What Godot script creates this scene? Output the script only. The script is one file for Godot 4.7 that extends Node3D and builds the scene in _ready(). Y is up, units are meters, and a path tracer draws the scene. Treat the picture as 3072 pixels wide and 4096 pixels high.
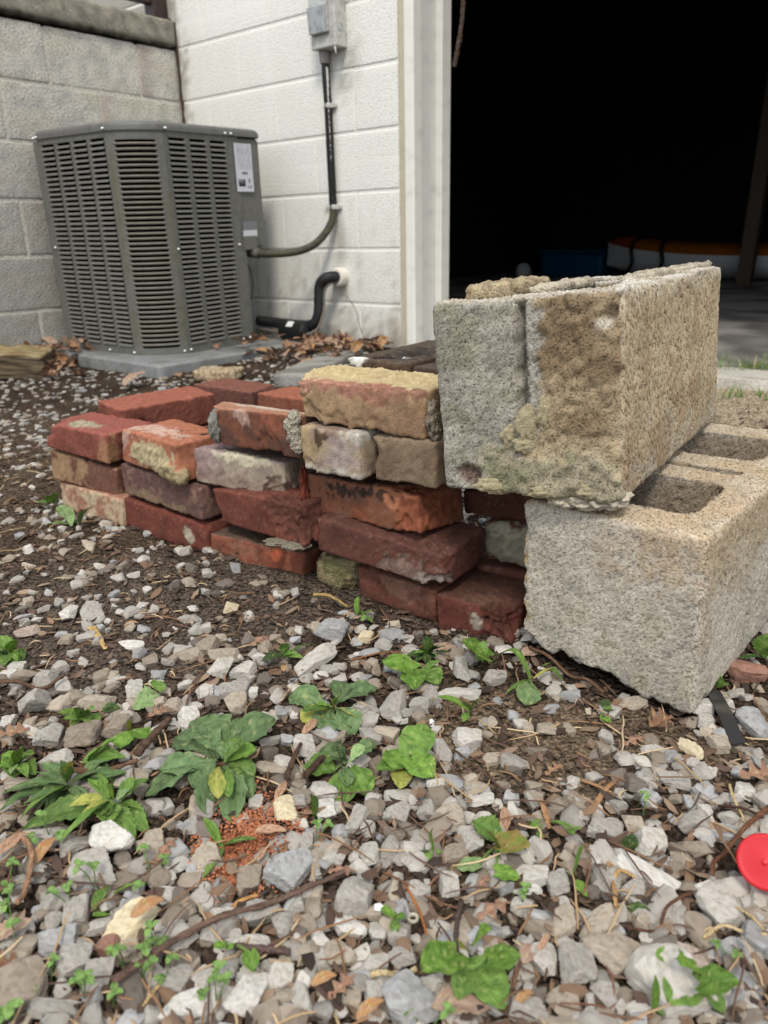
extends Node3D
# A dry-stacked brick ring and two concrete blocks on weedy gravel, in front of a block-built garage.

var used := {}
var M := {}
var nA := FastNoiseLite.new()
var nB := FastNoiseLite.new()
var nC := FastNoiseLite.new()
var rng := RandomNumberGenerator.new()
# the front wall of the garage: origin on the wall line, along (to the right) and out (towards the yard)
var W0 := Vector3(0, 0, -3.011)
var WS := Vector3(0.7711, 0, 0.6367)
var WT := Vector3(-0.6367, 0, 0.7711)


# ---------------------------------------------------------------- helpers
func K(r: float, g: float, b: float) -> Color:      # sRGB 0..255 -> linear
	return Color(r / 255.0, g / 255.0, b / 255.0).srgb_to_linear()

func S(r: float, g: float, b: float) -> Color:
	return Color(r / 255.0, g / 255.0, b / 255.0)

func sm(a: float, b: float, x: float) -> float:
	return smoothstep(a, b, x)

func wall(s: float, y: float, t: float) -> Vector3:
	return W0 + WS * s + WT * t + Vector3(0, y, 0)

func wall_turn() -> float:      # turns local x to WS and local z to WT
	return atan2(-WS.z, WS.x)

func numbered(called: String) -> String:
	if not used.has(called):
		used[called] = 0
		return called
	used[called] += 1
	return "%s_%03d" % [called, used[called]]

func tag(o: Node, label: String, category: String, group := "") -> void:
	o.set_meta("label", label)
	o.set_meta("category", category)
	if group != "":
		o.set_meta("group", group)

func thing(called: String, label: String, category: String, at := Vector3.ZERO, turn := 0.0, group := "") -> Node3D:
	var o := Node3D.new()
	o.name = numbered(called)
	o.position = at
	o.rotation.y = turn
	tag(o, label, category, group)
	add_child(o)
	return o

func part(called: String, mesh: Mesh, mat: Material, parent: Node3D, at := Vector3.ZERO, turn := Vector3.ZERO) -> MeshInstance3D:
	var o := MeshInstance3D.new()
	o.name = called
	o.mesh = mesh
	o.material_override = mat
	o.position = at
	o.rotation = turn
	parent.add_child(o, true)
	return o

func solo(called: String, mesh: Mesh, mat: Material, label: String, category: String, at := Vector3.ZERO, group := "") -> MeshInstance3D:
	var o := MeshInstance3D.new()
	o.name = numbered(called)
	o.mesh = mesh
	o.material_override = mat
	o.position = at
	tag(o, label, category, group)
	add_child(o)
	return o

func structure(called: String, mesh: Mesh, mat: Material, kind := "structure") -> MeshInstance3D:
	var o := MeshInstance3D.new()
	o.name = called
	o.mesh = mesh
	o.material_override = mat
	o.set_meta("kind", kind)
	o.set_meta("label", called.replace("_", " "))
	o.set_meta("category", called.replace("_", " "))
	add_child(o)
	return o


class Mb:
	var v := PackedVector3Array()
	var c := PackedColorArray()
	var ix := PackedInt32Array()
	var key := {}
	func add(p: Vector3, col: Color) -> int:
		v.append(p)
		c.append(col)
		return v.size() - 1
	func quad(a: int, b: int, d: int, e: int) -> void:
		ix.append_array(PackedInt32Array([a, b, d, a, d, e]))
	func tri(a: int, b: int, d: int) -> void:
		ix.append_array(PackedInt32Array([a, b, d]))
	func mesh(smooth := true) -> ArrayMesh:
		var ar := []
		ar.resize(Mesh.ARRAY_MAX)
		ar[Mesh.ARRAY_VERTEX] = v
		ar[Mesh.ARRAY_COLOR] = c
		ar[Mesh.ARRAY_INDEX] = ix
		if smooth:
			var nn := PackedVector3Array()
			nn.resize(v.size())
			for i in range(0, ix.size(), 3):
				var a := ix[i]
				var b := ix[i + 1]
				var d := ix[i + 2]
				var n := (v[d] - v[a]).cross(v[b] - v[a])
				nn[a] += n
				nn[b] += n
				nn[d] += n
			for i in nn.size():
				nn[i] = nn[i].normalized() if nn[i].length_squared() > 0.0 else Vector3.UP
			ar[Mesh.ARRAY_NORMAL] = nn
		var m := ArrayMesh.new()
		m.add_surface_from_arrays(Mesh.PRIMITIVE_TRIANGLES, ar)
		return m


func steps(half: float, n: int) -> PackedFloat32Array:
	var o := PackedFloat32Array()
	for i in n + 1:
		o.append(-half + 2.0 * half * i / n)
	return o

# the skin of a box cut into cells; fn(q, n) gives [position, colour]; r rounds the edges; holes are index rectangles [i0, i1, k0, k1] through the height
func lattice(mb: Mb, xs: PackedFloat32Array, ys: PackedFloat32Array, zs: PackedFloat32Array, r: float, fn: Callable, holes := []) -> void:
	var h := Vector3(xs[-1], ys[-1], zs[-1])
	var nx := xs.size() - 1
	var ny := ys.size() - 1
	var nz := zs.size() - 1
	var key := {}
	var at := func(i: int, j: int, k: int, hole: int) -> int:
		var id := (i * 4096 + j) * 4096 + k
		if key.has(id):
			return key[id]
		var q := Vector3(xs[i], ys[j], zs[k])
		var nrm := Vector3.ZERO
		if hole >= 0:
			var e: Array = holes[hole]
			var c := Vector2(xs[e[0]] + xs[e[1]], zs[e[2]] + zs[e[3]]) * 0.5
			var hs := Vector2(xs[e[1]] - xs[e[0]], zs[e[3]] - zs[e[2]]) * 0.5
			var rc := minf(0.02, minf(hs.x, hs.y) * 0.8)
			var d2 := Vector2(q.x, q.z) - c
			var inn := d2.clamp(-hs + Vector2(rc, rc), hs - Vector2(rc, rc))
			var out := d2 - inn
			if out.length() > rc:
				d2 = inn + out.normalized() * rc
			q.x = c.x + d2.x
			q.z = c.y + d2.y
			nrm = Vector3(-out.x, 0, -out.y).normalized()
			if j == ny:
				nrm = (nrm + Vector3.UP).normalized()
		else:
			var rr := r
			var inner := q.clamp(-h + Vector3(rr, rr, rr), h - Vector3(rr, rr, rr))
			var dv := q - inner
			nrm = dv.normalized()
			if dv.length() > rr:
				q = inner + nrm * rr
		var got: Array = fn.call(q, nrm)
		key[id] = mb.add(got[0], got[1])
		return key[id]
	var hole_of := func(i: int, k: int) -> int:
		for n in holes.size():
			var e: Array = holes[n]
			if i >= e[0] and i <= e[1] and k >= e[2] and k <= e[3]:
				return n
		return -1
	for i in nx:
		for j in ny:
			mb.quad(at.call(i, j, nz, -1), at.call(i, j + 1, nz, -1), at.call(i + 1, j + 1, nz, -1), at.call(i + 1, j, nz, -1))
			mb.quad(at.call(i, j, 0, -1), at.call(i + 1, j, 0, -1), at.call(i + 1, j + 1, 0, -1), at.call(i, j + 1, 0, -1))
	for k in nz:
		for j in ny:
			mb.quad(at.call(0, j, k, -1), at.call(0, j + 1, k, -1), at.call(0, j + 1, k + 1, -1), at.call(0, j, k + 1, -1))
			mb.quad(at.call(nx, j, k, -1), at.call(nx, j, k + 1, -1), at.call(nx, j + 1, k + 1, -1), at.call(nx, j + 1, k, -1))
	for i in nx:
		for k in nz:
			var skip := false
			for e in holes:
				if i >= e[0] and i < e[1] and k >= e[2] and k < e[3]:
					skip = true
			if skip:
				continue
			var a: int = hole_of.call(i, k)
			var b: int = hole_of.call(i + 1, k)
			var c: int = hole_of.call(i + 1, k + 1)
			var d: int = hole_of.call(i, k + 1)
			mb.quad(at.call(i, ny, k, a), at.call(i + 1, ny, k, b), at.call(i + 1, ny, k + 1, c), at.call(i, ny, k + 1, d))
			mb.quad(at.call(i, 0, k, a), at.call(i, 0, k + 1, d), at.call(i + 1, 0, k + 1, c), at.call(i + 1, 0, k, b))
	for n in holes.size():
		var e: Array = holes[n]
		for j in ny:
			for i in range(e[0], e[1]):
				mb.quad(at.call(i, j, e[2], n), at.call(i, j + 1, e[2], n), at.call(i + 1, j + 1, e[2], n), at.call(i + 1, j, e[2], n))
				mb.quad(at.call(i, j, e[3], n), at.call(i + 1, j, e[3], n), at.call(i + 1, j + 1, e[3], n), at.call(i, j + 1, e[3], n))
			for k in range(e[2], e[3]):
				mb.quad(at.call(e[0], j, k, n), at.call(e[0], j, k + 1, n), at.call(e[0], j + 1, k + 1, n), at.call(e[0], j + 1, k, n))
				mb.quad(at.call(e[1], j, k, n), at.call(e[1], j + 1, k, n), at.call(e[1], j + 1, k + 1, n), at.call(e[1], j, k + 1, n))

# a chamfered box appended to a builder
func box(mb: Mb, at: Vector3, size: Vector3, col: Color, bevel := 0.003, basis := Basis.IDENTITY) -> void:
	var h := size * 0.5
	var b := minf(bevel, minf(h.x, minf(h.y, h.z)) * 0.49)
	lattice(mb, PackedFloat32Array([-h.x, -h.x + b, h.x - b, h.x]), PackedFloat32Array([-h.y, -h.y + b, h.y - b, h.y]), PackedFloat32Array([-h.z, -h.z + b, h.z - b, h.z]), b,
		func(q: Vector3, _n: Vector3) -> Array: return [at + basis * q, col])

func box_mesh(size: Vector3, col := Color.WHITE, bevel := 0.003) -> ArrayMesh:
	var mb := Mb.new()
	box(mb, Vector3.ZERO, size, col, bevel)
	return mb.mesh(false)

# a tube along points with a radius each
func tube(mb: Mb, pts: Array, radii: Array, col: Color, sides := 10, col2 = null, rough := 0.0) -> void:
	var up := Vector3(0.13, 0.95, 0.21).normalized()
	var last := []
	for i in pts.size():
		var p: Vector3 = pts[i]
		var d: Vector3 = (pts[mini(i + 1, pts.size() - 1)] - pts[maxi(i - 1, 0)]).normalized()
		if absf(d.dot(up)) > 0.95:
			up = Vector3(0.9, 0.1, 0.4).normalized()
		var x := up.cross(d).normalized()
		var y := d.cross(x)
		up = y
		var ring := []
		var r: float = radii[mini(i, radii.size() - 1)]
		for s in sides:
			var a := TAU * s / sides
			var rr := r * (1.0 + rough * nA.get_noise_3d(p.x * 90.0 + cos(a), p.y * 90.0 + sin(a), p.z * 90.0))
			var cc := col
			if col2 != null:
				cc = col.lerp(col2, clampf(0.5 + 0.9 * nB.get_noise_3d(p.x * 120.0 + cos(a), p.y * 120.0, p.z * 120.0 + sin(a)), 0, 1))
			ring.append(mb.add(p + (x * cos(a) + y * sin(a)) * rr, cc))
		if last.size():
			for s in sides:
				var t := (s + 1) % sides
				mb.quad(last[s], ring[s], ring[t], last[t])
		else:
			var c0 := mb.add(p, col)
			for s in sides:
				mb.tri(c0, ring[s], ring[(s + 1) % sides])
		last = ring
	var c1 := mb.add(pts[-1], col)
	for s in sides:
		mb.tri(c1, last[(s + 1) % sides], last[s])

func curve(pts: Array, n: int) -> Array:      # a smooth run through the points
	var c := Curve3D.new()
	for i in pts.size():
		var d: Vector3 = (pts[mini(i + 1, pts.size() - 1)] - pts[maxi(i - 1, 0)]) / 6.0
		c.add_point(pts[i], -d, d)
	var o := []
	var l := c.get_baked_length()
	for i in n + 1:
		o.append(c.sample_baked(l * i / n, true))
	return o

# a lathed solid: profile of (radius, height), about y
func lathe(mb: Mb, prof: Array, col: Color, sides := 24, xf := Transform3D.IDENTITY) -> void:
	var last := []
	for i in prof.size():
		var ring := []
		for s in sides:
			var a := TAU * s / sides
			ring.append(mb.add(xf * Vector3(cos(a) * prof[i].x, prof[i].y, sin(a) * prof[i].x), col))
		if last.size():
			for s in sides:
				var t := (s + 1) % sides
				mb.quad(last[s], ring[s], ring[t], last[t])
		last = ring


# ---------------------------------------------------------------- materials
func noise_tex(kind: int, freq: float, oct: int, stops: Array, size := 512, seed_ := 1, ret := -1, as_normal := false) -> NoiseTexture2D:
	var f := FastNoiseLite.new()
	f.noise_type = kind
	f.frequency = freq
	f.seed = seed_
	f.fractal_type = FastNoiseLite.FRACTAL_FBM if oct > 1 else FastNoiseLite.FRACTAL_NONE
	f.fractal_octaves = oct
	if ret >= 0:
		f.cellular_return_type = ret
	var t := NoiseTexture2D.new()
	t.noise = f
	t.width = size
	t.height = size
	t.seamless = true
	t.seamless_blend_skirt = 0.15
	t.as_normal_map = as_normal
	var g := Gradient.new()
	var offs := PackedFloat32Array()
	var cols := PackedColorArray()
	for s in stops:
		offs.append(s[0])
		cols.append(s[1] if s[1] is Color else Color(s[1], s[1], s[1]))
	g.offsets = offs
	g.colors = cols
	t.color_ramp = g
	return t

func mat(called: String, col: Color, rough: float, o := {}) -> StandardMaterial3D:
	var m := StandardMaterial3D.new()
	m.resource_name = called
	m.albedo_color = col
	m.roughness = rough
	m.vertex_color_use_as_albedo = o.get("vc", true)
	m.metallic = o.get("metal", 0.0)
	m.metallic_specular = o.get("spec", 0.35)
	if o.has("tex"):
		m.albedo_texture = o.tex
	if o.has("bump"):
		m.heightmap_enabled = true
		m.heightmap_texture = o.bump
		m.heightmap_scale = o.get("depth", 0.2)
	if o.has("scale"):
		m.uv1_triplanar = true
		m.uv1_scale = Vector3.ONE * float(o.scale)
		m.uv1_world_triplanar = o.get("world", false)
		m.uv1_triplanar_sharpness = 4.0
	if o.has("back"):
		m.backlight_enabled = true
		m.backlight = o.back
	M[called] = m
	return m

func make_materials() -> void:
	var SI := FastNoiseLite.TYPE_SIMPLEX_SMOOTH
	var CE := FastNoiseLite.TYPE_CELLULAR
	var grain := noise_tex(SI, 0.12, 4, [[0.0, 0.66], [0.35, 0.88], [0.6, 1.0], [1.0, 1.0]], 512, 3)
	var sandy := noise_tex(SI, 0.07, 5, [[0.0, 0.0], [1.0, 1.0]], 512, 5)
	var pits := noise_tex(CE, 0.075, 1, [[0.0, 0.0], [0.25, 0.35], [0.7, 0.9], [1.0, 1.0]], 512, 7, FastNoiseLite.RETURN_DISTANCE2_SUB)
	var pebbly := noise_tex(CE, 0.075, 2, [[0.0, 1.0], [0.5, 0.6], [1.0, 0.0]], 512, 9, FastNoiseLite.RETURN_DISTANCE)
	var pebble_col := noise_tex(CE, 0.075, 2, [[0.0, 1.0], [0.4, 0.97], [0.65, 0.8], [0.85, 0.5], [1.0, 0.35]], 512, 9, FastNoiseLite.RETURN_DISTANCE)
	var speck := noise_tex(SI, 0.16, 3, [[0.0, 0.35], [0.3, 0.62], [0.42, 0.95], [0.62, 1.0], [1.0, 1.0]], 512, 13)
	var paint := noise_tex(SI, 0.06, 4, [[0.0, 0.0], [0.5, 0.6], [1.0, 1.0]], 512, 15)
	var paint_col := noise_tex(SI, 0.075, 4, [[0.0, 0.5], [0.2, 0.8], [0.34, 0.99], [1.0, 1.0]], 512, 16)
	var soilh := noise_tex(SI, 0.05, 5, [[0.0, 0.0], [1.0, 1.0]], 512, 19)
	var soilc := noise_tex(SI, 0.09, 5, [[0.0, 0.4], [0.4, 0.75], [0.6, 1.0], [1.0, 1.0]], 512, 21)
	mat("brick", Color.WHITE, 0.93, {"tex": grain, "bump": sandy, "depth": 0.07, "scale": 10.0, "spec": 0.25})
	mat("mortar_lump", Color.WHITE, 0.97, {"tex": speck, "bump": sandy, "depth": 0.2, "scale": 8.0, "spec": 0.2})
	mat("block", Color.WHITE, 0.97, {"tex": pebble_col, "bump": pebbly, "depth": 0.07, "scale": 12.0, "spec": 0.2})
	mat("block_side", Color.WHITE, 0.97, {"tex": speck, "bump": pits, "depth": 0.25, "scale": 5.0, "spec": 0.2})
	mat("painted_block", Color.WHITE, 0.8, {"tex": paint_col, "bump": paint, "depth": 0.16, "scale": 3.4, "world": true, "spec": 0.3})
	mat("bare_block", Color.WHITE, 0.95, {"tex": noise_tex(SI, 0.11, 4, [[0.0, 0.5], [0.32, 0.74], [0.48, 0.95], [1.0, 1.0]], 512, 51), "bump": pits, "depth": 0.13, "scale": 2.2, "world": true, "spec": 0.2})
	mat("concrete", Color.WHITE, 0.92, {"tex": grain, "bump": paint, "depth": 0.15, "scale": 2.0, "world": true, "spec": 0.25})
	mat("soil", Color.WHITE, 0.98, {"tex": soilc, "bump": soilh, "depth": 1.2, "scale": 3.2, "world": true, "spec": 0.2})
	mat("stone", Color.WHITE, 0.92, {"tex": noise_tex(SI, 0.014, 5, [[0.0, 0.84], [0.35, 0.93], [0.55, 0.98], [1.0, 1.0]], 512, 41), "bump": sandy, "depth": 0.03, "scale": 0.4, "spec": 0.2})
	mat("gravel", Color.WHITE, 0.92, {"spec": 0.25})
	mat("litter", Color.WHITE, 0.9, {"spec": 0.25})
	mat("bark", Color.WHITE, 0.95, {"tex": grain, "bump": sandy, "depth": 0.15, "scale": 12.0, "spec": 0.2})
	mat("leaf", Color.WHITE, 0.5, {"spec": 0.4, "back": Color(0.35, 0.4, 0.12), "bump": sandy, "depth": 0.1, "scale": 20.0})
	mat("dry_leaf", Color.WHITE, 0.85, {"spec": 0.25, "back": Color(0.12, 0.08, 0.04)})
	mat("painted_metal", Color.WHITE, 0.5, {"spec": 0.4, "tex": noise_tex(SI, 0.03, 4, [[0.0, 0.86], [0.5, 0.97], [1.0, 1.0]], 512, 31), "scale": 1.7})
	mat("galvanised", Color.WHITE, 0.5, {"metal": 0.15, "spec": 0.5, "tex": noise_tex(SI, 0.02, 4, [[0.0, 0.75], [0.5, 0.95], [1.0, 1.0]], 512, 33), "scale": 2.5})
	mat("plain", Color.WHITE, 0.6)
	mat("dark_void", Color.WHITE, 1.0, {"spec": 0.05})
	mat("trim_paint", Color.WHITE, 0.6, {"tex": noise_tex(SI, 0.02, 4, [[0.0, 0.88], [0.4, 0.98], [1.0, 1.0]], 512, 35), "scale": 1.5, "world": true})
	mat("rubber", Color.WHITE, 0.55, {"spec": 0.4})
	mat("red_plastic", Color.WHITE, 0.34, {"spec": 0.5, "tex": grain, "scale": 22.0})
	mat("screw_zinc", Color.WHITE, 0.4, {"metal": 0.7})
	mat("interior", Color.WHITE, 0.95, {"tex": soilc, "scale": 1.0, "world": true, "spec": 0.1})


func _ready() -> void:
	# camera
	var cam := Camera3D.new()
	cam.name = "camera"
	cam.transform = Transform3D(Basis(Vector3.RIGHT, -0.35203) * Basis(Vector3.BACK, -0.021866), Vector3(0, 0.45593, 0))
	cam.near = 0.02
	cam.far = 400.0
	cam.fov = 68.5017
	add_child(cam)
	var lens := CameraAttributesPhysical.new()
	lens.frustum_focal_length = 12.0 / tan(deg_to_rad(68.5017 / 2.0))
	lens.frustum_near = 0.02
	lens.frustum_far = 400.0
	lens.exposure_aperture = 5.2
	lens.frustum_focus_distance = 0.86
	cam.attributes = lens
	# overcast sky
	var sky := ProceduralSkyMaterial.new()
	sky.sky_top_color = Color(0.93, 0.95, 0.98)
	sky.sky_horizon_color = Color(0.86, 0.88, 0.91)
	sky.sky_curve = 0.3
	sky.sky_energy_multiplier = 1.05
	sky.ground_bottom_color = Color(0.42, 0.40, 0.37)
	sky.ground_horizon_color = Color(0.55, 0.54, 0.52)
	sky.sun_angle_max = 1.0
	var e := Environment.new()
	e.background_mode = Environment.BG_SKY
	e.sky = Sky.new()
	e.sky.sky_material = sky
	e.tonemap_mode = Environment.TONE_MAPPER_LINEAR
	e.tonemap_exposure = 1.58
	e.sdfgi_enabled = true
	e.ssao_enabled = true
	e.ssil_enabled = true
	var we := WorldEnvironment.new()
	we.name = "environment"
	we.environment = e
	add_child(we)
	# the veiled sun, high behind the camera and to its right
	var sun := DirectionalLight3D.new()
	sun.name = "sun"
	sun.light_energy = 0.5
	sun.light_color = Color(1.0, 0.97, 0.92)
	sun.light_angular_distance = 12.0
	sun.shadow_enabled = true
	sun.rotation_degrees = Vector3(-55, -4, 0)
	add_child(sun)
	for n in [nA, nB, nC]:
		n.noise_type = FastNoiseLite.TYPE_SIMPLEX_SMOOTH
		n.fractal_type = FastNoiseLite.FRACTAL_NONE
		n.frequency = 1.0
	nA.seed = 3
	nB.seed = 8
	nC.seed = 15
	make_materials()
	# structure
	occupied.append([wall(-0.68, 0, 0.43).x, wall(-0.68, 0, 0.43).z, wall_turn(), 0.4, 0.4])
	make_ground()
	make_garage()
	make_retaining_wall()
	# things
	make_air_conditioner()
	make_garage_contents()
	make_bricks()
	make_lower_block()
	make_upper_block()
	for i in 14:
		stones.append(rock(100 + i, 11, 5))
	occupied.append([-0.12, -0.475, 0.0, 0.022, 0.026])      # the clay patch keeps clear of loose filling
	make_stones()
	more_stones()
	make_plants()
	make_clovers()
	make_twigs()
	make_fallen_leaves()
	make_oddments()
	make_scatter()


# ---------------------------------------------------------------- ground
var occupied := []       # [centre x, centre z, turn, half x, half z]

func taken(x: float, z: float, margin := 0.0) -> bool:
	for o in occupied:
		var dx: float = x - o[0]
		var dz: float = z - o[1]
		var c: float = cos(o[2])
		var s: float = sin(o[2])
		if absf(dx * c - dz * s) < o[3] + margin and absf(dx * s + dz * c) < o[4] + margin:
			return true
	return false

func wall_t(x: float, z: float) -> float:
	return x * WT.x + (z - W0.z) * WT.z

func wall_s(x: float, z: float) -> float:
	return x * WS.x + (z - W0.z) * WS.z

func ground(x: float, z: float) -> float:
	var t := wall_t(x, z)
	var far := sm(3.0, 12.0, Vector2(x, z + 1.0).length())
	return (0.045 * sm(1.3, 0.1, t) + 0.006 * nA.get_noise_2d(x * 5.0, z * 5.0) * sm(0.0, 0.3, t) + 0.004 * nB.get_noise_2d(x * 22.0, z * 22.0) * sm(0.0, 0.2, t)) * (1.0 - far) - 0.01 * far

func blob(x: float, z: float, cx: float, cz: float, rx: float, rz: float) -> float:
	var d := Vector2((x - cx) / rx, (z - cz) / rz).length() + 0.35 * nA.get_noise_2d(x * 9.0 + 40.0, z * 9.0)
	return sm(1.15, 0.75, d)

func gravel_share(x: float, z: float) -> float:      # how much of the soil the stones cover
	var g := 0.55
	g = lerpf(g, 1.0, sm(-0.62, -0.5, z))
	g = lerpf(g, 0.19, blob(x, z, -0.45, -0.92, 0.55, 0.25))
	g = lerpf(g, 0.05, blob(x, z, 0.15, -0.6, 0.16, 0.075))
	g = lerpf(g, 0.45, blob(x, z, -0.75, -1.35, 0.35, 0.35))
	return g

func soil_colour(x: float, z: float) -> Color:
	var n := nA.get_noise_2d(x * 7.0, z * 7.0) * 0.5 + 0.5
	var f := nB.get_noise_2d(x * 60.0, z * 60.0) * 0.5 + 0.5
	var c := K(60, 50, 42).lerp(K(94, 80, 68), n * 0.6 + f * 0.4)
	c = c.lerp(K(136, 119, 99).lerp(K(114, 98, 81), f), 0.85 * blob(x, z, 0.16, -0.6, 0.17, 0.075))
	c = c.lerp(K(84, 75, 66).lerp(K(114, 102, 90), f), 0.8 * blob(x, z, -0.36, -0.88, 0.42, 0.2))
	c = c.lerp(K(214, 196, 168).lerp(K(184, 166, 140), f), 0.95 * blob(x, z, 1.15, -1.95, 0.8, 0.42))
	c = c.lerp(K(92, 76, 62).lerp(K(112, 98, 84), f), 0.8 * blob(x, z, -0.8, -1.6, 0.7, 0.6))
	return c

func make_ground() -> void:
	var xs := PackedFloat32Array([-80, -40, -20, -10, -5, -3.5, -2.6, -2.0, -1.7])
	var x := -1.5
	while x < 1.55:
		xs.append(x)
		x += 0.008 if absf(x) < 0.75 else 0.014
	xs.append_array(PackedFloat32Array([1.7, 2.0, 2.6, 3.5, 5, 10, 20, 40, 80]))
	var zs := PackedFloat32Array([-80, -40, -20, -12, -8, -6, -5, -4.2, -3.7, -3.4])
	var z := -3.2
	while z < 0.1:
		zs.append(z)
		z += 0.014 if z < -1.3 else 0.007
	zs.append_array(PackedFloat32Array([0.2, 0.5, 1, 2, 4, 8, 16, 40, 80]))
	var mb := Mb.new()
	for k in zs.size():
		for i in xs.size():
			mb.add(Vector3(xs[i], ground(xs[i], zs[k]), zs[k]), soil_colour(xs[i], zs[k]))
	var n := xs.size()
	for k in zs.size() - 1:
		for i in n - 1:
			mb.quad(k * n + i, k * n + i + 1, (k + 1) * n + i + 1, (k + 1) * n + i)
	structure("ground", mb.mesh(), M.soil)


# ---------------------------------------------------------------- the garage
func course_block(l: float, h: float, d: float, at: Vector3, tone: Callable, nx: int, ny: int, rough := 0.0) -> ArrayMesh:
	var mb := Mb.new()
	var b := 0.004
	var xs := PackedFloat32Array([-l / 2])
	for i in nx + 1:
		xs.append(-l / 2 + b + (l - 2 * b) * i / nx)
	xs.append(l / 2)
	var ys := PackedFloat32Array([-h / 2])
	for i in ny + 1:
		ys.append(-h / 2 + b + (h - 2 * b) * i / ny)
	ys.append(h / 2)
	lattice(mb, xs, ys, PackedFloat32Array([-d / 2, -d / 2 + b, d / 2 - b, d / 2]), b, func(q: Vector3, n: Vector3) -> Array:
		var p := q + at
		return [q + n * rough * nB.get_noise_3d(p.x * 60, p.y * 60, p.z * 60), tone.call(p)])
	return mb.mesh()

func white_tone(p: Vector3) -> Color:      # white paint, with splash dirt and streaks low on the wall
	var n := nA.get_noise_3d(p.x * 6, p.y * 3, 3.0)
	var f := nB.get_noise_3d(p.x * 25, p.y * 18, 7.0)
	var c := K(230, 229, 222).lerp(K(228, 227, 220), sm(-0.2, 0.7, n))
	var low := sm(0.62, 0.05, p.y + 0.16 * n)
	c = c.lerp(K(196, 193, 182), 0.4 * low)
	c = c.lerp(K(150, 140, 122), 0.7 * sm(0.2, 0.75, f * 0.6 + nA.get_noise_3d(p.x * 14, p.y * 4, 11.0) * 0.8) * sm(0.7, 0.0, p.y))
	c = c.lerp(K(128, 112, 92), 0.8 * sm(0.16, 0.0, p.y + 0.08 * f))
	# rust and grime under the pipe sleeve
	c = c.lerp(K(120, 88, 66), 0.75 * sm(0.055, 0.0, Vector2((p.x + 0.185) * 1.2, (p.y - 0.265) * 0.9).length() + 0.02 * f))
	# algae under the switch box and along the conduit
	c = c.lerp(K(120, 118, 104), 0.55 * sm(0.1, 0.0, Vector2(p.x + 0.13, (p.y - 1.03) * 0.8).length() + 0.05 * f))
	c = c.lerp(K(140, 134, 118), 0.6 * sm(0.05, 0.0, absf(p.x + 0.2 + 0.02 * n)) * sm(0.6, 0.45, p.y) * sm(0.3, 0.4, p.y))
	c = c.lerp(K(120, 100, 84), 0.8 * sm(0.02, 0.0, Vector2(p.x + 0.25, p.y - 0.555).length() + 0.01 * f))
	# dark growth by the corner of the two walls, high up
	c = c.lerp(K(130, 122, 108), 0.7 * sm(0.07, 0.0, (p.x + 1.097) + 0.05 * f + 0.04 * n))
	return c

func grey_tone(p: Vector3) -> Color:       # p.x runs out from the corner, p.y up
	var n := nA.get_noise_3d(p.x * 15, p.y * 15, 21.0)
	var f := nB.get_noise_3d(p.x * 30, p.y * 30, 27.0)
	var c := K(208, 204, 194).lerp(K(184, 182, 175), sm(-0.5, 0.6, n + 0.6 * f))
	c = c.lerp(K(200, 191, 170), 0.4 * sm(0.0, 0.6, nA.get_noise_3d(p.x * 4, p.y * 9, 31.0)))
	c = c.lerp(K(142, 141, 137), 0.6 * sm(0.9, 0.2, p.y + 0.25 * n))
	c = c.lerp(K(160, 128, 108), 0.4 * sm(0.1, 0.0, p.x + 0.06 * f))
	return c

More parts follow.
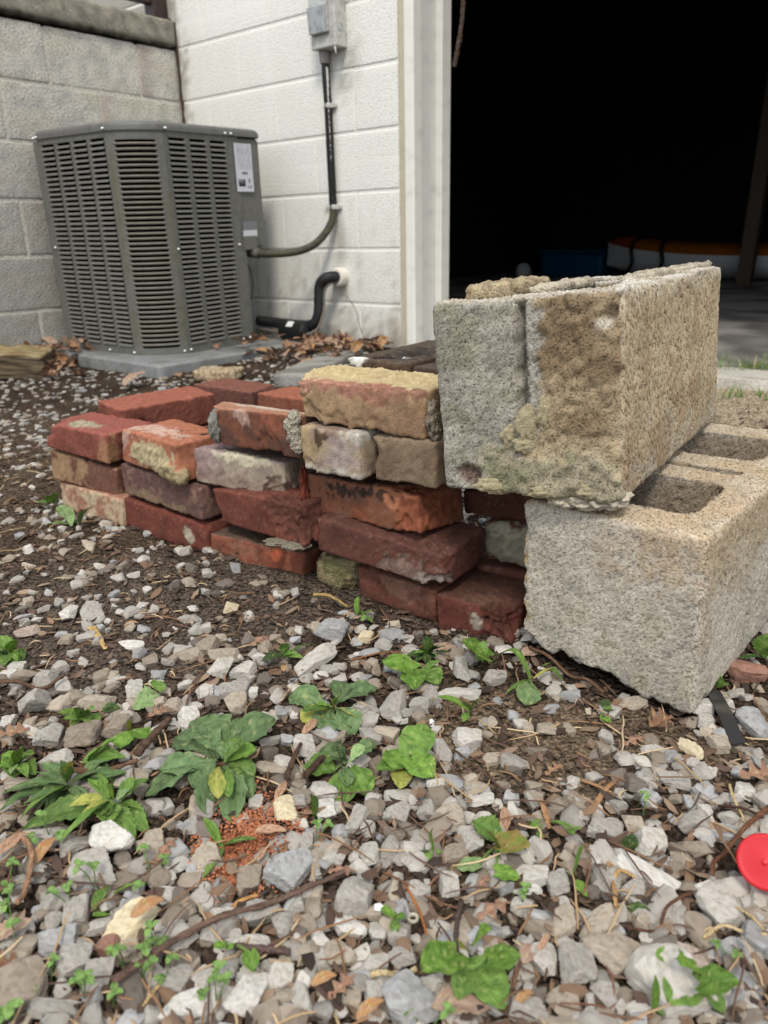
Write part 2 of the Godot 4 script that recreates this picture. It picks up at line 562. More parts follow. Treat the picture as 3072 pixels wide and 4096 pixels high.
func make_garage() -> void:
	var g := thing("garage", "white painted concrete block garage with wide dark open doorway", "garage", W0, wall_turn())
	var wallm := Mb.new()
	box(wallm, Vector3(-1.15, 1.32, -0.0965), Vector3(2.506, 2.64, 0.187), K(228, 227, 220), 0.002)
	var front := part("front_wall", wallm.mesh(false), M.painted_block, g)
	for c in 13:
		var y := 0.0024 + 0.2032 * c
		var off := 0.103 if c % 2 == 1 else -0.0985
		var s := off
		if c % 2 == 0:
			var hb := course_block(0.1985, 0.1935, 0.19, Vector3(0.0035, y + 0.1016, 0), white_tone, 8, 8)
			part("concrete_block", hb, M.painted_block, front, Vector3(0.0035, y + 0.1016, -0.095))
		var left := -1.2 if y < 1.15 else -2.35
		while s > left:
			var mid := Vector3(s - 0.2015, y + 0.1016, -0.095)
			var m := course_block(0.4026, 0.1935, 0.19, Vector3(mid.x, mid.y, 0), white_tone, 16, 8)
			part("concrete_block", m, M.painted_block, front, mid)
			s -= 0.403
	var crack := Mb.new()
	tube(crack, curve([Vector3(-0.175, 0.24, 0.0), Vector3(-0.15, 0.215, 0.0), Vector3(-0.12, 0.175, 0.0), Vector3(-0.105, 0.12, 0.0), Vector3(-0.085, 0.08, 0.0), Vector3(-0.082, 0.045, 0.0)], 30), [0.0014], K(116, 98, 82), 5, K(90, 74, 62), 0.5)
	part("wall_crack", crack.mesh(), M.plain, g)
	# door casing
	var strip := box_mesh(Vector3(0.037, 2.3, 0.12), K(190, 182, 160))
	part("weathered_jamb_strip", strip, M.trim_paint, g, Vector3(0.1225, 1.16, -0.066))
	part("casing_bead", box_mesh(Vector3(0.042, 2.3, 0.05), K(226, 225, 216), 0.005), M.trim_paint, g, Vector3(0.163, 1.16, -0.008))
	part("door_jamb", box_mesh(Vector3(0.034, 2.3, 0.2), K(208, 207, 202), 0.002), M.trim_paint, g, Vector3(0.166, 1.16, -0.102))
	part("door_stop", box_mesh(Vector3(0.03, 2.3, 0.054), K(218, 217, 208), 0.003), M.trim_paint, g, Vector3(0.1985, 1.16, -0.136))
	part("door_header", box_mesh(Vector3(2.66, 0.6, 0.19), K(214, 212, 203), 0.004), M.painted_block, g, Vector3(1.433, 2.45, -0.1))
	part("right_front_wall", box_mesh(Vector3(1.7, 2.7, 0.19), K(214, 212, 203), 0.004), M.painted_block, g, Vector3(3.61, 1.34, -0.1))
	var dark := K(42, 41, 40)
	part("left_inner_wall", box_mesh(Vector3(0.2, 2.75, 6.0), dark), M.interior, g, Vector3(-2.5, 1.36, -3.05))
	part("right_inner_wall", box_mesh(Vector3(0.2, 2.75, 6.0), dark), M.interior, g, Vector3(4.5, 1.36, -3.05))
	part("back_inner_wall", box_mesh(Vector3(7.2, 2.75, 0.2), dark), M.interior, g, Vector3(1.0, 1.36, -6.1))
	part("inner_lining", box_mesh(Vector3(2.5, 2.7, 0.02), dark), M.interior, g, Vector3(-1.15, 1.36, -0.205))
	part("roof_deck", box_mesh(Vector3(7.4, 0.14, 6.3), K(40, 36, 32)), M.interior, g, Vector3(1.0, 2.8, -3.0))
	# floor and threshold
	var fl := Mb.new()
	lattice(fl, steps(3.3, 90), PackedFloat32Array([-0.05, 0.05]), steps(2.925, 90), 0.0, func(q: Vector3, _n: Vector3) -> Array:
		var a := nA.get_noise_3d(q.x * 3, 1.5, q.z * 3) + 0.6 * nB.get_noise_3d(q.x * 12, 1.5, q.z * 12)
		return [q, K(146, 143, 138).lerp(K(96, 94, 92), sm(-0.4, 0.6, a))])
	var floor_ := structure("garage_floor", fl.mesh(), M.concrete)
	floor_.transform = Transform3D(Basis(WS, Vector3.UP, WT), wall(1.0, 0.02, -3.0))
	var sill := Mb.new()
	lattice(sill, steps(1.28, 60), PackedFloat32Array([-0.05, 0.05]), steps(0.107, 6), 0.006, func(q: Vector3, n: Vector3) -> Array:
		return [q + n * 0.002 * nB.get_noise_3dv(q * 40.0), K(196, 191, 180).lerp(K(168, 162, 150), sm(-0.3, 0.6, nA.get_noise_3d(q.x * 8, 4, q.z * 20)))])
	var s2 := structure("door_sill", sill.mesh(), M.concrete)
	s2.transform = Transform3D(Basis(WS, Vector3.UP, WT), wall(1.475, 0.022, 0.04))

func make_retaining_wall() -> void:
	# stands square to the garage wall; local x runs out from the corner, local z towards the air conditioner
	var turn := wall_turn()
	var w := thing("retaining_wall", "bare grey concrete block retaining wall with slab coping behind air conditioner", "wall", wall(-1.097, 0, 0), turn)
	var xf := Basis(Vector3(0, 0, 1), Vector3.UP, Vector3(-1, 0, 0))
	var core := Mb.new()
	box(core, Vector3(-0.0985, 0.61, 1.2), Vector3(0.19, 1.2, 2.4), K(206, 202, 190), 0.002)
	var cm := part("mortar_bed", core.mesh(false), M.bare_block, w)
	for c in 6:
		var y := 0.0024 + 0.2032 * c
		var t := 0.0 if c % 2 == 0 else -0.2
		while t < 2.3:
			var a := maxf(t, 0.004)
			var l := t + 0.4 - a - 0.010
			var at := Vector3(a + 0.005 + l / 2, y + 0.1016, 0)
			var m := course_block(l, 0.191, 0.19, at, grey_tone, maxi(4, int(l * 50)), 10, 0.0015)
			var o := part("concrete_block", m, M.bare_block, cm, Vector3(-0.0955 + 0.001 * sin(c * 3.1 + t * 7.0), at.y, at.x))
			o.rotation.y = PI / 2
			t += 0.4
	var gap := Mb.new()
	for i in 40:
		box(gap, Vector3(0.006 + 0.003 * nA.get_noise_1d(i * 2.3), 0.035 + 0.0325 * i, 0.001), Vector3(0.014 + 0.006 * nB.get_noise_1d(i * 1.7), 0.034, 0.008), K(74, 60, 50), 0.002)
	part("corner_sealant", gap.mesh(false), M.plain, w)
	for i in 3:
		var cap := Mb.new()
		var l := 0.8
		lattice(cap, steps(0.12, 16), steps(0.05, 8), steps(l / 2 - 0.004, 50), 0.008, func(q: Vector3, n: Vector3) -> Array:
			var p := q + Vector3(0, 0, i * 0.8)
			var r := nB.get_noise_3dv(p * 18.0) * 0.6 + nA.get_noise_3dv(p * 60.0) * 0.3
			return [q + n * 0.005 * r - Vector3(0, 0.006 * sm(-0.03, -0.05, q.y) * r, 0), K(158, 152, 138).lerp(K(118, 115, 106), sm(-0.4, 0.5, r)).lerp(K(86, 84, 74), sm(-0.02, -0.05, q.y + 0.02 * r))])
		part("coping_slab", cap.mesh(), M.concrete, w, Vector3(-0.105, 1.277 + 0.004 * i, 0.4 + 0.8 * i), Vector3(0.006 * (i - 1), 0, 0.01))
	var fill := Mb.new()
	box(fill, Vector3(0, 0, 0), Vector3(3.0, 1.15, 3.0), K(84, 72, 58), 0.01)
	var f := structure("upper_ground", fill.mesh(false), M.soil)
	f.transform = Transform3D(Basis(WS, Vector3.UP, WT), wall(-2.81, 0.6, 1.52))
	# hand rail post on the coping by the corner
	var r := thing("railing", "dark brown metal railing post standing on wall coping", "railing", wall(-1.16, 1.33, 0.015), turn)
	part("post", box_mesh(Vector3(0.07, 0.9, 0.07), K(62, 50, 48), 0.006), M.painted_metal, r, Vector3(0.0, 0.453, 0.02))
	part("base_plate", box_mesh(Vector3(0.1, 0.008, 0.1), K(58, 46, 44), 0.002), M.painted_metal, r, Vector3(0.0, 0.004, 0.02))
	part("bottom_rail", box_mesh(Vector3(0.04, 0.04, 2.2), K(62, 50, 48), 0.004), M.painted_metal, r, Vector3(0.0, 0.075, 1.13))


# ---------------------------------------------------------------- the air conditioner
func slat_mesh(w: float) -> ArrayMesh:
	var mb := Mb.new()
	var c := K(112, 111, 106)
	var prof := [Vector2(0.0, 0.0076), Vector2(0.0045, 0.0022), Vector2(0.005, 0.0), Vector2(0.0035, -0.0005), Vector2(-0.002, 0.006)]
	var rows := []
	for x in [-w / 2, w / 2]:
		var row := []
		for q in prof:
			row.append(mb.add(Vector3(x, q.y, q.x), c))
		rows.append(row)
	for i in prof.size():
		var j := (i + 1) % prof.size()
		mb.quad(rows[0][i], rows[1][i], rows[1][j], rows[0][j])
	return mb.mesh(false)

func louvre_panel(parent: Node3D, called: String, xf: Transform3D, width: float, height: float, cols: int, rows: int) -> void:
	var side := 0.017
	var top := 0.022
	var bot := 0.036
	var bar := 0.022
	var cw := (width - 2 * side - (cols - 1) * bar) / cols
	var mb := Mb.new()
	var c := K(106, 105, 100)
	box(mb, Vector3(0, top * -0.5 + height, -0.003), Vector3(width, top, 0.006), c, 0.002)
	box(mb, Vector3(0, bot * 0.5, -0.003), Vector3(width, bot, 0.006), c, 0.002)
	for i in 2:
		box(mb, Vector3((i * 2 - 1) * (width - side) / 2, (height - top + bot) / 2, -0.003), Vector3(side, height - top - bot, 0.006), c, 0.002)
	for i in cols - 1:
		box(mb, Vector3(-width / 2 + side + cw + bar / 2 + i * (cw + bar), (height - top + bot) / 2, -0.003), Vector3(bar, height - top - bot, 0.006), c, 0.001)
	var p := part(called, mb.mesh(false), M.painted_metal, parent)
	p.transform = xf
	var sl := slat_mesh(cw + 0.002)
	var pitch := (height - top - bot) / rows
	for i in cols:
		for j in rows:
			part("slat", sl, M.painted_metal, p, Vector3(-width / 2 + side + cw / 2 + i * (cw + bar), bot + j * pitch, 0))

func label_mesh(w: float, h: float) -> QuadMesh:
	var q := QuadMesh.new()
	q.size = Vector2(w, h)
	return q

func print_mat(called: String, im: Image) -> StandardMaterial3D:
	var m := StandardMaterial3D.new()
	m.resource_name = called
	m.albedo_texture = ImageTexture.create_from_image(im)
	m.roughness = 0.45
	return m

func make_air_conditioner() -> void:
	var o := thing("air_conditioner", "grey louvred outdoor air conditioner unit in corner of block walls", "air conditioner")
	o.transform = Transform3D(Basis(WS, Vector3.UP, WT) * Basis(Vector3.UP, 0.047) * Basis(Vector3.RIGHT, 0.022) * Basis(Vector3.BACK, -0.015), wall(-0.743, 0.062, 0.455))
	var a := 0.294
	var b := 0.277
	var h := 0.752
	var grey := K(106, 105, 100)
	var P := func(x: float, z: float, yaw: float) -> Transform3D: return Transform3D(Basis(Vector3.UP, yaw), Vector3(x, 0.0, z))
	# outline of the cabinet, from the rear left round the front to the rear right
	louvre_panel(o, "front_panel", P.call((-a + 0.045 + a - 0.131) / 2, b, 0.0), 0.412, h, 4, 41)
	louvre_panel(o, "right_panel", P.call(a, 0.0, PI / 2), 0.288, h, 3, 41)
	louvre_panel(o, "left_panel", P.call(-a, 0.0, -PI / 2), 0.41, h, 3, 41)
	louvre_panel(o, "rear_panel", P.call(-0.04, -b, PI), 0.41, h, 4, 41)
	# corner posts
	var post := Mb.new()
	box(post, Vector3(-a + 0.024, h / 2, b - 0.022), Vector3(0.05, h, 0.04), grey, 0.012)
	part("corner_post", post.mesh(), M.painted_metal, o)
	post = Mb.new()
	box(post, Vector3(a - 0.012, h / 2, -0.17), Vector3(0.024, h, 0.052), grey, 0.006)
	part("corner_post", post.mesh(), M.painted_metal, o)
	post = Mb.new()
	box(post, Vector3(-a + 0.024, h / 2, -b + 0.024), Vector3(0.05, h, 0.05), grey, 0.012)
	part("corner_post", post.mesh(), M.painted_metal, o)
	# curved corner with long louvres
	var c0 := Vector2(a - 0.131, b)
	var c1 := Vector2(a, b - 0.131)
	var arc := func(f: float, out: float) -> Vector2:
		var p := c0.lerp(c1, f)
		return p + Vector2(0.7071, 0.7071) * (0.026 * (1.0 - pow(2.0 * f - 1.0, 2.0)) + out)
	var cor := Mb.new()
	var strip := func(f0: float, f1: float, y0: float, y1: float, n: int) -> void:
		var last := []
		for i in n + 1:
			var f := lerpf(f0, f1, float(i) / n)
			var row := []
			for e in [[y0, 0.0], [y1, 0.0], [y1, -0.006], [y0, -0.006]]:
				var q: Vector2 = arc.call(f, e[1])
				var moss := K(96, 96, 62)
				row.append(cor.add(Vector3(q.x, e[0], q.y), grey.lerp(moss, 0.6 * sm(0.12, 0.02, minf(f, 1.0 - f)) * sm(0.1, 0.5, nA.get_noise_2d(e[0] * 5.0, f * 3.0) + 0.3))))
			if last.size():
				for e in 4:
					cor.quad(last[e], last[(e + 1) % 4], row[(e + 1) % 4], row[e])
			last = row
	strip.call(0.0, 1.0, h - 0.03, h, 12)
	strip.call(0.0, 1.0, 0.0, 0.032, 12)
	for i in 10:
		strip.call(0.0, 0.15, 0.032 + i * (h - 0.062) / 10.0, 0.032 + (i + 1) * (h - 0.062) / 10.0, 3)
		strip.call(0.85, 1.0, 0.032 + i * (h - 0.062) / 10.0, 0.032 + (i + 1) * (h - 0.062) / 10.0, 3)
	var cp := part("corner_panel", cor.mesh(false), M.painted_metal, o)
	var bar := Mb.new()
	var pts := []
	for i in 13:
		var q: Vector2 = arc.call(0.13 + 0.74 * i / 12.0, 0.0)
		pts.append(Vector3(q.x, 0, q.y))
	tube(bar, pts, [0.0042], K(118, 115, 104), 6)
	var barm := bar.mesh()
	for j in 41:
		part("louvre_bar", barm, M.painted_metal, cp, Vector3(0, 0.036 + (h - 0.07) * (j + 0.5) / 41.0, 0))
	# lid with rounded shoulders
	var lid := Mb.new()
	var foot := [Vector2(-a - 0.004, -b + 0.02), Vector2(-a - 0.004, b - 0.04), Vector2(-a + 0.04, b + 0.005)]
	for i in 9:
		var q: Vector2 = arc.call(i / 8.0, 0.006)
		foot.append(q)
	foot.append_array([Vector2(a + 0.006, -0.14), Vector2(a + 0.006, -0.285), Vector2(a - 0.006, -0.309), Vector2(a - 0.03, -0.319), Vector2(0.1, -0.319), Vector2(0.08, -b - 0.004), Vector2(-a + 0.02, -b - 0.004)])
	# dark coil behind the louvres
	var coil := Mb.new()
	var inner := []
	for y in [0.012, h - 0.004]:
		var ring := []
		for q in foot:
			if absf(q.y + 0.319) < 0.02 or q.y < -b:
				continue
			ring.append(coil.add(Vector3(q.x * 0.93, y, q.y * 0.92), K(17, 18, 16)))
		inner.append(ring)
	for n in inner[0].size():
		var n2: int = (n + 1) % inner[0].size()
		coil.quad(inner[0][n], inner[1][n], inner[1][n2], inner[0][n2])
	for n in range(1, inner[1].size() - 1):
		coil.tri(inner[1][0], inner[1][n], inner[1][n + 1])
	part("coil", coil.mesh(false), M.dark_void, o)
	var last := []
	for e in [[h - 0.002, 1.0], [h + 0.012, 1.0], [h + 0.021, 0.987], [h + 0.026, 0.96], [h + 0.028, 0.9], [h + 0.029, 0.55], [h + 0.029, 0.0]]:
		var ring := []
		for q in foot:
			ring.append(lid.add(Vector3(q.x * e[1], e[0], q.y * e[1]), K(104, 104, 101)))
		if last.size():
			for i in foot.size():
				var j := (i + 1) % foot.size()
				lid.quad(last[i], ring[i], ring[j], last[j])
		last = ring
	part("lid", lid.mesh(), M.painted_metal, o)
	# electrical compartment at the rear right corner
	var cb := Mb.new()
	lattice(cb, PackedFloat32Array([-0.097, -0.07, 0.0, 0.07, 0.088, 0.097]), PackedFloat32Array([-0.197, -0.19, 0.19, 0.197]), PackedFloat32Array([-0.0825, -0.0725, -0.0625, -0.05, 0.07, 0.0825]), 0.028, func(q: Vector3, _n: Vector3) -> Array: return [q, grey])
	var box_ := part("electrical_box", cb.mesh(), M.painted_metal, o, Vector3(a - 0.094, 0.555, -0.232))
	# rating plate and warning label
	rng.seed = 11
	var im := Image.create(120, 226, false, Image.FORMAT_RGB8)
	im.fill(S(196, 197, 206))
	for r in 13:
		var y := 8 + r * 9
		var x := 6 + rng.randi_range(0, 14)
		while x < 108:
			var l := rng.randi_range(4, 16)
			im.fill_rect(Rect2i(x, y, mini(l, 112 - x), 4 if r in [2, 3] else 3), S(96, 96, 104) if r > 1 else S(120, 120, 128))
			x += l + rng.randi_range(3, 9)
	for k in 20:
		im.fill_rect(Rect2i(42 + k * 2, 132, 1 + k % 2, 13), S(70, 70, 76))
	im.fill_rect(Rect2i(14, 168, 48, 34), S(34, 34, 38))
	im.fill_rect(Rect2i(19, 172, 30, 5), S(170, 170, 176))
	im.fill_rect(Rect2i(19, 182, 38, 3), S(120, 120, 126))
	im.fill_rect(Rect2i(84, 164, 14, 20), S(120, 120, 128))
	im.fill_rect(Rect2i(76, 198, 12, 12), S(130, 130, 138))
	im.fill_rect(Rect2i(94, 194, 10, 16), S(112, 112, 118))
	part("rating_plate", label_mesh(0.087, 0.165), print_mat("rating_plate_print", im), box_, Vector3(0.0985, 0.0895, 0.021), Vector3(0, PI / 2, 0))
	im = Image.create(80, 60, false, Image.FORMAT_RGB8)
	im.fill(S(196, 196, 200))
	im.fill_rect(Rect2i(0, 0, 80, 34), S(92, 94, 98))
	for r in 5:
		for k in 7:
			im.fill_rect(Rect2i(4 + k * 11 + (r * 3) % 5, 4 + r * 6, 7, 2), S(170, 172, 176))
	part("warning_label", label_mesh(0.075, 0.058), print_mat("warning_label_print", im), box_, Vector3(0.0985, -0.126, 0.016), Vector3(0, PI / 2, 0))
	part("cover_plate", box_mesh(Vector3(0.002, 0.05, 0.07), K(106, 105, 100), 0.0008), M.painted_metal, box_, Vector3(0.0975, -0.176, 0.018))
	var screw := SphereMesh.new()
	screw.radius = 0.0055
	screw.height = 0.008
	screw.radial_segments = 10
	screw.rings = 5
	for q in [[-0.288, 0.757, 0.27], [-0.248, 0.757, 0.284], [0.158, 0.757, 0.284], [0.282, 0.757, 0.165], [0.301, 0.757, 0.14], [0.301, 0.757, -0.128], [0.301, 0.757, -0.155], [-0.255, 0.018, 0.278], [-0.243, 0.018, 0.278], [0.0, 0.014, 0.278], [0.15, 0.016, 0.278], [0.288, 0.016, 0.158], [0.295, 0.018, 0.132], [0.295, 0.02, -0.138], [0.295, 0.022, -0.172], [0.295, 0.375, -0.157], [0.295, 0.372, 0.138], [-0.252, 0.38, 0.278]]:
		part("screw", screw, M.screw_zinc, o, Vector3(q[0], q[1], q[2]))
	# pad
	var pad := Mb.new()
	lattice(pad, steps(0.4, 40), PackedFloat32Array([-0.026, -0.018, 0.018, 0.026]), steps(0.4, 40), 0.008, func(q: Vector3, _n: Vector3) -> Array:
		return [q, K(138, 140, 140).lerp(K(118, 119, 117), sm(-0.3, 0.6, nA.get_noise_3d(q.x * 9, 2, q.z * 9)))])
	var pd := solo("equipment_pad", pad.mesh(), M.painted_metal, "flat grey slab pad under the air conditioner", "equipment pad")
	pd.transform = Transform3D(Basis(WS, Vector3.UP, WT), wall(-0.68, 0.034, 0.43))
	# power whip from the switch box down to the unit
	var cd := thing("power_conduit", "black cable conduit clamped down white wall to air conditioner", "conduit")
	var mb := Mb.new()
	tube(mb, [wall(-0.214, 1.045, 0.02), wall(-0.213, 0.98, 0.02), wall(-0.209, 0.911, 0.02), wall(-0.207, 0.75, 0.02), wall(-0.204, 0.55, 0.02)], [0.0145], K(24, 24, 25), 12)
	part("cable", mb.mesh(), M.rubber, cd)
	mb = Mb.new()
	tube(mb, curve([wall(-0.204, 0.57, 0.02), wall(-0.206, 0.52, 0.025), wall(-0.225, 0.468, 0.05), wall(-0.262, 0.425, 0.085), wall(-0.32, 0.403, 0.13), wall(-0.40, 0.398, 0.185), wall(-0.455, 0.402, 0.21)], 40), [0.0145], K(54, 54, 51), 12, K(76, 76, 52))
	part("flexible_whip", mb.mesh(), M.rubber, cd)
	mb = Mb.new()
	tube(mb, [wall(-0.44, 0.4, 0.205), wall(-0.475, 0.405, 0.215)], [0.02], K(84, 80, 76), 12)
	tube(mb, curve([wall(-0.47, 0.405, 0.215), wall(-0.5, 0.41, 0.22), wall(-0.515, 0.44, 0.222)], 8), [0.019], K(60, 56, 52), 12)
	part("elbow_fitting", mb.mesh(), M.rubber, cd)
	mb = Mb.new()
	tube(mb, [wall(-0.214, 1.092, 0.024), wall(-0.214, 1.05, 0.022), wall(-0.214, 1.046, 0.022)], [0.0205, 0.0185, 0.014], K(132, 130, 126), 14)
	part("gland", mb.mesh(), M.plain, cd)
	for q in [[-0.209, 0.911], [-0.203, 0.563]]:
		mb = Mb.new()
		box(mb, Vector3(0, 0, 0.017), Vector3(0.03, 0.018, 0.034), K(206, 206, 202), 0.004)
		box(mb, Vector3(0.02, 0, 0.006), Vector3(0.02, 0.016, 0.012), K(196, 196, 190), 0.003)
		var cl := part("clamp", mb.mesh(), M.galvanised, cd, wall(q[0], q[1], 0.0))
		cl.rotation.y = wall_turn()
	mb = Mb.new()      # splashed wall paint down one side of the cable
	for i in 60:
		var y := 1.03 - 0.46 * i / 60.0
		var wv := 0.003 + 0.0022 * nA.get_noise_1d(i * 3.0)
		box(mb, wall(-0.2095 + 0.009 + 0.0085 * (1.03 - y) * 1.2, y, 0.026), Vector3(wv, 0.0085, 0.008), K(214, 212, 204), 0.001, Basis(WS, Vector3.UP, WT))
	part("paint_smear", mb.mesh(false), M.plain, cd)
	# switch box
	var sb := thing("switch_box", "weathered grey electrical switch box mounted high on white wall", "electrical box", wall(-0.182, 1.087, 0.0), wall_turn())
	part("housing", box_mesh(Vector3(0.12, 0.34, 0.06), K(196, 194, 188), 0.004), M.galvanised, sb, Vector3(0, 0.17, 0.031))
	part("cover", box_mesh(Vector3(0.088, 0.31, 0.012), K(188, 188, 184), 0.005), M.galvanised, sb, Vector3(-0.012, 0.2, 0.066))
	part("flap", box_mesh(Vector3(0.08, 0.085, 0.014), K(176, 180, 180), 0.005), M.galvanised, sb, Vector3(-0.012, 0.085, 0.076), Vector3(0.1, 0, 0))
	mb = Mb.new()
	lathe(mb, [Vector2(0, 0.001), Vector2(0.009, 0.001), Vector2(0.0095, 0.0), Vector2(0.011, 0.0), Vector2(0.011, 0.0015), Vector2(0.013, 0.0015), Vector2(0.013, -0.001)], K(186, 190, 188), 18, Transform3D(Basis(Vector3.BACK, -PI / 2), Vector3(0.0605, 0.06, 0.035)))
	part("knockout", mb.mesh(), M.galvanised, sb)
	mb = Mb.new()
	tube(mb, [Vector3(0.05, 0.002, 0.055), Vector3(0.052, -0.01, 0.056), Vector3(0.054, -0.024, 0.055)], [0.004, 0.003, 0.001], K(214, 212, 206), 7)
	part("paint_drip", mb.mesh(), M.plain, sb)
	# refrigerant lines
	var rl := thing("refrigerant_pipe", "black foam wrapped pipe with filter canister running into white wall", "pipe")
	mb = Mb.new()
	tube(mb, curve([wall(-0.19, 0.306, 0.0), wall(-0.192, 0.308, 0.045), wall(-0.212, 0.303, 0.072), wall(-0.236, 0.275, 0.08), wall(-0.24, 0.22, 0.085), wall(-0.242, 0.165, 0.092), wall(-0.262, 0.13, 0.1), wall(-0.31, 0.12, 0.102), wall(-0.4, 0.121, 0.105), wall(-0.5, 0.126, 0.115), wall(-0.56, 0.13, 0.13)], 60), [0.0215], K(27, 27, 28), 14, K(36, 36, 37), 0.05)
	part("insulated_pipe", mb.mesh(), M.rubber, rl)
	mb = Mb.new()
	tube(mb, curve([wall(-0.19, 0.285, 0.0), wall(-0.195, 0.285, 0.06), wall(-0.218, 0.255, 0.075), wall(-0.218, 0.18, 0.085), wall(-0.235, 0.11, 0.11), wall(-0.29, 0.088, 0.13), wall(-0.36, 0.086, 0.13), wall(-0.45, 0.092, 0.13), wall(-0.56, 0.097, 0.14)], 50), [0.0055], K(120, 112, 104), 8)
	part("thin_line", mb.mesh(), M.galvanised, rl)
	mb = Mb.new()
	tube(mb, [wall(-0.275, 0.1, 0.118), wall(-0.282, 0.1, 0.118), wall(-0.29, 0.1, 0.118), wall(-0.41, 0.099, 0.12), wall(-0.42, 0.099, 0.12), wall(-0.425, 0.099, 0.12)], [0.012, 0.03, 0.039, 0.039, 0.03, 0.012], K(24, 24, 26), 20)
	var can := part("filter_canister", mb.mesh(), M.rubber, rl)
	mb = Mb.new()
	box(mb, wall(-0.352, 0.128, 0.146), Vector3(0.034, 0.026, 0.003), K(205, 206, 208), 0.001, Basis(WS, Vector3.UP, WT) * Basis(Vector3.RIGHT, -0.75))
	part("paper_label", mb.mesh(false), M.plain, can)
	mb = Mb.new()
	tube(mb, [wall(-0.19, 0.306, -0.03), wall(-0.19, 0.306, 0.03), wall(-0.19, 0.306, 0.034)], [0.036, 0.036, 0.03], K(212, 206, 196), 20)
	part("wall_sleeve", mb.mesh(), M.plain, rl)
	mb = Mb.new()
	tube(mb, curve([wall(-0.53, 0.4, 0.22), wall(-0.505, 0.34, 0.2), wall(-0.51, 0.26, 0.19), wall(-0.53, 0.2, 0.2)], 16), [0.0025], K(70, 66, 60), 6)
	part("control_wire", mb.mesh(), M.rubber, rl)


# ---------------------------------------------------------------- things inside the garage
func make_garage_contents() -> void:
	var turn := wall_turn()
	var ky := thing("kayak", "white hulled kayak with orange deck lying inside dark garage", "kayak", wall(0.55, 0.07, -4.3), turn)
	var hull := Mb.new()
	var deck := Mb.new()
	var n := 40
	var lh := []
	var ld := []
	for i in n + 1:
		var u := -1.0 + 2.0 * i / n
		var w := 0.33 * pow(maxf(0.0, 1.0 - pow(absf(u), 2.4)), 0.75) + 0.004
		var rise := 0.1 * pow(absf(u), 3.0)
		var keel := 0.10 * pow(absf(u), 5.0)
		var x := 1.5 * u
		var row := []
		for k in 9:
			var f := -1.0 + 2.0 * k / 8.0
			row.append(hull.add(Vector3(x, lerpf(keel, 0.19 + rise, pow(absf(f), 1.6)), w * sin(f * PI / 2)), K(196, 197, 198)))
		var row2 := []
		for k in 9:
			var f := 1.0 - 2.0 * k / 8.0
			row2.append(deck.add(Vector3(x, 0.19 + rise + 0.085 * (1.0 - pow(absf(f), 2.2)) * minf(1.0, w / 0.12), w * 1.012 * sin(f * PI / 2)), K(138, 78, 18).lerp(K(130, 40, 22), sm(-0.72, -0.95, u + 0.1 * nA.get_noise_2d(x * 8.0, f * 3.0)))))
		if lh.size():
			for k in 8:
				hull.quad(lh[k], lh[k + 1], row[k + 1], row[k])
				deck.quad(ld[k], ld[k + 1], row2[k + 1], row2[k])
		lh = row
		ld = row2
	part("hull", hull.mesh(), M.plain, ky)
	part("deck", deck.mesh(), M.plain, ky)
	for q in [-1.18, -0.93]:
		var mb := Mb.new()
		tube(mb, curve([Vector3(q + 0.03, 0.33, 0.02), Vector3(q, 0.31, 0.2), Vector3(q + 0.01, 0.25, 0.31), Vector3(q + 0.03, 0.14, 0.32), Vector3(q - 0.02, 0.05, 0.3)], 20), [0.014], K(14, 14, 15), 8)
		part("strap", mb.mesh(), M.rubber, ky)
	var tub := thing("storage_tub", "dark teal plastic tub on garage floor beside kayak bow", "tub", wall(-1.3, 0.07, -4.5), turn)
	part("body", box_mesh(Vector3(0.6, 0.2, 0.4), K(10, 66, 92), 0.03), M.plain, tub, Vector3(0, 0.1, 0))
	part("lid", box_mesh(Vector3(0.64, 0.03, 0.44), K(8, 58, 82), 0.01), M.plain, tub, Vector3(0, 0.217, 0))
	var ps := thing("timber_post", "thin timber post standing near kayak in dark garage", "post", wall(0.37, 0.07, -3.75), turn)
	part("shaft", box_mesh(Vector3(0.095, 2.66, 0.095), K(92, 82, 72), 0.006), M.bark, ps, Vector3(0, 1.33, 0), Vector3(0, 0, -0.02))
	var bl := Mb.new()
	lathe(bl, [Vector2(0, 0), Vector2(0.03, 0.006), Vector2(0.055, 0.025), Vector2(0.07, 0.06), Vector2(0.068, 0.085), Vector2(0.05, 0.12), Vector2(0.025, 0.137), Vector2(0, 0.14)], K(170, 172, 172), 28)
	solo("ball", bl.mesh(), M.plain, "pale round ball on dark garage floor left of tub", "ball", wall(-1.47, 0.07, -3.75))
	var vine := Mb.new()
	tube(vine, curve([wall(0.335, 1.32, -0.06), wall(0.331, 1.22, -0.06), wall(0.329, 1.165, -0.06), wall(0.325, 1.11, -0.06), wall(0.317, 1.06, -0.06), wall(0.302, 1.0, -0.06), wall(0.298, 0.98, -0.06)], 60), [0.006, 0.006, 0.007], K(112, 98, 86), 8, K(70, 58, 50), 0.6)
	tube(vine, curve([wall(0.335, 1.32, -0.06), wall(0.34, 1.6, -0.08), wall(0.33, 1.9, -0.1), wall(0.33, 2.16, -0.1)], 30), [0.006], K(112, 98, 86), 8, K(70, 58, 50), 0.6)
	solo("dry_vine", vine.mesh(), M.bark, "dry brown vine hanging beside white door frame", "vine")

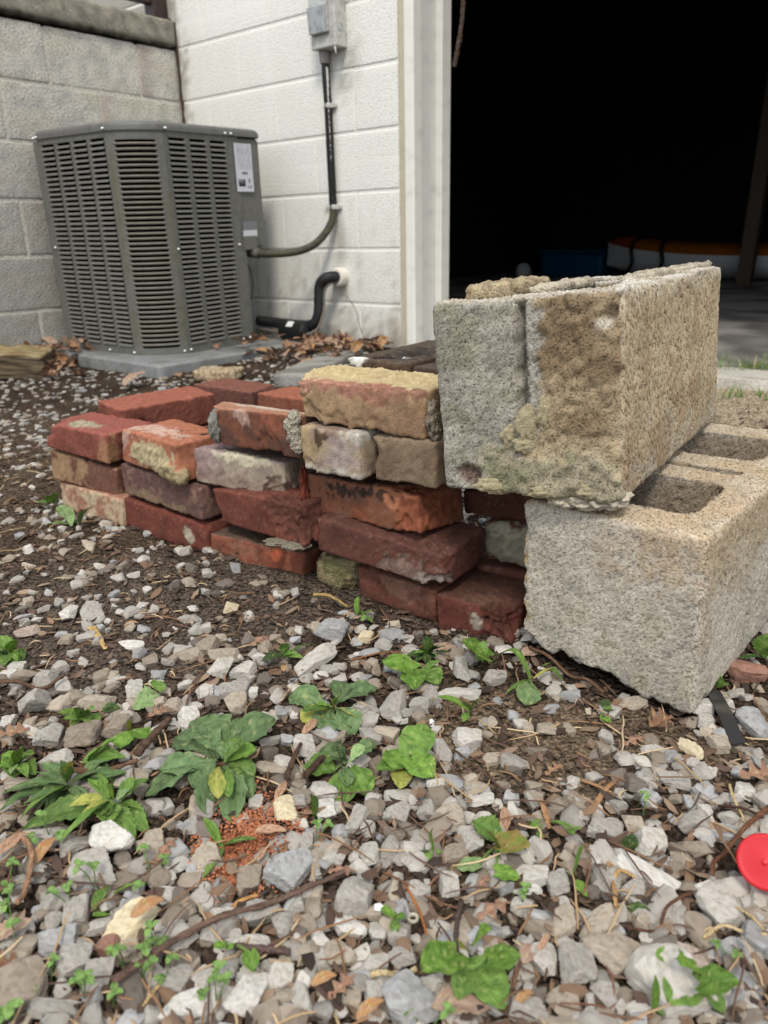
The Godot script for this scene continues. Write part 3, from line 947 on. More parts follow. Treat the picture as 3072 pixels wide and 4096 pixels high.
# ---------------------------------------------------------------- bricks and blocks
# eight corners: front bottom left, front bottom right, front top left, front top right, then the same four at the back
func brick(called: String, label: String, group: String, P: Array, spec: Dictionary) -> MeshInstance3D:
	var base: Vector3 = (P[0] + P[1] + P[4] + P[5]) / 4.0
	var L: float = (P[0].distance_to(P[1]) + P[2].distance_to(P[3])) / 2.0
	var H: float = (P[0].distance_to(P[2]) + P[1].distance_to(P[3])) / 2.0
	var D: float = (P[0].distance_to(P[4]) + P[1].distance_to(P[5])) / 2.0
	var half := Vector3(L, H, D) / 2.0
	var cell: float = spec.get("cell", 0.0032)
	var off := Vector3(hash(called + label) % 97, hash(label) % 89, hash(label + "z") % 83) * 0.37
	var c1: Color = spec.c
	var c2: Color = spec.get("c2", c1 * 0.75)
	var top: Color = spec.get("top", c1)
	var mixlo: float = spec.get("lo", -0.1)
	var mixhi: float = spec.get("hi", 0.6)
	var patches: Array = spec.get("patches", [])
	var chips: Array = spec.get("chips", [])
	var rough: float = spec.get("rough", 0.0012)
	var wear: float = spec.get("wear", 1.0)
	var r0: float = spec.get("r", 0.0026)
	var mb := Mb.new()
	lattice(mb, steps(half.x, int(L / cell)), steps(half.y, int(H / cell)), steps(half.z, int(D / cell)), r0, func(q0: Vector3, n: Vector3) -> Array:
		var q := q0
		var w := q + off
		var big := nA.get_noise_3dv(w * 22.0)
		var med := nB.get_noise_3dv(w * 75.0)
		var fine := nC.get_noise_3dv(w * 230.0)
		# edge: how near to an arris
		var e := (q.abs() / half)
		var s := [e.x * half.x - half.x, e.y * half.y - half.y, e.z * half.z - half.z]
		s.sort()
		var edge := sm(-0.012, -0.001, s[1])
		var d := big * 0.0008 + med * rough * 0.45 + fine * rough * 0.5
		var cut := wear * edge * (0.0009 * maxf(0.0, med + 0.1) + 0.0042 * maxf(0.0, nA.get_noise_3dv(w * 38.0) - 0.2))
		var c := c1.lerp(c2, sm(mixlo, mixhi, big * 0.75 + med * 0.4))
		c = c.lerp(top, sm(0.5, 0.9, n.y))
		c = c * (1.0 + 0.14 * med + 0.12 * fine)
		var bits := nB.get_noise_3dv(w * 310.0)
		if bits > 0.72:
			c = c.lerp(K(176, 150, 128), 0.22)
		elif bits < -0.7:
			c = c * 0.7
			d -= 0.001
		c = c.lerp(c * 1.15, edge * sm(0.0, 0.5, med))
		var u := Vector3(q.x / half.x, q.y / half.y, q.z / half.z)
		for ch in chips:
			var cp: Vector3 = ch[0]
			var dist := ((q - cp * half)).length() / float(ch[1]) + 0.22 * med
			if dist < 1.0:
				var k := 1.0 - dist * dist
				cut += ch[2] * sqrt(k) * (0.85 + 0.2 * fine)
				if ch.size() > 3:
					c = c.lerp((ch[3] as Color) * (1.0 + 0.3 * fine + 0.2 * med), sm(0.0, 0.35, k))
		for pt in patches:
			var pp: Vector3 = pt[0]
			var rr: Vector3 = pt[1]
			var v := (q - pp * half)
			var dist := Vector3(v.x / rr.x, v.y / rr.y, v.z / rr.z).length() + float(pt[4]) * (0.6 * med + 0.5 * nA.get_noise_3dv(w * 48.0))
			if dist < 1.0:
				var k := sm(1.0, 0.82, dist)
				d += pt[3] * k * (0.8 + 0.4 * med + 0.3 * fine)
				c = c.lerp((pt[2] as Color) * (1.0 + 0.2 * fine + 0.25 * med), k * float(pt[5]))
		q += n * d - (q / half).normalized() * cut
		u = Vector3(q.x / half.x, q.y / half.y, q.z / half.z) * 0.5 + Vector3(0.5, 0.5, 0.5)
		u.z = 1.0 - u.z
		var f0: Vector3 = P[0].lerp(P[1], u.x).lerp(P[2].lerp(P[3], u.x), u.y)
		var f1: Vector3 = P[4].lerp(P[5], u.x).lerp(P[6].lerp(P[7], u.x), u.y)
		var lum := c.r * 0.3 + c.g * 0.59 + c.b * 0.11
		c = c.lerp(Color(lum, lum * 0.97, lum * 0.92), 0.19)
		var red := sm(1.5, 2.6, c.r / maxf(c.g, 0.001))
		c *= 0.88
		c.g *= 1.0 + 0.04 * red
		c.b *= 0.95 - 0.08 * red
		c.a = 1.0
		return [f0.lerp(f1, u.z) - base, c.clamp(Color(0.002, 0.002, 0.002), Color(0.95, 0.95, 0.95))])
	var dir: Vector3 = P[1] - P[0]
	var yaw := atan2(-dir.z, dir.x)
	occupied.append([base.x, base.z, yaw, L / 2, D / 2])
	return solo(called, mb.mesh(), M[spec.get("mat", "brick")], label, spec.get("cat", "brick"), base, group)

func pose(yaw: float, x: float, y: float, z: float, tx: float, tz: float) -> Transform3D:
	return Transform3D(Basis(Vector3.UP, yaw) * Basis(Vector3.RIGHT, tx) * Basis(Vector3.BACK, tz), Vector3(x, y, z))

func lump(mb: Mb, at: Vector3, r: Vector3, col: Color, col2: Color, seed_: float, flat := 0.0) -> void:      # a crusty blob of mortar
	var n := 22
	var rows := []
	for i in n + 1:
		var row := []
		var th := PI * i / n
		for j in n * 2:
			var ph := TAU * j / (n * 2)
			var d := Vector3(sin(th) * cos(ph), cos(th), sin(th) * sin(ph))
			var k := 1.0 + 0.26 * nA.get_noise_3dv(d * 1.6 + Vector3(seed_, 0, 0)) + 0.1 * nB.get_noise_3dv(d * 4.0 + Vector3(0, seed_, 0)) + 0.025 * nC.get_noise_3dv(d * 12.0)
			row.append(mb.add(at + d * r * k, col.lerp(col2, clampf(0.5 + nB.get_noise_3dv(d * 3.0 + Vector3(seed_, 2, 0)), 0, 1))))
		rows.append(row)
	for i in n:
		for j in n * 2:
			var k := (j + 1) % (n * 2)
			mb.quad(rows[i][j], rows[i][k], rows[i + 1][k], rows[i + 1][j])

func make_lower_block() -> void:
	var W := 0.194
	var H := 0.19
	var L := 0.39
	var xf := pose(-0.741, 0.224, 0.006, -0.681, 0.037, 0.025)
	var o := thing("concrete_block", "hollow grey concrete block lying on gravel under the tilted block", "concrete block", xf.origin)
	occupied.append([xf.origin.x + sin(-0.741) * -L / 2, xf.origin.z - cos(-0.741) * L / 2, -0.741, W / 2, L / 2])
	var mb := Mb.new()
	var cell := 0.0026
	var xs := steps(W / 2, int(W / cell))
	var ys := steps(H / 2, int(H / cell))
	var zs := steps(L / 2, int(L / cell))
	var ix := func(a: PackedFloat32Array, v: float) -> int: return clampi(int(round((v - a[0]) / (a[1] - a[0]))), 0, a.size() - 1)
	var holes := []
	for z in [[0.195 - 0.151, 0.195 - 0.046], [0.007, -0.007], [-0.046, -0.151]]:
		var hx := 0.063 if absf(z[0] - z[1]) > 0.05 else 0.06
		holes.append([ix.call(xs, -hx), ix.call(xs, hx), ix.call(zs, minf(z[0], z[1])), ix.call(zs, maxf(z[0], z[1]))])
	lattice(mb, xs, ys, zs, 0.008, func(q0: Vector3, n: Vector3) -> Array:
		var q := q0
		var big := nA.get_noise_3dv(q * 16.0)
		var med := nB.get_noise_3dv(q * 60.0)
		var peb := nC.get_noise_3dv(q * 270.0)
		var fine := nC.get_noise_3dv(q * 520.0 + Vector3(9, 0, 3))
		var d := 0.001 * big + 0.0007 * med + 0.0006 * peb + 0.0004 * fine
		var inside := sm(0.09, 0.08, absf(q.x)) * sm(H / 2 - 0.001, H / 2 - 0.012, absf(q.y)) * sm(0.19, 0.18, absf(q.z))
		var c := K(190, 182, 167).lerp(K(172, 165, 152), sm(-0.3, 0.6, big + 0.5 * med))
		# rain washed grey above, tan near the top right corner, green low down
		var front := sm(0.6, 0.9, n.z)
		c = c.lerp(K(184, 160, 130), 0.65 * sm(0.25, 0.75, q.x / W + 0.5 + 0.3 * big) * sm(0.62, 0.9, q.y / H + 0.5 + 0.18 * med))
		c = c.lerp(K(160, 154, 128), 0.5 * front * sm(0.55, 0.1, q.y / H + 0.5 + 0.4 * big) * sm(-0.3, 0.3, nA.get_noise_3dv(q * 26.0)))
		c = c.lerp(K(150, 142, 142), 0.4 * front * sm(0.12, 0.02, q.y / H + 0.5 + 0.1 * med))
		c = c.lerp(K(178, 146, 96), 0.8 * sm(-0.085, -0.094, q.x + 0.012 * med) * sm(0.3, 0.6, nB.get_noise_3dv(q * 30.0) + 0.3))
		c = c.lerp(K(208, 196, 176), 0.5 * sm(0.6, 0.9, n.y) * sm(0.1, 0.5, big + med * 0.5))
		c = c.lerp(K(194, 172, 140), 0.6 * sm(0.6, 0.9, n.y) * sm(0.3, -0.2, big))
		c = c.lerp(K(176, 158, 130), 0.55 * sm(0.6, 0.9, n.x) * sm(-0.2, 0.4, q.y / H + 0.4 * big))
		c = c.lerp(K(150, 132, 112), 0.6 * inside)  # core walls: dirty brown, with the shade of the holes painted in
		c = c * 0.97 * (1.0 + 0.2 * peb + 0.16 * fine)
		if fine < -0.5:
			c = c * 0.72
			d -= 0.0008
		if nB.get_noise_3dv(q * 120.0 + Vector3(0, 5, 0)) > 0.66:
			c = c.lerp(K(208, 200, 186), 0.6)
		# the bottom edge of the front is knocked ragged, most of all at its left
		var low := q.y + H / 2
		var bite := 0.024 * sm(-0.06, -0.097, q.x) + 0.016 * sm(0.06, -0.03, q.x) * sm(-0.097, -0.05, q.x) + 0.005 + 0.005 * med + 0.006 * nA.get_noise_3dv(q * 40.0)
		if q.z > 0.1 and low < bite:
			d -= (bite - low) * 0.9 * sm(0.1, 0.15, q.z)
			q.y += (bite - low) * 0.7 * sm(0.1, 0.17, q.z)
		# chipped left arris
		d -= 0.006 * sm(-0.086, -0.097, q.x) * sm(0.16, 0.195, q.z) * maxf(0.0, nA.get_noise_3dv(q * 35.0 + Vector3(0, 3, 0)) + 0.2)
		q += n * d
		c.a = 1.0
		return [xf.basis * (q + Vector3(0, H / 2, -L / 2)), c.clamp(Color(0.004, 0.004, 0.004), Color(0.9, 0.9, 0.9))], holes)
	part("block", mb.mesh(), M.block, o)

func make_upper_block() -> void:
	var W := 0.194
	var H := 0.194
	var L := 0.397
	var xf := pose(-0.604, 0.146, 0.206, -0.72, 0.003, 0.093)
	var o := thing("concrete_block", "tilted stained concrete block with grooved end, stacked on lower block", "concrete block", xf.origin)
	var mb := Mb.new()
	var cell := 0.0026
	var xs := steps(W / 2, int(W / cell))
	var ys := steps(H / 2, int(H / cell))
	var zs := steps(L / 2, int(L / cell))
	var ix := func(a: PackedFloat32Array, v: float) -> int: return clampi(int(round((v - a[0]) / (a[1] - a[0]))), 0, a.size() - 1)
	var holes := []
	for z in [[0.03, 0.15], [-0.15, -0.03]]:
		holes.append([ix.call(xs, -0.06), ix.call(xs, 0.06), ix.call(zs, z[0]), ix.call(zs, z[1])])
	lattice(mb, xs, ys, zs, 0.006, func(q0: Vector3, n: Vector3) -> Array:
		var q := q0
		var big := nA.get_noise_3dv(q * 16.0 + Vector3(4, 4, 4))
		var med := nB.get_noise_3dv(q * 60.0)
		var peb := nC.get_noise_3dv(q * 270.0)
		var fine := nC.get_noise_3dv(q * 520.0 + Vector3(9, 0, 3))
		var d := 0.0013 * big + 0.0008 * med
		var side := sm(0.6, 0.9, n.x)
		var front := sm(0.6, 0.9, n.z)
		var f := q.x / W + 0.5
		var g := q.y / H + 0.5
		var c := K(180, 174, 161).lerp(K(156, 151, 140), sm(-0.3, 0.6, big + 0.5 * med))
		if front > 0.0:
			# left of the groove bare grey with moss, right of it a brown mortar skin
			var edge := f + 0.025 * med + 0.03 * nA.get_noise_3dv(q * 30.0)
			var skin := sm(0.585, 0.615, edge + 0.1 * sm(0.42, 0.2, g))
			var grey := c.lerp(K(134, 134, 108), 0.5 * sm(-0.1, 0.9, nB.get_noise_3dv(q * 45.0) * 0.5 + nA.get_noise_3dv(q * 20.0 + Vector3(1, 7, 0)) + 0.75 * sm(0.34, 0.05, Vector2(f - 0.16, g - 0.74).length())) * sm(0.5, 0.42, f))
			var brown := K(164, 145, 118).lerp(K(138, 119, 95), sm(-0.3, 0.4, big + 0.4 * med)).lerp(K(180, 164, 134), sm(0.45, 0.1, g + 0.2 * big))
			brown = brown.lerp(K(206, 198, 182), 0.85 * sm(0.4, 0.62, 0.7 * nA.get_noise_3dv(q * 34.0 + Vector3(3, 0, 8)) + 0.62 * sm(0.16, 0.0, Vector2((f - 0.94) * 1.5, g - 0.84).length()) - 0.1 + 0.3 * sm(0.1, 0.0, Vector2(f - 0.66, g - 0.93).length())))
			c = c.lerp(grey.lerp(brown, skin), front)
			d += front * (lerpf(0.0015 * peb + 0.0007 * fine, 0.0008 * med + 0.0005 * fine + 0.0036 * absf(nA.get_noise_3dv(q * 42.0)) + 0.0014 * nB.get_noise_3dv(q * 95.0) + 0.0005, skin))
			# spread of mortar across the foot
			var foot := sm(0.30, 0.22, g + 0.12 * absf(f - 0.55) + 0.05 * med + 0.10 * nA.get_noise_3dv(q * 25.0)) * sm(0.2, 0.3, f + 0.1 * (0.2 - g) + 0.03 * med)
			c = c.lerp(K(162, 153, 130).lerp(K(130, 131, 102), 0.6 * sm(0.05, 0.5, nA.get_noise_3dv(q * 28.0 + Vector3(5, 5, 0)) + 0.55 * sm(0.24, 0.02, Vector2(f - 0.36, g - 0.12).length()))), foot * front)
			d += front * foot * (0.0035 + 0.0008 * med + 0.0012 * nA.get_noise_3dv(q * 40.0))
			# a pocket of dirt and rotted leaf low at the left
			var pocket := sm(0.075, 0.03, Vector2((f - 0.17) * 0.8, g - 0.085).length() + 0.03 * med)
			c = c.lerp(K(92, 74, 64).lerp(K(120, 92, 84), clampf(0.5 + fine, 0, 1)), pocket * front * 0.85)
			d -= front * pocket * 0.006
			var nick := sm(0.055, 0.02, Vector2((f - 0.945) * 1.4, g - 0.905).length() + 0.02 * med)
			d -= front * nick * 0.007
			# the groove
			var gx := absf(f - 0.495 - 0.01 * med) * W
			var open := sm(0.36, 0.44, g + 0.04 * med)
			d -= front * open * 0.016 * sm(0.0062, 0.003, gx)
		if side > 0.0:
			var str_ := nC.get_noise_3d(q.x * 420.0, q.y * 300.0, q.z * 430.0)
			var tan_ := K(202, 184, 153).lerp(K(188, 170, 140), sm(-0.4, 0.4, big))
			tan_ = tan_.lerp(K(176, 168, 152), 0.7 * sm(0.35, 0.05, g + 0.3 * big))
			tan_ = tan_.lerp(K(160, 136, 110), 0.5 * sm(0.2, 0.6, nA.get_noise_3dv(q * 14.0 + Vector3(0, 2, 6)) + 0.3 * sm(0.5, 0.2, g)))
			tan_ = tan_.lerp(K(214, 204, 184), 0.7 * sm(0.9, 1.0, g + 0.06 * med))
			if str_ < -0.22:
				tan_ = tan_.lerp(K(124, 100, 76), sm(-0.22, -0.5, str_))
				d -= 0.0013 * sm(-0.22, -0.55, str_) * side
			c = c.lerp(tan_, side)
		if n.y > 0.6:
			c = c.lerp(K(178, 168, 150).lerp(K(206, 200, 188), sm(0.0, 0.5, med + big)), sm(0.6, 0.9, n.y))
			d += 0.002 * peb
			# strips of old bed mortar along the shells
			var bed := sm(0.0, 0.3, nA.get_noise_3d(q.x * 9.0, 0, q.z * 9.0) + 0.25) * sm(0.03, 0.05, absf(q.x))
			d += 0.0035 * bed * sm(0.15, 0.0, absf(q.z - 0.02) - 0.1)
		c = c * 0.93 * (1.0 + 0.12 * peb + 0.14 * fine)
		if fine < -0.6 and side < 0.5:
			c = c * 0.74
			d -= 0.0008
		# worn arris at the right of the face
		d -= 0.004 * sm(0.086, 0.097, q.x) * sm(0.187, 0.199, q.z) * maxf(0.0, nA.get_noise_3dv(q * 40.0) + 0.3)
		q += n * d
		c.a = 1.0
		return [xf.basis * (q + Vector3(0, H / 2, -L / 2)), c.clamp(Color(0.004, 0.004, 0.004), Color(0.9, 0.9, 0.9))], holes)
	part("block", mb.mesh(), M.block, o)
	mb = Mb.new()
	var at := func(x: float, y: float, z: float) -> Vector3: return xf.basis * Vector3(x, y, z)
	var m1 := K(170, 158, 130)
	var m2 := K(152, 142, 114)
	for q in [[0.006, 0.074, 0.001, 0.016, 0.02], [-0.014, 0.06, 0.0, 0.013, 0.013], [0.022, 0.084, 0.0, 0.01, 0.018], [0.004, 0.052, 0.001, 0.018, 0.01], [-0.03, 0.008, -0.002, 0.03, 0.01], [0.03, 0.006, -0.002, 0.03, 0.009], [0.07, 0.008, -0.003, 0.02, 0.01]]:
		lump(mb, at.call(q[0], q[1], q[2] - 0.0015), Vector3(q[3] * 0.9, q[4] * 0.9, 0.0055), m1, m2, q[0] * 91.0 + q[1] * 13.0)
	for q in [[0.055, -0.004], [0.075, -0.002], [0.085, 0.002], [0.035, -0.004]]:
		lump(mb, at.call(q[0], q[1], -0.012), Vector3(0.016, 0.009, 0.014), K(196, 188, 170), K(170, 160, 142), q[0] * 77.0)
	part("mortar_smear", mb.mesh(), M.brick, o)
	mb = Mb.new()      # the piece of mortar left standing on top
	lattice(mb, steps(0.023, 16), steps(0.009, 7), steps(0.06, 36), 0.006, func(q: Vector3, n: Vector3) -> Array:
		return [at.call(-0.05 + q.x, 0.199 + q.y, -0.085 + q.z) + n * (0.003 * nA.get_noise_3dv(q * 60.0) + 0.0015 * nC.get_noise_3dv(q * 200.0)), K(176, 160, 130).lerp(K(146, 132, 108), sm(-0.3, 0.4, nB.get_noise_3dv(q * 70.0)))])
	for k in 3:
		lattice(mb, steps(0.014, 8), steps(0.005, 4), steps(0.06, 30), 0.004, func(q: Vector3, n: Vector3) -> Array:
			return [at.call([0.0, 0.062, 0.07][k] + q.x, 0.197 + q.y, [-0.11, -0.2, -0.34][k] + q.z) + n * (0.003 * nA.get_noise_3dv((q + Vector3(k, 0, 0)) * 50.0) + 0.0015 * nC.get_noise_3dv(q * 200.0)), K(190, 180, 160).lerp(K(160, 150, 132), sm(-0.3, 0.4, nB.get_noise_3dv(q * 70.0)))])
	part("old_mortar", mb.mesh(), M.mortar_lump, o)
	mb = Mb.new()      # dry rootlets clinging to the faces
	rng.seed = 77
	for k in 30:
		var onside := k % 3 != 0
		var p := Vector3(0.099, rng.randf_range(0.02, 0.12), -rng.randf_range(0.02, 0.3)) if onside else Vector3(rng.randf_range(0.0, 0.09), rng.randf_range(0.05, 0.14), 0.004)
		var pts := []
		var dv := Vector3(0, rng.randf_range(-1, 1), rng.randf_range(-1, 1)) if onside else Vector3(rng.randf_range(-1, 1), rng.randf_range(-1, 1), 0)
		for i in 7:
			pts.append(at.call(p.x, p.y, p.z) + xf.basis * Vector3(0.001, 0, 0))
			dv = (dv + Vector3(rng.randf_range(-0.5, 0.5) * (0.0 if onside else 1.0), rng.randf_range(-0.6, 0.4), rng.randf_range(-0.5, 0.5) * (1.0 if onside else 0.0))).normalized()
			p += dv * 0.006
		tube(mb, pts, [0.0003], K(150, 130, 104), 4)
	part("rootlets", mb.mesh(), M.litter, o).set_meta("kind", "stuff")


# ---------------------------------------------------------------- stones, litter, plants
var stones := []

func rock(seed_: int, div: int, cuts: int, tone := true) -> ArrayMesh:
	var r := RandomNumberGenerator.new()
	r.seed = seed_
	var planes := []
	var turn := Basis(Vector3(r.randfn(), r.randfn(), r.randfn()).normalized(), r.randf() * 0.6)
	for ax in [Vector3.RIGHT, Vector3.UP, Vector3.BACK]:
		for sg in [-1.0, 1.0]:
			var v: Vector3 = turn * (ax * sg) + Vector3(r.randfn(), r.randfn(), r.randfn()) * 0.22
			planes.append([v.normalized(), r.randf_range(0.55, 0.82)])
	for i in cuts:
		planes.append([Vector3(r.randfn(), r.randfn(), r.randfn()).normalized(), r.randf_range(0.58, 0.85)])
	var mb := Mb.new()
	var base := seed_ * 3.7
	for f in 6:
		var idx := []
		for i in div + 1:
			for j in div + 1:
				var a := tan((-1.0 + 2.0 * i / div) * PI / 4)
				var b := tan((-1.0 + 2.0 * j / div) * PI / 4)
				var d: Vector3 = [Vector3(1, a, b), Vector3(-1, b, a), Vector3(a, 1, b), Vector3(b, -1, a), Vector3(b, a, 1), Vector3(a, b, -1)][f]
				d = d.normalized()
				var reach := 1.15
				for pl in planes:
					var o: float = d.dot(pl[0])
					if o > 0.05:
						reach = minf(reach, pl[1] / o)
				var p := d * reach
				var k := nB.get_noise_3dv(p * 2.2 + Vector3(base, 0, 0))
				p *= 1.0 + 0.035 * k + 0.02 * nC.get_noise_3dv(p * 6.0 + Vector3(0, base, 0))
				var sh := 1.0 + 0.1 * k + 0.08 * nC.get_noise_3dv(p * 5.0 + Vector3(base, 0, 4))
				if nC.get_noise_3dv(p * 4.0 + Vector3(2, base, 0)) > 0.55:
					sh *= 0.8
				sh *= 1.0 + 0.16 * nC.get_noise_3dv(p * 17.0 + Vector3(0, 0, base))
				var col := Color(sh, sh * (0.985 + 0.02 * k), sh * (0.96 + 0.05 * k)) if tone else Color.WHITE
				idx.append(mb.add(p, col))
		for i in div:
			for j in div:
				mb.quad(idx[i * (div + 1) + j], idx[(i + 1) * (div + 1) + j], idx[(i + 1) * (div + 1) + j + 1], idx[i * (div + 1) + j + 1])
	return mb.mesh(false)

const TONES := {"white": [200, 196, 189], "pale": [181, 176, 168], "grey": [160, 155, 148], "blue": [156, 156, 156], "tan": [164, 153, 138], "brown": [141, 130, 117], "cream": [206, 192, 162], "pink": [170, 154, 144], "red": [152, 116, 102], "dark": [114, 106, 98]}
var stone_mats := {}

# a stone lying at x, z with its plan size and height in metres
func stone(x: float, z: float, l: float, w: float, h: float, turn: float, tone: String, label := "", sink := 0.16) -> MeshInstance3D:
	if not stone_mats.has(tone):
		var t: Array = TONES[tone]
		var m: StandardMaterial3D = M.stone.duplicate()
		m.albedo_color = S(t[0], t[1], t[2])
		m.resource_name = "stone_" + tone
		stone_mats[tone] = m
	var k := hash(Vector2(x, z))
	var o := solo("stone", stones[absi(k) % stones.size()], stone_mats[tone], label if label != "" else "loose angular piece of grey limestone gravel on the soil", "stone", Vector3(x, ground(x, z) + h * (0.5 - sink), z), "" if label != "" else "loose limestone gravel stones")
	o.basis = Basis(Vector3.UP, turn) * Basis(Vector3.RIGHT, 0.25 * sin(k * 0.37)) * Basis(Vector3.BACK, 0.22 * sin(k * 0.91)) * Basis.from_scale(Vector3(l, h, w) * 0.555)
	occupied.append([x, z, turn, l * 0.46, w * 0.46])
	return o

func in_view(x: float, z: float) -> bool:
	return absf(x) < 0.16 + 0.62 * -z + 0.12

func scatter(called: String, label: String, category: String, meshes: Array, material: Material, count: int, seed_: int, fn: Callable) -> void:
	rng.seed = seed_
	var lists := []
	for m in meshes:
		lists.append([])
	var tries := 0
	var made := 0
	while made < count and tries < count * 12:
		tries += 1
		var got = fn.call()
		if got == null:
			continue
		lists[rng.randi() % meshes.size()].append(got)
		made += 1
	for i in meshes.size():
		var mm := MultiMesh.new()
		mm.transform_format = MultiMesh.TRANSFORM_3D
		mm.use_colors = true
		mm.mesh = meshes[i]
		mm.instance_count = lists[i].size()
		for k in lists[i].size():
			mm.set_instance_transform(k, lists[i][k][0])
			mm.set_instance_color(k, lists[i][k][1])
		var o := MultiMeshInstance3D.new()
		o.name = numbered(called)
		o.multimesh = mm
		o.material_override = material
		o.set_meta("kind", "stuff")
		tag(o, label, category)
		add_child(o)

func spot() -> Vector2:      # a random place on the ground, denser towards the camera as the picture needs
	var z := -0.2 - 2.75 * pow(rng.randf(), 1.7)
	var reach := 0.42 + 0.62 * -z
	return Vector2(rng.randf_range(-reach, reach), z)

func flake(seed_: int) -> ArrayMesh:
	var r := RandomNumberGenerator.new()
	r.seed = seed_
	var mb := Mb.new()
	var n := 7
	var bend := r.randf_range(-0.5, 0.5)
	var c := mb.add(Vector3(0, 0.06, 0), Color.WHITE)
	var first := -1
	var prev := -1
	for i in n:
		var a := TAU * i / n + r.randf_range(-0.25, 0.25)
		var rad := r.randf_range(0.55, 1.0)
		var x := cos(a) * rad
		var y := sin(a) * rad * r.randf_range(0.35, 0.7)
		var sh := r.randf_range(0.75, 1.1)
		var v := mb.add(Vector3(x, bend * x * x + r.randf_range(-0.1, 0.15), y), Color(sh, sh, sh))
		if prev >= 0:
			mb.tri(c, prev, v)
		else:
			first = v
		prev = v
	mb.tri(c, prev, first)
	return mb.mesh(false)

func splinter(seed_: int) -> ArrayMesh:
	var r := RandomNumberGenerator.new()
	r.seed = seed_
	var mb := Mb.new()
	var pts := []
	var bend := r.randf_range(-0.25, 0.25)
	var bend2 := r.randf_range(-0.1, 0.12)
	for i in 6:
		var x := -0.5 + i / 5.0
		pts.append(Vector3(x, bend2 * 4 * x * x, bend * (x * x) + 0.012 * sin(x * 9.0 + seed_)))
	tube(mb, pts, [0.016, 0.022, 0.024, 0.022, 0.018, 0.01], Color.WHITE, 4)
	return mb.mesh(false)

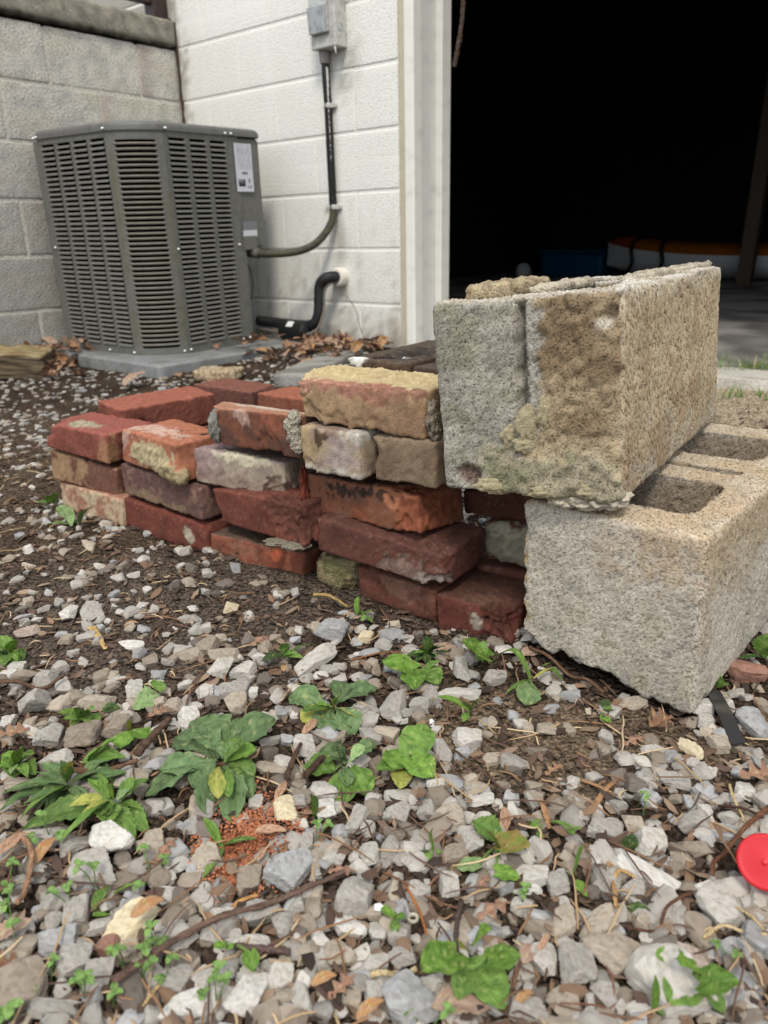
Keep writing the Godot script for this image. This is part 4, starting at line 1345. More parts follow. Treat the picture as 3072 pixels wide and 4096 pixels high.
func make_scatter() -> void:
	var pebbles := []
	for i in 8:
		pebbles.append(rock(300 + i, 5, 4))
	var tone := func() -> Color:
		var t: Array = TONES[["pale", "pale", "grey", "grey", "blue", "tan", "brown", "grey", "dark", "brown"][rng.randi() % 10]]
		var k := rng.randf_range(0.7, 1.05)
		return K(t[0], t[1], t[2]) * k
	scatter("gravel", "small grey limestone gravel bedded among the larger stones", "gravel", pebbles, M.gravel, 6000, 5, func():
		var p := spot()
		if p.y < -1.3 or rng.randf() > 0.25 + 0.75 * gravel_share(p.x, p.y) or taken(p.x, p.y, -0.002) or wall_t(p.x, p.y) < 0.02:
			return null
		var s := rng.randf_range(0.004, 0.0105)
		var b := Basis(Vector3.UP, rng.randf() * TAU) * Basis(Vector3.RIGHT, rng.randf_range(-0.6, 0.6)) * Basis.from_scale(Vector3(s * rng.randf_range(0.8, 1.6), s * rng.randf_range(0.5, 0.9), s))
		return [Transform3D(b, Vector3(p.x, ground(p.x, p.y) + s * 0.3, p.y)), tone.call()])
	scatter("far_gravel", "fine pale gravel strewn behind and left of the bricks", "gravel", pebbles, M.gravel, 2900, 6, func():
		var z := -1.15 - 1.75 * rng.randf()
		var p := Vector2(rng.randf_range(-0.55 * -z - 0.3, 0.45 * -z), z)
		if taken(p.x, p.y, 0.0) or wall_t(p.x, p.y) < 0.12 or rng.randf() < 0.3 + 0.6 * sm(-1.7, -1.15, z) + 0.6 * nA.get_noise_2d(p.x * 6.0, p.y * 6.0) or (p.x > 0.4 and rng.randf() < 0.93):
			return null
		var s := rng.randf_range(0.0035, 0.0105)
		var b := Basis(Vector3.UP, rng.randf() * TAU) * Basis.from_scale(Vector3(s * rng.randf_range(0.9, 1.7), s * 0.6, s))
		return [Transform3D(b, Vector3(p.x, ground(p.x, p.y) + s * 0.2, p.y)), tone.call()])
	scatter("crushed_stone", "crushed grey limestone filling the bed between bigger stones", "gravel", pebbles, M.gravel, 1350, 7, func():
		var p := spot()
		if p.y < -1.1 or rng.randf() > gravel_share(p.x, p.y) or taken(p.x, p.y, 0.003):
			return null
		var s := rng.randf_range(0.006, 0.0125)
		var b := Basis(Vector3.UP, rng.randf() * TAU) * Basis(Vector3.RIGHT, rng.randf_range(-0.5, 0.5)) * Basis(Vector3.BACK, rng.randf_range(-0.4, 0.4)) * Basis.from_scale(Vector3(s * rng.randf_range(0.9, 1.6), s * rng.randf_range(0.55, 0.9), s))
		return [Transform3D(b, Vector3(p.x, ground(p.x, p.y) + s * 0.35, p.y)), tone.call()])
	var browns := [[92, 75, 62], [112, 91, 74], [74, 61, 53], [122, 103, 87], [102, 85, 74], [134, 115, 96], [86, 69, 60], [64, 55, 50], [124, 100, 80]]
	var flakes := []
	for i in 8:
		flakes.append(flake(40 + i))
	scatter("leaf_litter", "crumbled brown leaf and bark litter over dark soil", "leaf litter", flakes, M.litter, 20500, 8, func():
		var p := spot()
		if p.y < -1.9 or taken(p.x, p.y, -0.012) or rng.randf() > 1.0 - 0.15 * sm(0.5, 1.0, gravel_share(p.x, p.y)):
			return null
		var t: Array = browns[rng.randi() % browns.size()]
		var s := 0.0022 + 0.0085 * pow(rng.randf(), 2.6)
		var b := Basis(Vector3.UP, rng.randf() * TAU) * Basis(Vector3.RIGHT, rng.randf_range(-0.5, 0.5)) * Basis(Vector3.BACK, rng.randf_range(-0.4, 0.4)) * Basis.from_scale(Vector3(s * rng.randf_range(1.0, 1.8), s * 0.7, s))
		return [Transform3D(b, Vector3(p.x, ground(p.x, p.y) + 0.0015 + s * 0.25 + 0.006 * pow(rng.randf(), 2.4) * sm(0.4, 1.0, gravel_share(p.x, p.y)), p.y)), K(t[0], t[1], t[2]) * rng.randf_range(0.75, 1.25)])
	var splinters := []
	for i in 6:
		splinters.append(splinter(60 + i))
	scatter("straw_and_needles", "thin dry stalks and pine needles over the litter", "plant litter", splinters, M.litter, 3000, 9, func():
		var p := spot()
		if p.y < -1.7 or taken(p.x, p.y, -0.004):
			return null
		var t: Array = [[164, 138, 106], [134, 104, 78], [100, 78, 64], [186, 164, 130], [84, 67, 57], [120, 90, 68]][rng.randi() % 6]
		var l := 0.012 + 0.045 * pow(rng.randf(), 2.0)
		var b := Basis(Vector3.UP, rng.randf() * TAU) * Basis(Vector3.BACK, rng.randf_range(-0.2, 0.2)) * Basis.from_scale(Vector3(l, 0.035, 0.035))
		return [Transform3D(b, Vector3(p.x, ground(p.x, p.y) + 0.003 + rng.randf() * 0.004 + 0.012 * rng.randf() * sm(0.4, 1.0, gravel_share(p.x, p.y)), p.y)), K(t[0], t[1], t[2])])
	var crumbs := [rock(401, 3, 4), rock(402, 3, 4), rock(403, 3, 4)]
	scatter("soil_crumbs", "loose crumbs of brown soil and grit", "soil", crumbs, M.gravel, 9000, 10, func():
		var p := spot()
		if p.y < -1.5 or taken(p.x, p.y, -0.004):
			return null
		var s := rng.randf_range(0.0009, 0.0034)
		return [Transform3D(Basis(Vector3.UP, rng.randf() * TAU).scaled(Vector3(s, s * 0.8, s)), Vector3(p.x, ground(p.x, p.y) + s * 0.3, p.y)), soil_colour(p.x, p.y) * rng.randf_range(0.7, 1.5)])

# leaf kinds: half-width along the length
func leaf_width(kind: String, t: float) -> float:
	match kind:
		"lance": return pow(sin(PI * pow(t, 0.8)), 0.7)
		"toothed": return pow(sin(PI * pow(t, 0.8)), 0.85) * (1.0 + 0.1 * sin(t * 60.0))
		"spoon": return (0.16 + 0.84 * pow(sin(PI * pow(clampf((t - 0.08) / 0.92, 0, 1), 1.4)), 0.75)) * (1.0 + 0.07 * sin(t * 31.0)) if t < 0.985 else 0.05
		"heart": return pow(sin(PI * clampf(0.1 + 0.9 * t, 0, 1)), 0.62) * (1.12 - 0.28 * t) * (1.0 + 0.03 * sin(t * 70.0))
		"round": return pow(sin(PI * clampf(t, 0.015, 0.985)), 0.55)
		"oak": return pow(sin(PI * clampf(t * 0.97 + 0.02, 0, 1)), 0.7) * (0.62 + 0.42 * sin(t * 20.0))
		_: return pow(sin(PI * t), 0.6)

# a leaf from its base to its tip, both relative to the plant; arch lifts its middle
func leaf(kind: String, from: Vector3, to: Vector3, width: float, arch: float, c1: Color, c2: Color, k: float, wrinkle := 0.0, fold := 0.25) -> ArrayMesh:
	var mb := Mb.new()
	var nu := 18
	var nv := 10
	var dir := to - from
	var l := dir.length()
	var x := Vector3(dir.z, 0, -dir.x).normalized()
	if x.length_squared() < 0.5:
		x = Vector3.RIGHT
	var up := x.cross(dir.normalized())
	if up.y < 0:
		up = -up
	var flatk := Basis(dir.normalized(), (0.12 if kind in ["heart", "round", "roundish"] else 0.3) * sin(k * 7.3))
	x = flatk * x
	for i in nu + 1:
		var t := float(i) / nu
		var w := maxf(0.0008, width * 0.5 * leaf_width(kind, t))
		var sway := 0.06 * l * sin(t * 4.0 + k * 5.0) * sin(k * 3.0)
		var mid := from + dir * t + Vector3.UP * arch * 4.0 * t * (1.0 - t) * (1.0 - 0.3 * t) + x * sway
		for j in nv + 1:
			var s := -1.0 + 2.0 * j / nv
			var ws := s * w
			if kind == "heart":
				mid = from + dir * (t - 0.16 * absf(s) * sm(0.3, 0.0, t) * 1.2) + Vector3.UP * arch * 4.0 * t * (1.0 - t)
			var n := nB.get_noise_3d(t * 3.0 + k * 10.0, s * 2.0, k)
			var vein := absf(fposmod(t * 8.0 - absf(s) * 1.8, 1.0) - 0.5)
			var lat := sm(0.1, 0.0, vein)
			var midrib := sm(0.22, 0.06, absf(s))
			var hgt := fold * absf(ws) + 0.06 * width * nA.get_noise_3d(t * 2.2 + k * 4.0, s * 1.3, k * 2.0) - wrinkle * width * (lat * 0.6 + midrib) + wrinkle * width * 0.5 * n
			if wrinkle > 0.1:
				hgt += 0.045 * width * nC.get_noise_3d(t * 9.0, s * 5.0, k)
			hgt += 0.025 * width * sin(t * 16.0 + k * 9.0) * s * s
			var c := c1.lerp(c2, clampf(0.5 + 0.8 * n + 0.5 * nC.get_noise_3d(t * 11.0, s * 5.0, k), 0, 1))
			c = c.lerp(c * 1.35 + Color(0.02, 0.025, 0.008), 0.5 * midrib + (0.34 if wrinkle > 0.1 else 0.16) * lat)
			if nC.get_noise_3d(t * 7.0, s * 4.0, k * 3.0 + 5.0) > 0.6:
				c = c * 0.55
			elif nC.get_noise_3d(t * 9.0, s * 5.0, k * 5.0) > 0.68:
				c = c.lerp(K(180, 176, 120), 0.5)
			c.a = 1.0
			mb.add(mid + x * ws + up * hgt, c)
	for i in nu:
		for j in nv:
			mb.quad(i * (nv + 1) + j, (i + 1) * (nv + 1) + j, (i + 1) * (nv + 1) + j + 1, i * (nv + 1) + j + 1)
	return mb.mesh()

const GREENS := {"bluish": [[76, 100, 60], [98, 122, 74]], "fresh": [[86, 122, 44], [114, 146, 60]], "mid": [[82, 114, 48], [110, 138, 64]], "wrinkled": [[82, 106, 66], [106, 128, 84]], "yellow": [[138, 148, 66], [172, 168, 88]], "pale": [[112, 140, 88], [140, 160, 108]], "dark": [[56, 78, 38], [76, 98, 50]], "rusty": [[104, 122, 50], [136, 110, 62]], "clover": [[98, 132, 66], [126, 156, 86]]}

var plant: Node3D
var plant_k := 0.0

func weed(called: String, label: String, category: String, x: float, z: float, group := "") -> void:
	plant = thing(called, label, category, Vector3(x, ground(x, z), z), 0.0, group)
	plant_k = fposmod(x * 13.7 + z * 7.1, 5.0)

# a leaf of the current plant, from and to in ground coordinates, lift = height of base and tip
func lf(kind: String, x0: float, z0: float, x1: float, z1: float, w: float, green: String, h0 := 0.004, h1 := 0.01, arch := 0.012) -> void:
	plant_k += 1.37
	if kind in ["heart", "round"]:      # as long as they are wide
		var d := Vector2(x1 - x0, z1 - z0)
		var grow := maxf(0.0, 0.98 * w / maxf(d.length(), 0.001) - 1.0) * 0.5
		x0 -= d.x * grow
		z0 -= d.y * grow
		x1 += d.x * grow
		z1 += d.y * grow
	var g: Array = GREENS[green]
	var a := Vector3(x0, ground(x0, z0) + h0, z0) - plant.position
	var b := Vector3(x1, ground(x1, z1) + h1, z1) - plant.position
	w *= 0.98 if kind in ["heart", "round", "roundish"] else (1.25 if kind == "spoon" else 1.08)
	var lit := 0.64 + 0.46 * absf(sin(plant_k * 5.1))
	var wr := 0.11 if green == "wrinkled" else 0.035
	part("leaf", leaf(kind, a, b, w, arch, K(g[0][0], g[0][1], g[0][2]) * lit, K(g[1][0], g[1][1], g[1][2]) * lit, plant_k, wr, 0.18 if kind != "heart" else 0.08), M.leaf, plant)
	if kind in ["heart", "round"]:
		var mb := Mb.new()
		tube(mb, curve([Vector3(0, 0.001, 0), a * 0.5 + Vector3(0, 0.004, 0), a], 6), [0.0011], K(110, 136, 70), 5)
		part("stalk", mb.mesh(), M.leaf, plant)

func stem(pts: Array, r: float, c: Color) -> void:
	var mb := Mb.new()
	var o := []
	for p in pts:
		o.append(p - plant.position)
	tube(mb, curve(o, 12), [r, r * 0.8], c, 6)
	part("stem", mb.mesh(), M.leaf, plant)

func clover(x: float, z: float, n: int, size: float, label := "") -> void:
	weed("clover", label if label != "" else "small clover sprig growing between the gravel stones", "clover", x, z, "" if label != "" else "clover sprigs in the gravel")
	var r := RandomNumberGenerator.new()
	r.seed = int(absf(x * 9000 + z * 7000))
	for i in n:
		var a := r.randf() * TAU
		var d := r.randf_range(0.0, 0.016) * (0.4 + 0.3 * n)
		var h := r.randf_range(0.012, 0.028)
		var cx := x + cos(a) * d
		var cz := z + sin(a) * d
		stem([Vector3(x, ground(x, z), z), Vector3((x + cx) / 2, ground(x, z) + h * 0.7, (z + cz) / 2), Vector3(cx, ground(x, z) + h, cz)], 0.0006, K(96, 130, 66))
		var t0 := r.randf() * TAU
		for k in 3:
			var t := t0 + TAU * k / 3.0
			lf("spoon" if r.randf() < 0.0 else "roundish", cx, cz, cx + cos(t) * size, cz + sin(t) * size, size * 0.95, "clover", h, h + r.randf_range(-0.002, 0.003), 0.0015)

func twig(called: String, label: String, pts: Array, r0: float, r1: float, c: Color, c2: Color, lift := 0.006, group := "") -> void:
	var mb := Mb.new()
	var p3 := []
	var b := Vector3(pts[0].x, ground(pts[0].x, pts[0].y), pts[0].y)
	for i in pts.size():
		var q: Vector2 = pts[i]
		p3.append(Vector3(q.x, ground(q.x, q.y) + lift + 0.003 * sin(i * 2.3), q.y) - b)
	var n := 34
	var radii := []
	for i in n + 1:
		radii.append(lerpf(r0, r1, float(i) / n) * (1.0 + 0.16 * sin(i * 1.9) * sin(i * 0.7)))
	tube(mb, curve(p3, n), radii, c, 9, c2, 0.25)
	var o := solo(called, mb.mesh(), M.bark, label, called.replace("_", " "), b, group)
	if called == "wood_chip":      # a split flake, flatter than it is wide
		o.scale.y = 0.4

# a fallen dry leaf
var dry := []
func fallen(x: float, z: float, l: float, turn: float, kind: int, y: float, tilt: Vector2, label := "", tint := Color(1, 1, 1)) -> void:
	if dry.is_empty():
		for i in 6:
			var c := [K(142, 110, 90), K(120, 90, 76), K(166, 134, 110), K(108, 80, 68), K(152, 112, 74), K(148, 128, 114)]
			dry.append(leaf(["oak", "oak", "lance", "oak", "lance", "toothed"][i], Vector3(-0.5, 0, 0), Vector3(0.5, 0.03, 0), [0.62, 0.5, 0.34, 0.7, 0.4, 0.5][i], [0.1, 0.16, 0.06, -0.05, 0.12, 0.08][i], c[i], c[(i + 1) % 6].lerp(c[i], 0.5), 1.7 * i + 0.4, 0.03, [0.5, -0.4, 0.6, 0.7, 0.35, 0.2][i]))
	var o := solo("fallen_leaf", dry[kind], M.dry_leaf, label if label != "" else "curled dry brown oak leaf in the drift along the wall foot", "leaf", Vector3(x, ground(x, z) + y, z), "" if label != "" else "fallen leaves around the air conditioner")
	o.basis = Basis(Vector3.UP, turn) * Basis(Vector3.RIGHT, tilt.x) * Basis(Vector3.BACK, tilt.y) * Basis.from_scale(Vector3.ONE * l)

func grass(x: float, z: float, n: int, h: float, spread: float, label: String) -> void:
	var o := thing("grass_tuft", label, "grass", Vector3(x, ground(x, z), z))
	var r := RandomNumberGenerator.new()
	r.seed = int(absf(x * 5000 + z * 3000))
	for i in n:
		var a := r.randf() * TAU
		var d := r.randf() * spread
		var p := Vector3(cos(a) * d * 1.6, 0, sin(a) * d * 0.6)
		var lean := Vector3(r.randfn() * 0.5, 0, r.randfn() * 0.5)
		var hh := h * r.randf_range(0.4, 1.0)
		var mb := Mb.new()
		var c := K(92, 126, 56).lerp(K(136, 158, 84), r.randf())
		if r.randf() < 0.15:
			c = K(186, 172, 128)
		var side := Vector3(cos(a), 0, sin(a)) * 0.0026
		var rows := []
		for k in 5:
			var t := k / 4.0
			var m := p + Vector3.UP * hh * t * (1.0 - 0.25 * t) + lean * hh * t * t
			rows.append([mb.add(m - side * (1.0 - t * 0.9), c * (0.8 + 0.3 * t)), mb.add(m + side * (1.0 - t * 0.9), c * (0.8 + 0.3 * t))])
		for k in 4:
			mb.quad(rows[k][0], rows[k + 1][0], rows[k + 1][1], rows[k][1])
		part("blade", mb.mesh(), M.leaf, o)

func make_bricks() -> void:
	brick("brick", "bottom brick at far left corner of pile, orange with cream limewash patches", "reclaimed bricks of the dry stacked ring", [Vector3(-0.5876, -0.0049, -1.3023), Vector3(-0.4416, -0.0011, -1.1914), Vector3(-0.5879, 0.0499, -1.303), Vector3(-0.4401, 0.0524, -1.1907), Vector3(-0.5289, -0.0056, -1.3795), Vector3(-0.3829, -0.0017, -1.2686), Vector3(-0.5292, 0.0493, -1.3802), Vector3(-0.3815, 0.0517, -1.268)], {"c": K(176, 122, 102), "c2": K(196, 172, 140), "lo": -0.25, "hi": 0.35})
	brick("brick", "tan and brown brick in middle of left end of pile, under red corner brick", "reclaimed bricks of the dry stacked ring", [Vector3(-0.598, 0.0551, -1.3016), Vector3(-0.4518, 0.0489, -1.2116), Vector3(-0.5947, 0.1104, -1.3011), Vector3(-0.4488, 0.0975, -1.2112), Vector3(-0.5472, 0.0529, -1.3843), Vector3(-0.4011, 0.0466, -1.2942), Vector3(-0.5439, 0.1082, -1.3837), Vector3(-0.3981, 0.0952, -1.2938)], {"c": K(168, 132, 96), "c2": K(118, 76, 66), "lo": -0.1, "hi": 0.35, "patches": [[Vector3(0.7, 0, 1), Vector3(0.05, 0.05, 0.05), K(122, 78, 70), 0, 0.6, 0.9]]})
	brick("brick", "red brick on top at left front corner with grey mortar patch on its top face", "reclaimed bricks of the dry stacked ring", [Vector3(-0.5944, 0.1167, -1.2943), Vector3(-0.4566, 0.1076, -1.2046), Vector3(-0.5883, 0.1614, -1.2894), Vector3(-0.451, 0.1595, -1.1999), Vector3(-0.5404, 0.1183, -1.3772), Vector3(-0.4026, 0.1092, -1.2875), Vector3(-0.5343, 0.1629, -1.3722), Vector3(-0.397, 0.1611, -1.2828)], {"c": K(150, 78, 74), "c2": K(132, 70, 64), "top": K(158, 82, 78), "chips": [[Vector3(-1, 1, 1), 0.03, 0.012]], "patches": [[Vector3(-0.1, 1, 0.45), Vector3(0.042, 0.02, 0.02), K(168, 156, 132), 0.0025, 0.5, 0.95], [Vector3(0.95, -0.3, 1), Vector3(0.02, 0.03, 0.03), K(176, 128, 92), 0, 0.6, 0.8]]})
	brick("brick", "dark red bottom brick with pale round mortar spot near its right end", "reclaimed bricks of the dry stacked ring", [Vector3(-0.445, -0.0062, -1.2025), Vector3(-0.2727, -0.0038, -1.0736), Vector3(-0.4436, 0.0511, -1.2027), Vector3(-0.2779, 0.044, -1.0787), Vector3(-0.3869, -0.0082, -1.2801), Vector3(-0.2147, -0.0057, -1.1512), Vector3(-0.3855, 0.0492, -1.2804), Vector3(-0.2198, 0.0421, -1.1564)], {"c": K(126, 64, 58), "c2": K(108, 56, 52), "chips": [[Vector3(0.95, 0.9, 1), 0.014, 0.004]], "patches": [[Vector3(0.62, -0.05, 1), Vector3(0.012, 0.016, 0.02), K(184, 172, 150), 0.0012, 0.3, 0.95]]})
	brick("brick", "purple brown brick with tan lower edge, second from bottom in left half of pile", "reclaimed bricks of the dry stacked ring", [Vector3(-0.4352, 0.0589, -1.2002), Vector3(-0.2775, 0.0518, -1.0765), Vector3(-0.4366, 0.1109, -1.2024), Vector3(-0.2765, 0.1061, -1.0768), Vector3(-0.3753, 0.0573, -1.2765), Vector3(-0.2177, 0.0503, -1.1528), Vector3(-0.3768, 0.1094, -1.2788), Vector3(-0.2167, 0.1045, -1.1531)], {"c": K(112, 80, 78), "c2": K(134, 100, 88), "lo": 0, "hi": 0.5, "patches": [[Vector3(-0.2, -1, 1), Vector3(0.09, 0.02, 0.03), K(150, 126, 96), 0, 0.9, 0.7]], "chips": [[Vector3(0.9, 1, 1), 0.016, 0.004]]})
	brick("brick", "orange red brick with thick yellow mortar crust along its front", "reclaimed bricks of the dry stacked ring", [Vector3(-0.4281, 0.1169, -1.1934), Vector3(-0.3044, 0.1127, -1.079), Vector3(-0.4187, 0.1726, -1.1849), Vector3(-0.3055, 0.1719, -1.0801), Vector3(-0.3622, 0.1167, -1.2646), Vector3(-0.2386, 0.1124, -1.1502), Vector3(-0.3529, 0.1724, -1.2561), Vector3(-0.2396, 0.1716, -1.1513)], {"c": K(176, 104, 82), "c2": K(160, 92, 76), "top": K(178, 104, 82), "rough": 0.0014, "chips": [[Vector3(0.5, 1, 0.2), 0.008, 0.004, K(70, 48, 44)], [Vector3(0.1, 1, -0.2), 0.007, 0.004, K(70, 48, 44)], [Vector3(0.7, 1, -0.4), 0.01, 0.004, K(60, 44, 40)], [Vector3(1, 0.4, 0.8), 0.02, 0.006]], "patches": [[Vector3(0.05, -0.05, 1), Vector3(0.066, 0.024, 0.02), K(194, 178, 138), 0.003, 0.4, 0.95], [Vector3(0.75, -0.75, 1), Vector3(0.035, 0.02, 0.02), K(178, 160, 118), 0.006, 0.4, 0.95], [Vector3(-0.3, 1, 0.3), Vector3(0.07, 0.02, 0.02), K(214, 180, 164), 0.0006, 1.1, 0.75], [Vector3(-0.9, 0.6, 1), Vector3(0.02, 0.02, 0.03), K(206, 170, 156), 0.0005, 0.9, 0.7]]})
	brick("brick", "bottom red brick with bright orange scrape at its right end, left of mossy lump", "reclaimed bricks of the dry stacked ring", [Vector3(-0.2691, -0.0086, -1.074), Vector3(-0.1205, -0.0161, -0.9732), Vector3(-0.269, 0.0322, -1.0753), Vector3(-0.1133, 0.0408, -0.9696), Vector3(-0.2146, -0.0107, -1.1543), Vector3(-0.0661, -0.0182, -1.0534), Vector3(-0.2146, 0.0301, -1.1556), Vector3(-0.0589, 0.0387, -1.0499)], {"c": K(142, 74, 60), "c2": K(116, 66, 58), "top": K(104, 84, 72), "chips": [[Vector3(0.3, 0.95, 1), 0.012, 0.005], [Vector3(-0.4, -0.2, 1), 0.006, 0.005, K(60, 36, 32)]], "patches": [[Vector3(0.45, 0.6, 1), Vector3(0.012, 0.012, 0.02), K(192, 88, 56), 0, 0.4, 0.95], [Vector3(0.7, 0, 1), Vector3(0.006, 0.022, 0.02), K(190, 104, 72), 0, 0.7, 0.9], [Vector3(-0.3, 0.2, 1), Vector3(0.03, 0.02, 0.02), K(164, 108, 88), 0, 1, 0.6]]})
	brick("brick", "dark red brick broken away at its upper right corner, below pale cracked brick", "reclaimed bricks of the dry stacked ring", [Vector3(-0.2446, 0.0547, -1.0622), Vector3(-0.1076, 0.068, -0.9245), Vector3(-0.2583, 0.105, -1.0742), Vector3(-0.1122, 0.1293, -0.9275), Vector3(-0.1759, 0.0567, -1.1307), Vector3(-0.039, 0.07, -0.993), Vector3(-0.1896, 0.107, -1.1427), Vector3(-0.0436, 0.1312, -0.996)], {"c": K(126, 66, 60), "c2": K(104, 56, 52), "chips": [[Vector3(0.95, 0.8, 1), 0.055, 0.01, K(100, 58, 54)], [Vector3(0.6, 1, 1), 0.04, 0.006, K(104, 60, 56)], [Vector3(1, -0.2, 1), 0.015, 0.006]]})
	brick("brick", "pale lavender and tan brick with fine branching cracks on its face", "reclaimed bricks of the dry stacked ring", [Vector3(-0.2864, 0.109, -1.096), Vector3(-0.1397, 0.1101, -0.9959), Vector3(-0.2869, 0.1623, -1.1015), Vector3(-0.1364, 0.1645, -0.9989), Vector3(-0.232, 0.1017, -1.176), Vector3(-0.0852, 0.1028, -1.0759), Vector3(-0.2325, 0.155, -1.1815), Vector3(-0.082, 0.1572, -1.0789)], {"c": K(170, 154, 136), "c2": K(150, 132, 122), "top": K(160, 134, 138), "lo": -0.1, "hi": 0.5, "chips": [[Vector3(0.85, -0.95, 1), 0.03, 0.012, K(140, 118, 102)], [Vector3(0.1, -0.9, 1), 0.012, 0.004]], "patches": [[Vector3(-0.85, 0.5, 1), Vector3(0.045, 0.04, 0.03), K(160, 132, 134), 0, 0.7, 0.8], [Vector3(0.1, 0.85, 1), Vector3(0.055, 0.01, 0.02), K(206, 196, 172), 0.0012, 0.9, 0.85], [Vector3(-0.3, -0.7, 1), Vector3(0.09, 0.02, 0.02), K(146, 120, 112), 0, 0.9, 0.6]]})
	brick("brick", "worn reddish brick with salmon top set back on pale cracked brick", "reclaimed bricks of the dry stacked ring", [Vector3(-0.2365, 0.1719, -1.0756), Vector3(-0.1052, 0.1859, -0.9377), Vector3(-0.2505, 0.2269, -1.0806), Vector3(-0.1147, 0.2464, -0.938), Vector3(-0.1687, 0.1824, -1.1413), Vector3(-0.0374, 0.1964, -1.0034), Vector3(-0.2605, 0.2066, -1.2264), Vector3(-0.0469, 0.2243, -1.0038)], {"c": K(142, 84, 70), "c2": K(108, 76, 66), "top": K(184, 124, 100), "lo": -0.1, "hi": 0.4, "chips": [[Vector3(-1, 1, 1), 0.022, 0.008], [Vector3(0.3, -1, 1), 0.03, 0.006]], "patches": [[Vector3(-0.2, 0.7, 1), Vector3(0.016, 0.014, 0.02), K(196, 160, 146), 0.001, 0.7, 0.9], [Vector3(-0.2, 1, -0.6), Vector3(0.06, 0.02, 0.025), K(210, 196, 180), 0.0006, 0.9, 0.7], [Vector3(0.8, 1, -0.6), Vector3(0.03, 0.02, 0.02), K(224, 220, 212), 0.0006, 0.6, 0.9], [Vector3(0.45, 0.4, 1), Vector3(0.02, 0.02, 0.02), K(178, 96, 76), 0, 0.9, 0.7]]})
	brick("brick", "dark red bottom brick between mossy mortar lump and nearest corner brick", "reclaimed bricks of the dry stacked ring", [Vector3(-0.0347, -0.0052, -0.9226), Vector3(0.0623, -0.0071, -0.8426), Vector3(-0.0389, 0.0393, -0.9229), Vector3(0.062, 0.0408, -0.8398), Vector3(0.0269, -0.0005, -0.9974), Vector3(0.124, -0.0024, -0.9173), Vector3(0.0227, 0.044, -0.9977), Vector3(0.1236, 0.0454, -0.9145)], {"c": K(118, 68, 60), "c2": K(98, 58, 52), "chips": [[Vector3(-0.7, 0.6, 1), 0.012, 0.005], [Vector3(0.55, 0, 1), 0.014, 0.005]], "patches": [[Vector3(0.2, 0.6, 1), Vector3(0.04, 0.02, 0.02), K(134, 96, 82), 0, 0.9, 0.6]]})
	brick("brick", "nearest dark red bottom brick, laid end on, with small mortar spot", "reclaimed bricks of the dry stacked ring", [Vector3(0.0633, -0.0103, -0.8326), Vector3(0.1475, -0.0046, -0.7759), Vector3(0.0616, 0.0403, -0.8339), Vector3(0.1433, 0.0411, -0.7788), Vector3(0.1192, -0.0105, -0.9155), Vector3(0.2034, -0.0048, -0.8588), Vector3(0.1175, 0.0401, -0.9168), Vector3(0.1992, 0.0409, -0.8617)], {"c": K(112, 58, 54), "c2": K(96, 50, 48), "top": K(98, 62, 56), "chips": [[Vector3(0.75, 0.5, 1), 0.026, 0.012, K(88, 48, 46)], [Vector3(0.9, 1, 0.9), 0.03, 0.012], [Vector3(0.5, -1, 1), 0.02, 0.006], [Vector3(0, 1, 0.2), 0.012, 0.004]], "patches": [[Vector3(0.1, 0.1, 1), Vector3(0.007, 0.014, 0.02), K(164, 152, 138), 0.0008, 0.5, 0.95], [Vector3(0.1, 1, 0.6), Vector3(0.02, 0.02, 0.02), K(118, 84, 68), 0, 1, 0.7]]})
	brick("brick", "plum red brick with greyish lower right corner beneath orange broken brick", "reclaimed bricks of the dry stacked ring", [Vector3(-0.0906, 0.0587, -0.937), Vector3(0.069, 0.0549, -0.8138), Vector3(-0.0895, 0.1084, -0.9322), Vector3(0.0693, 0.1007, -0.8096), Vector3(-0.0316, 0.0643, -1.0133), Vector3(0.1281, 0.0606, -0.8901), Vector3(-0.0305, 0.114, -1.0085), Vector3(0.1284, 0.1064, -0.8859)], {"c": K(112, 66, 62), "c2": K(96, 58, 56), "top": K(104, 64, 60), "chips": [[Vector3(0.15, -0.25, 1), 0.006, 0.005, K(50, 34, 32)], [Vector3(0.4, -0.1, 1), 0.007, 0.004], [Vector3(0.95, -1, 1), 0.022, 0.012, K(156, 140, 130)], [Vector3(0.95, 0.9, 1), 0.025, 0.007], [Vector3(0.45, 0.95, 1), 0.03, 0.006]], "patches": [[Vector3(0.55, -0.6, 1), Vector3(0.05, 0.02, 0.02), K(138, 114, 104), 0, 0.9, 0.7], [Vector3(0.85, -0.9, 1), Vector3(0.03, 0.012, 0.02), K(176, 160, 150), 0.0005, 0.8, 0.8]]})
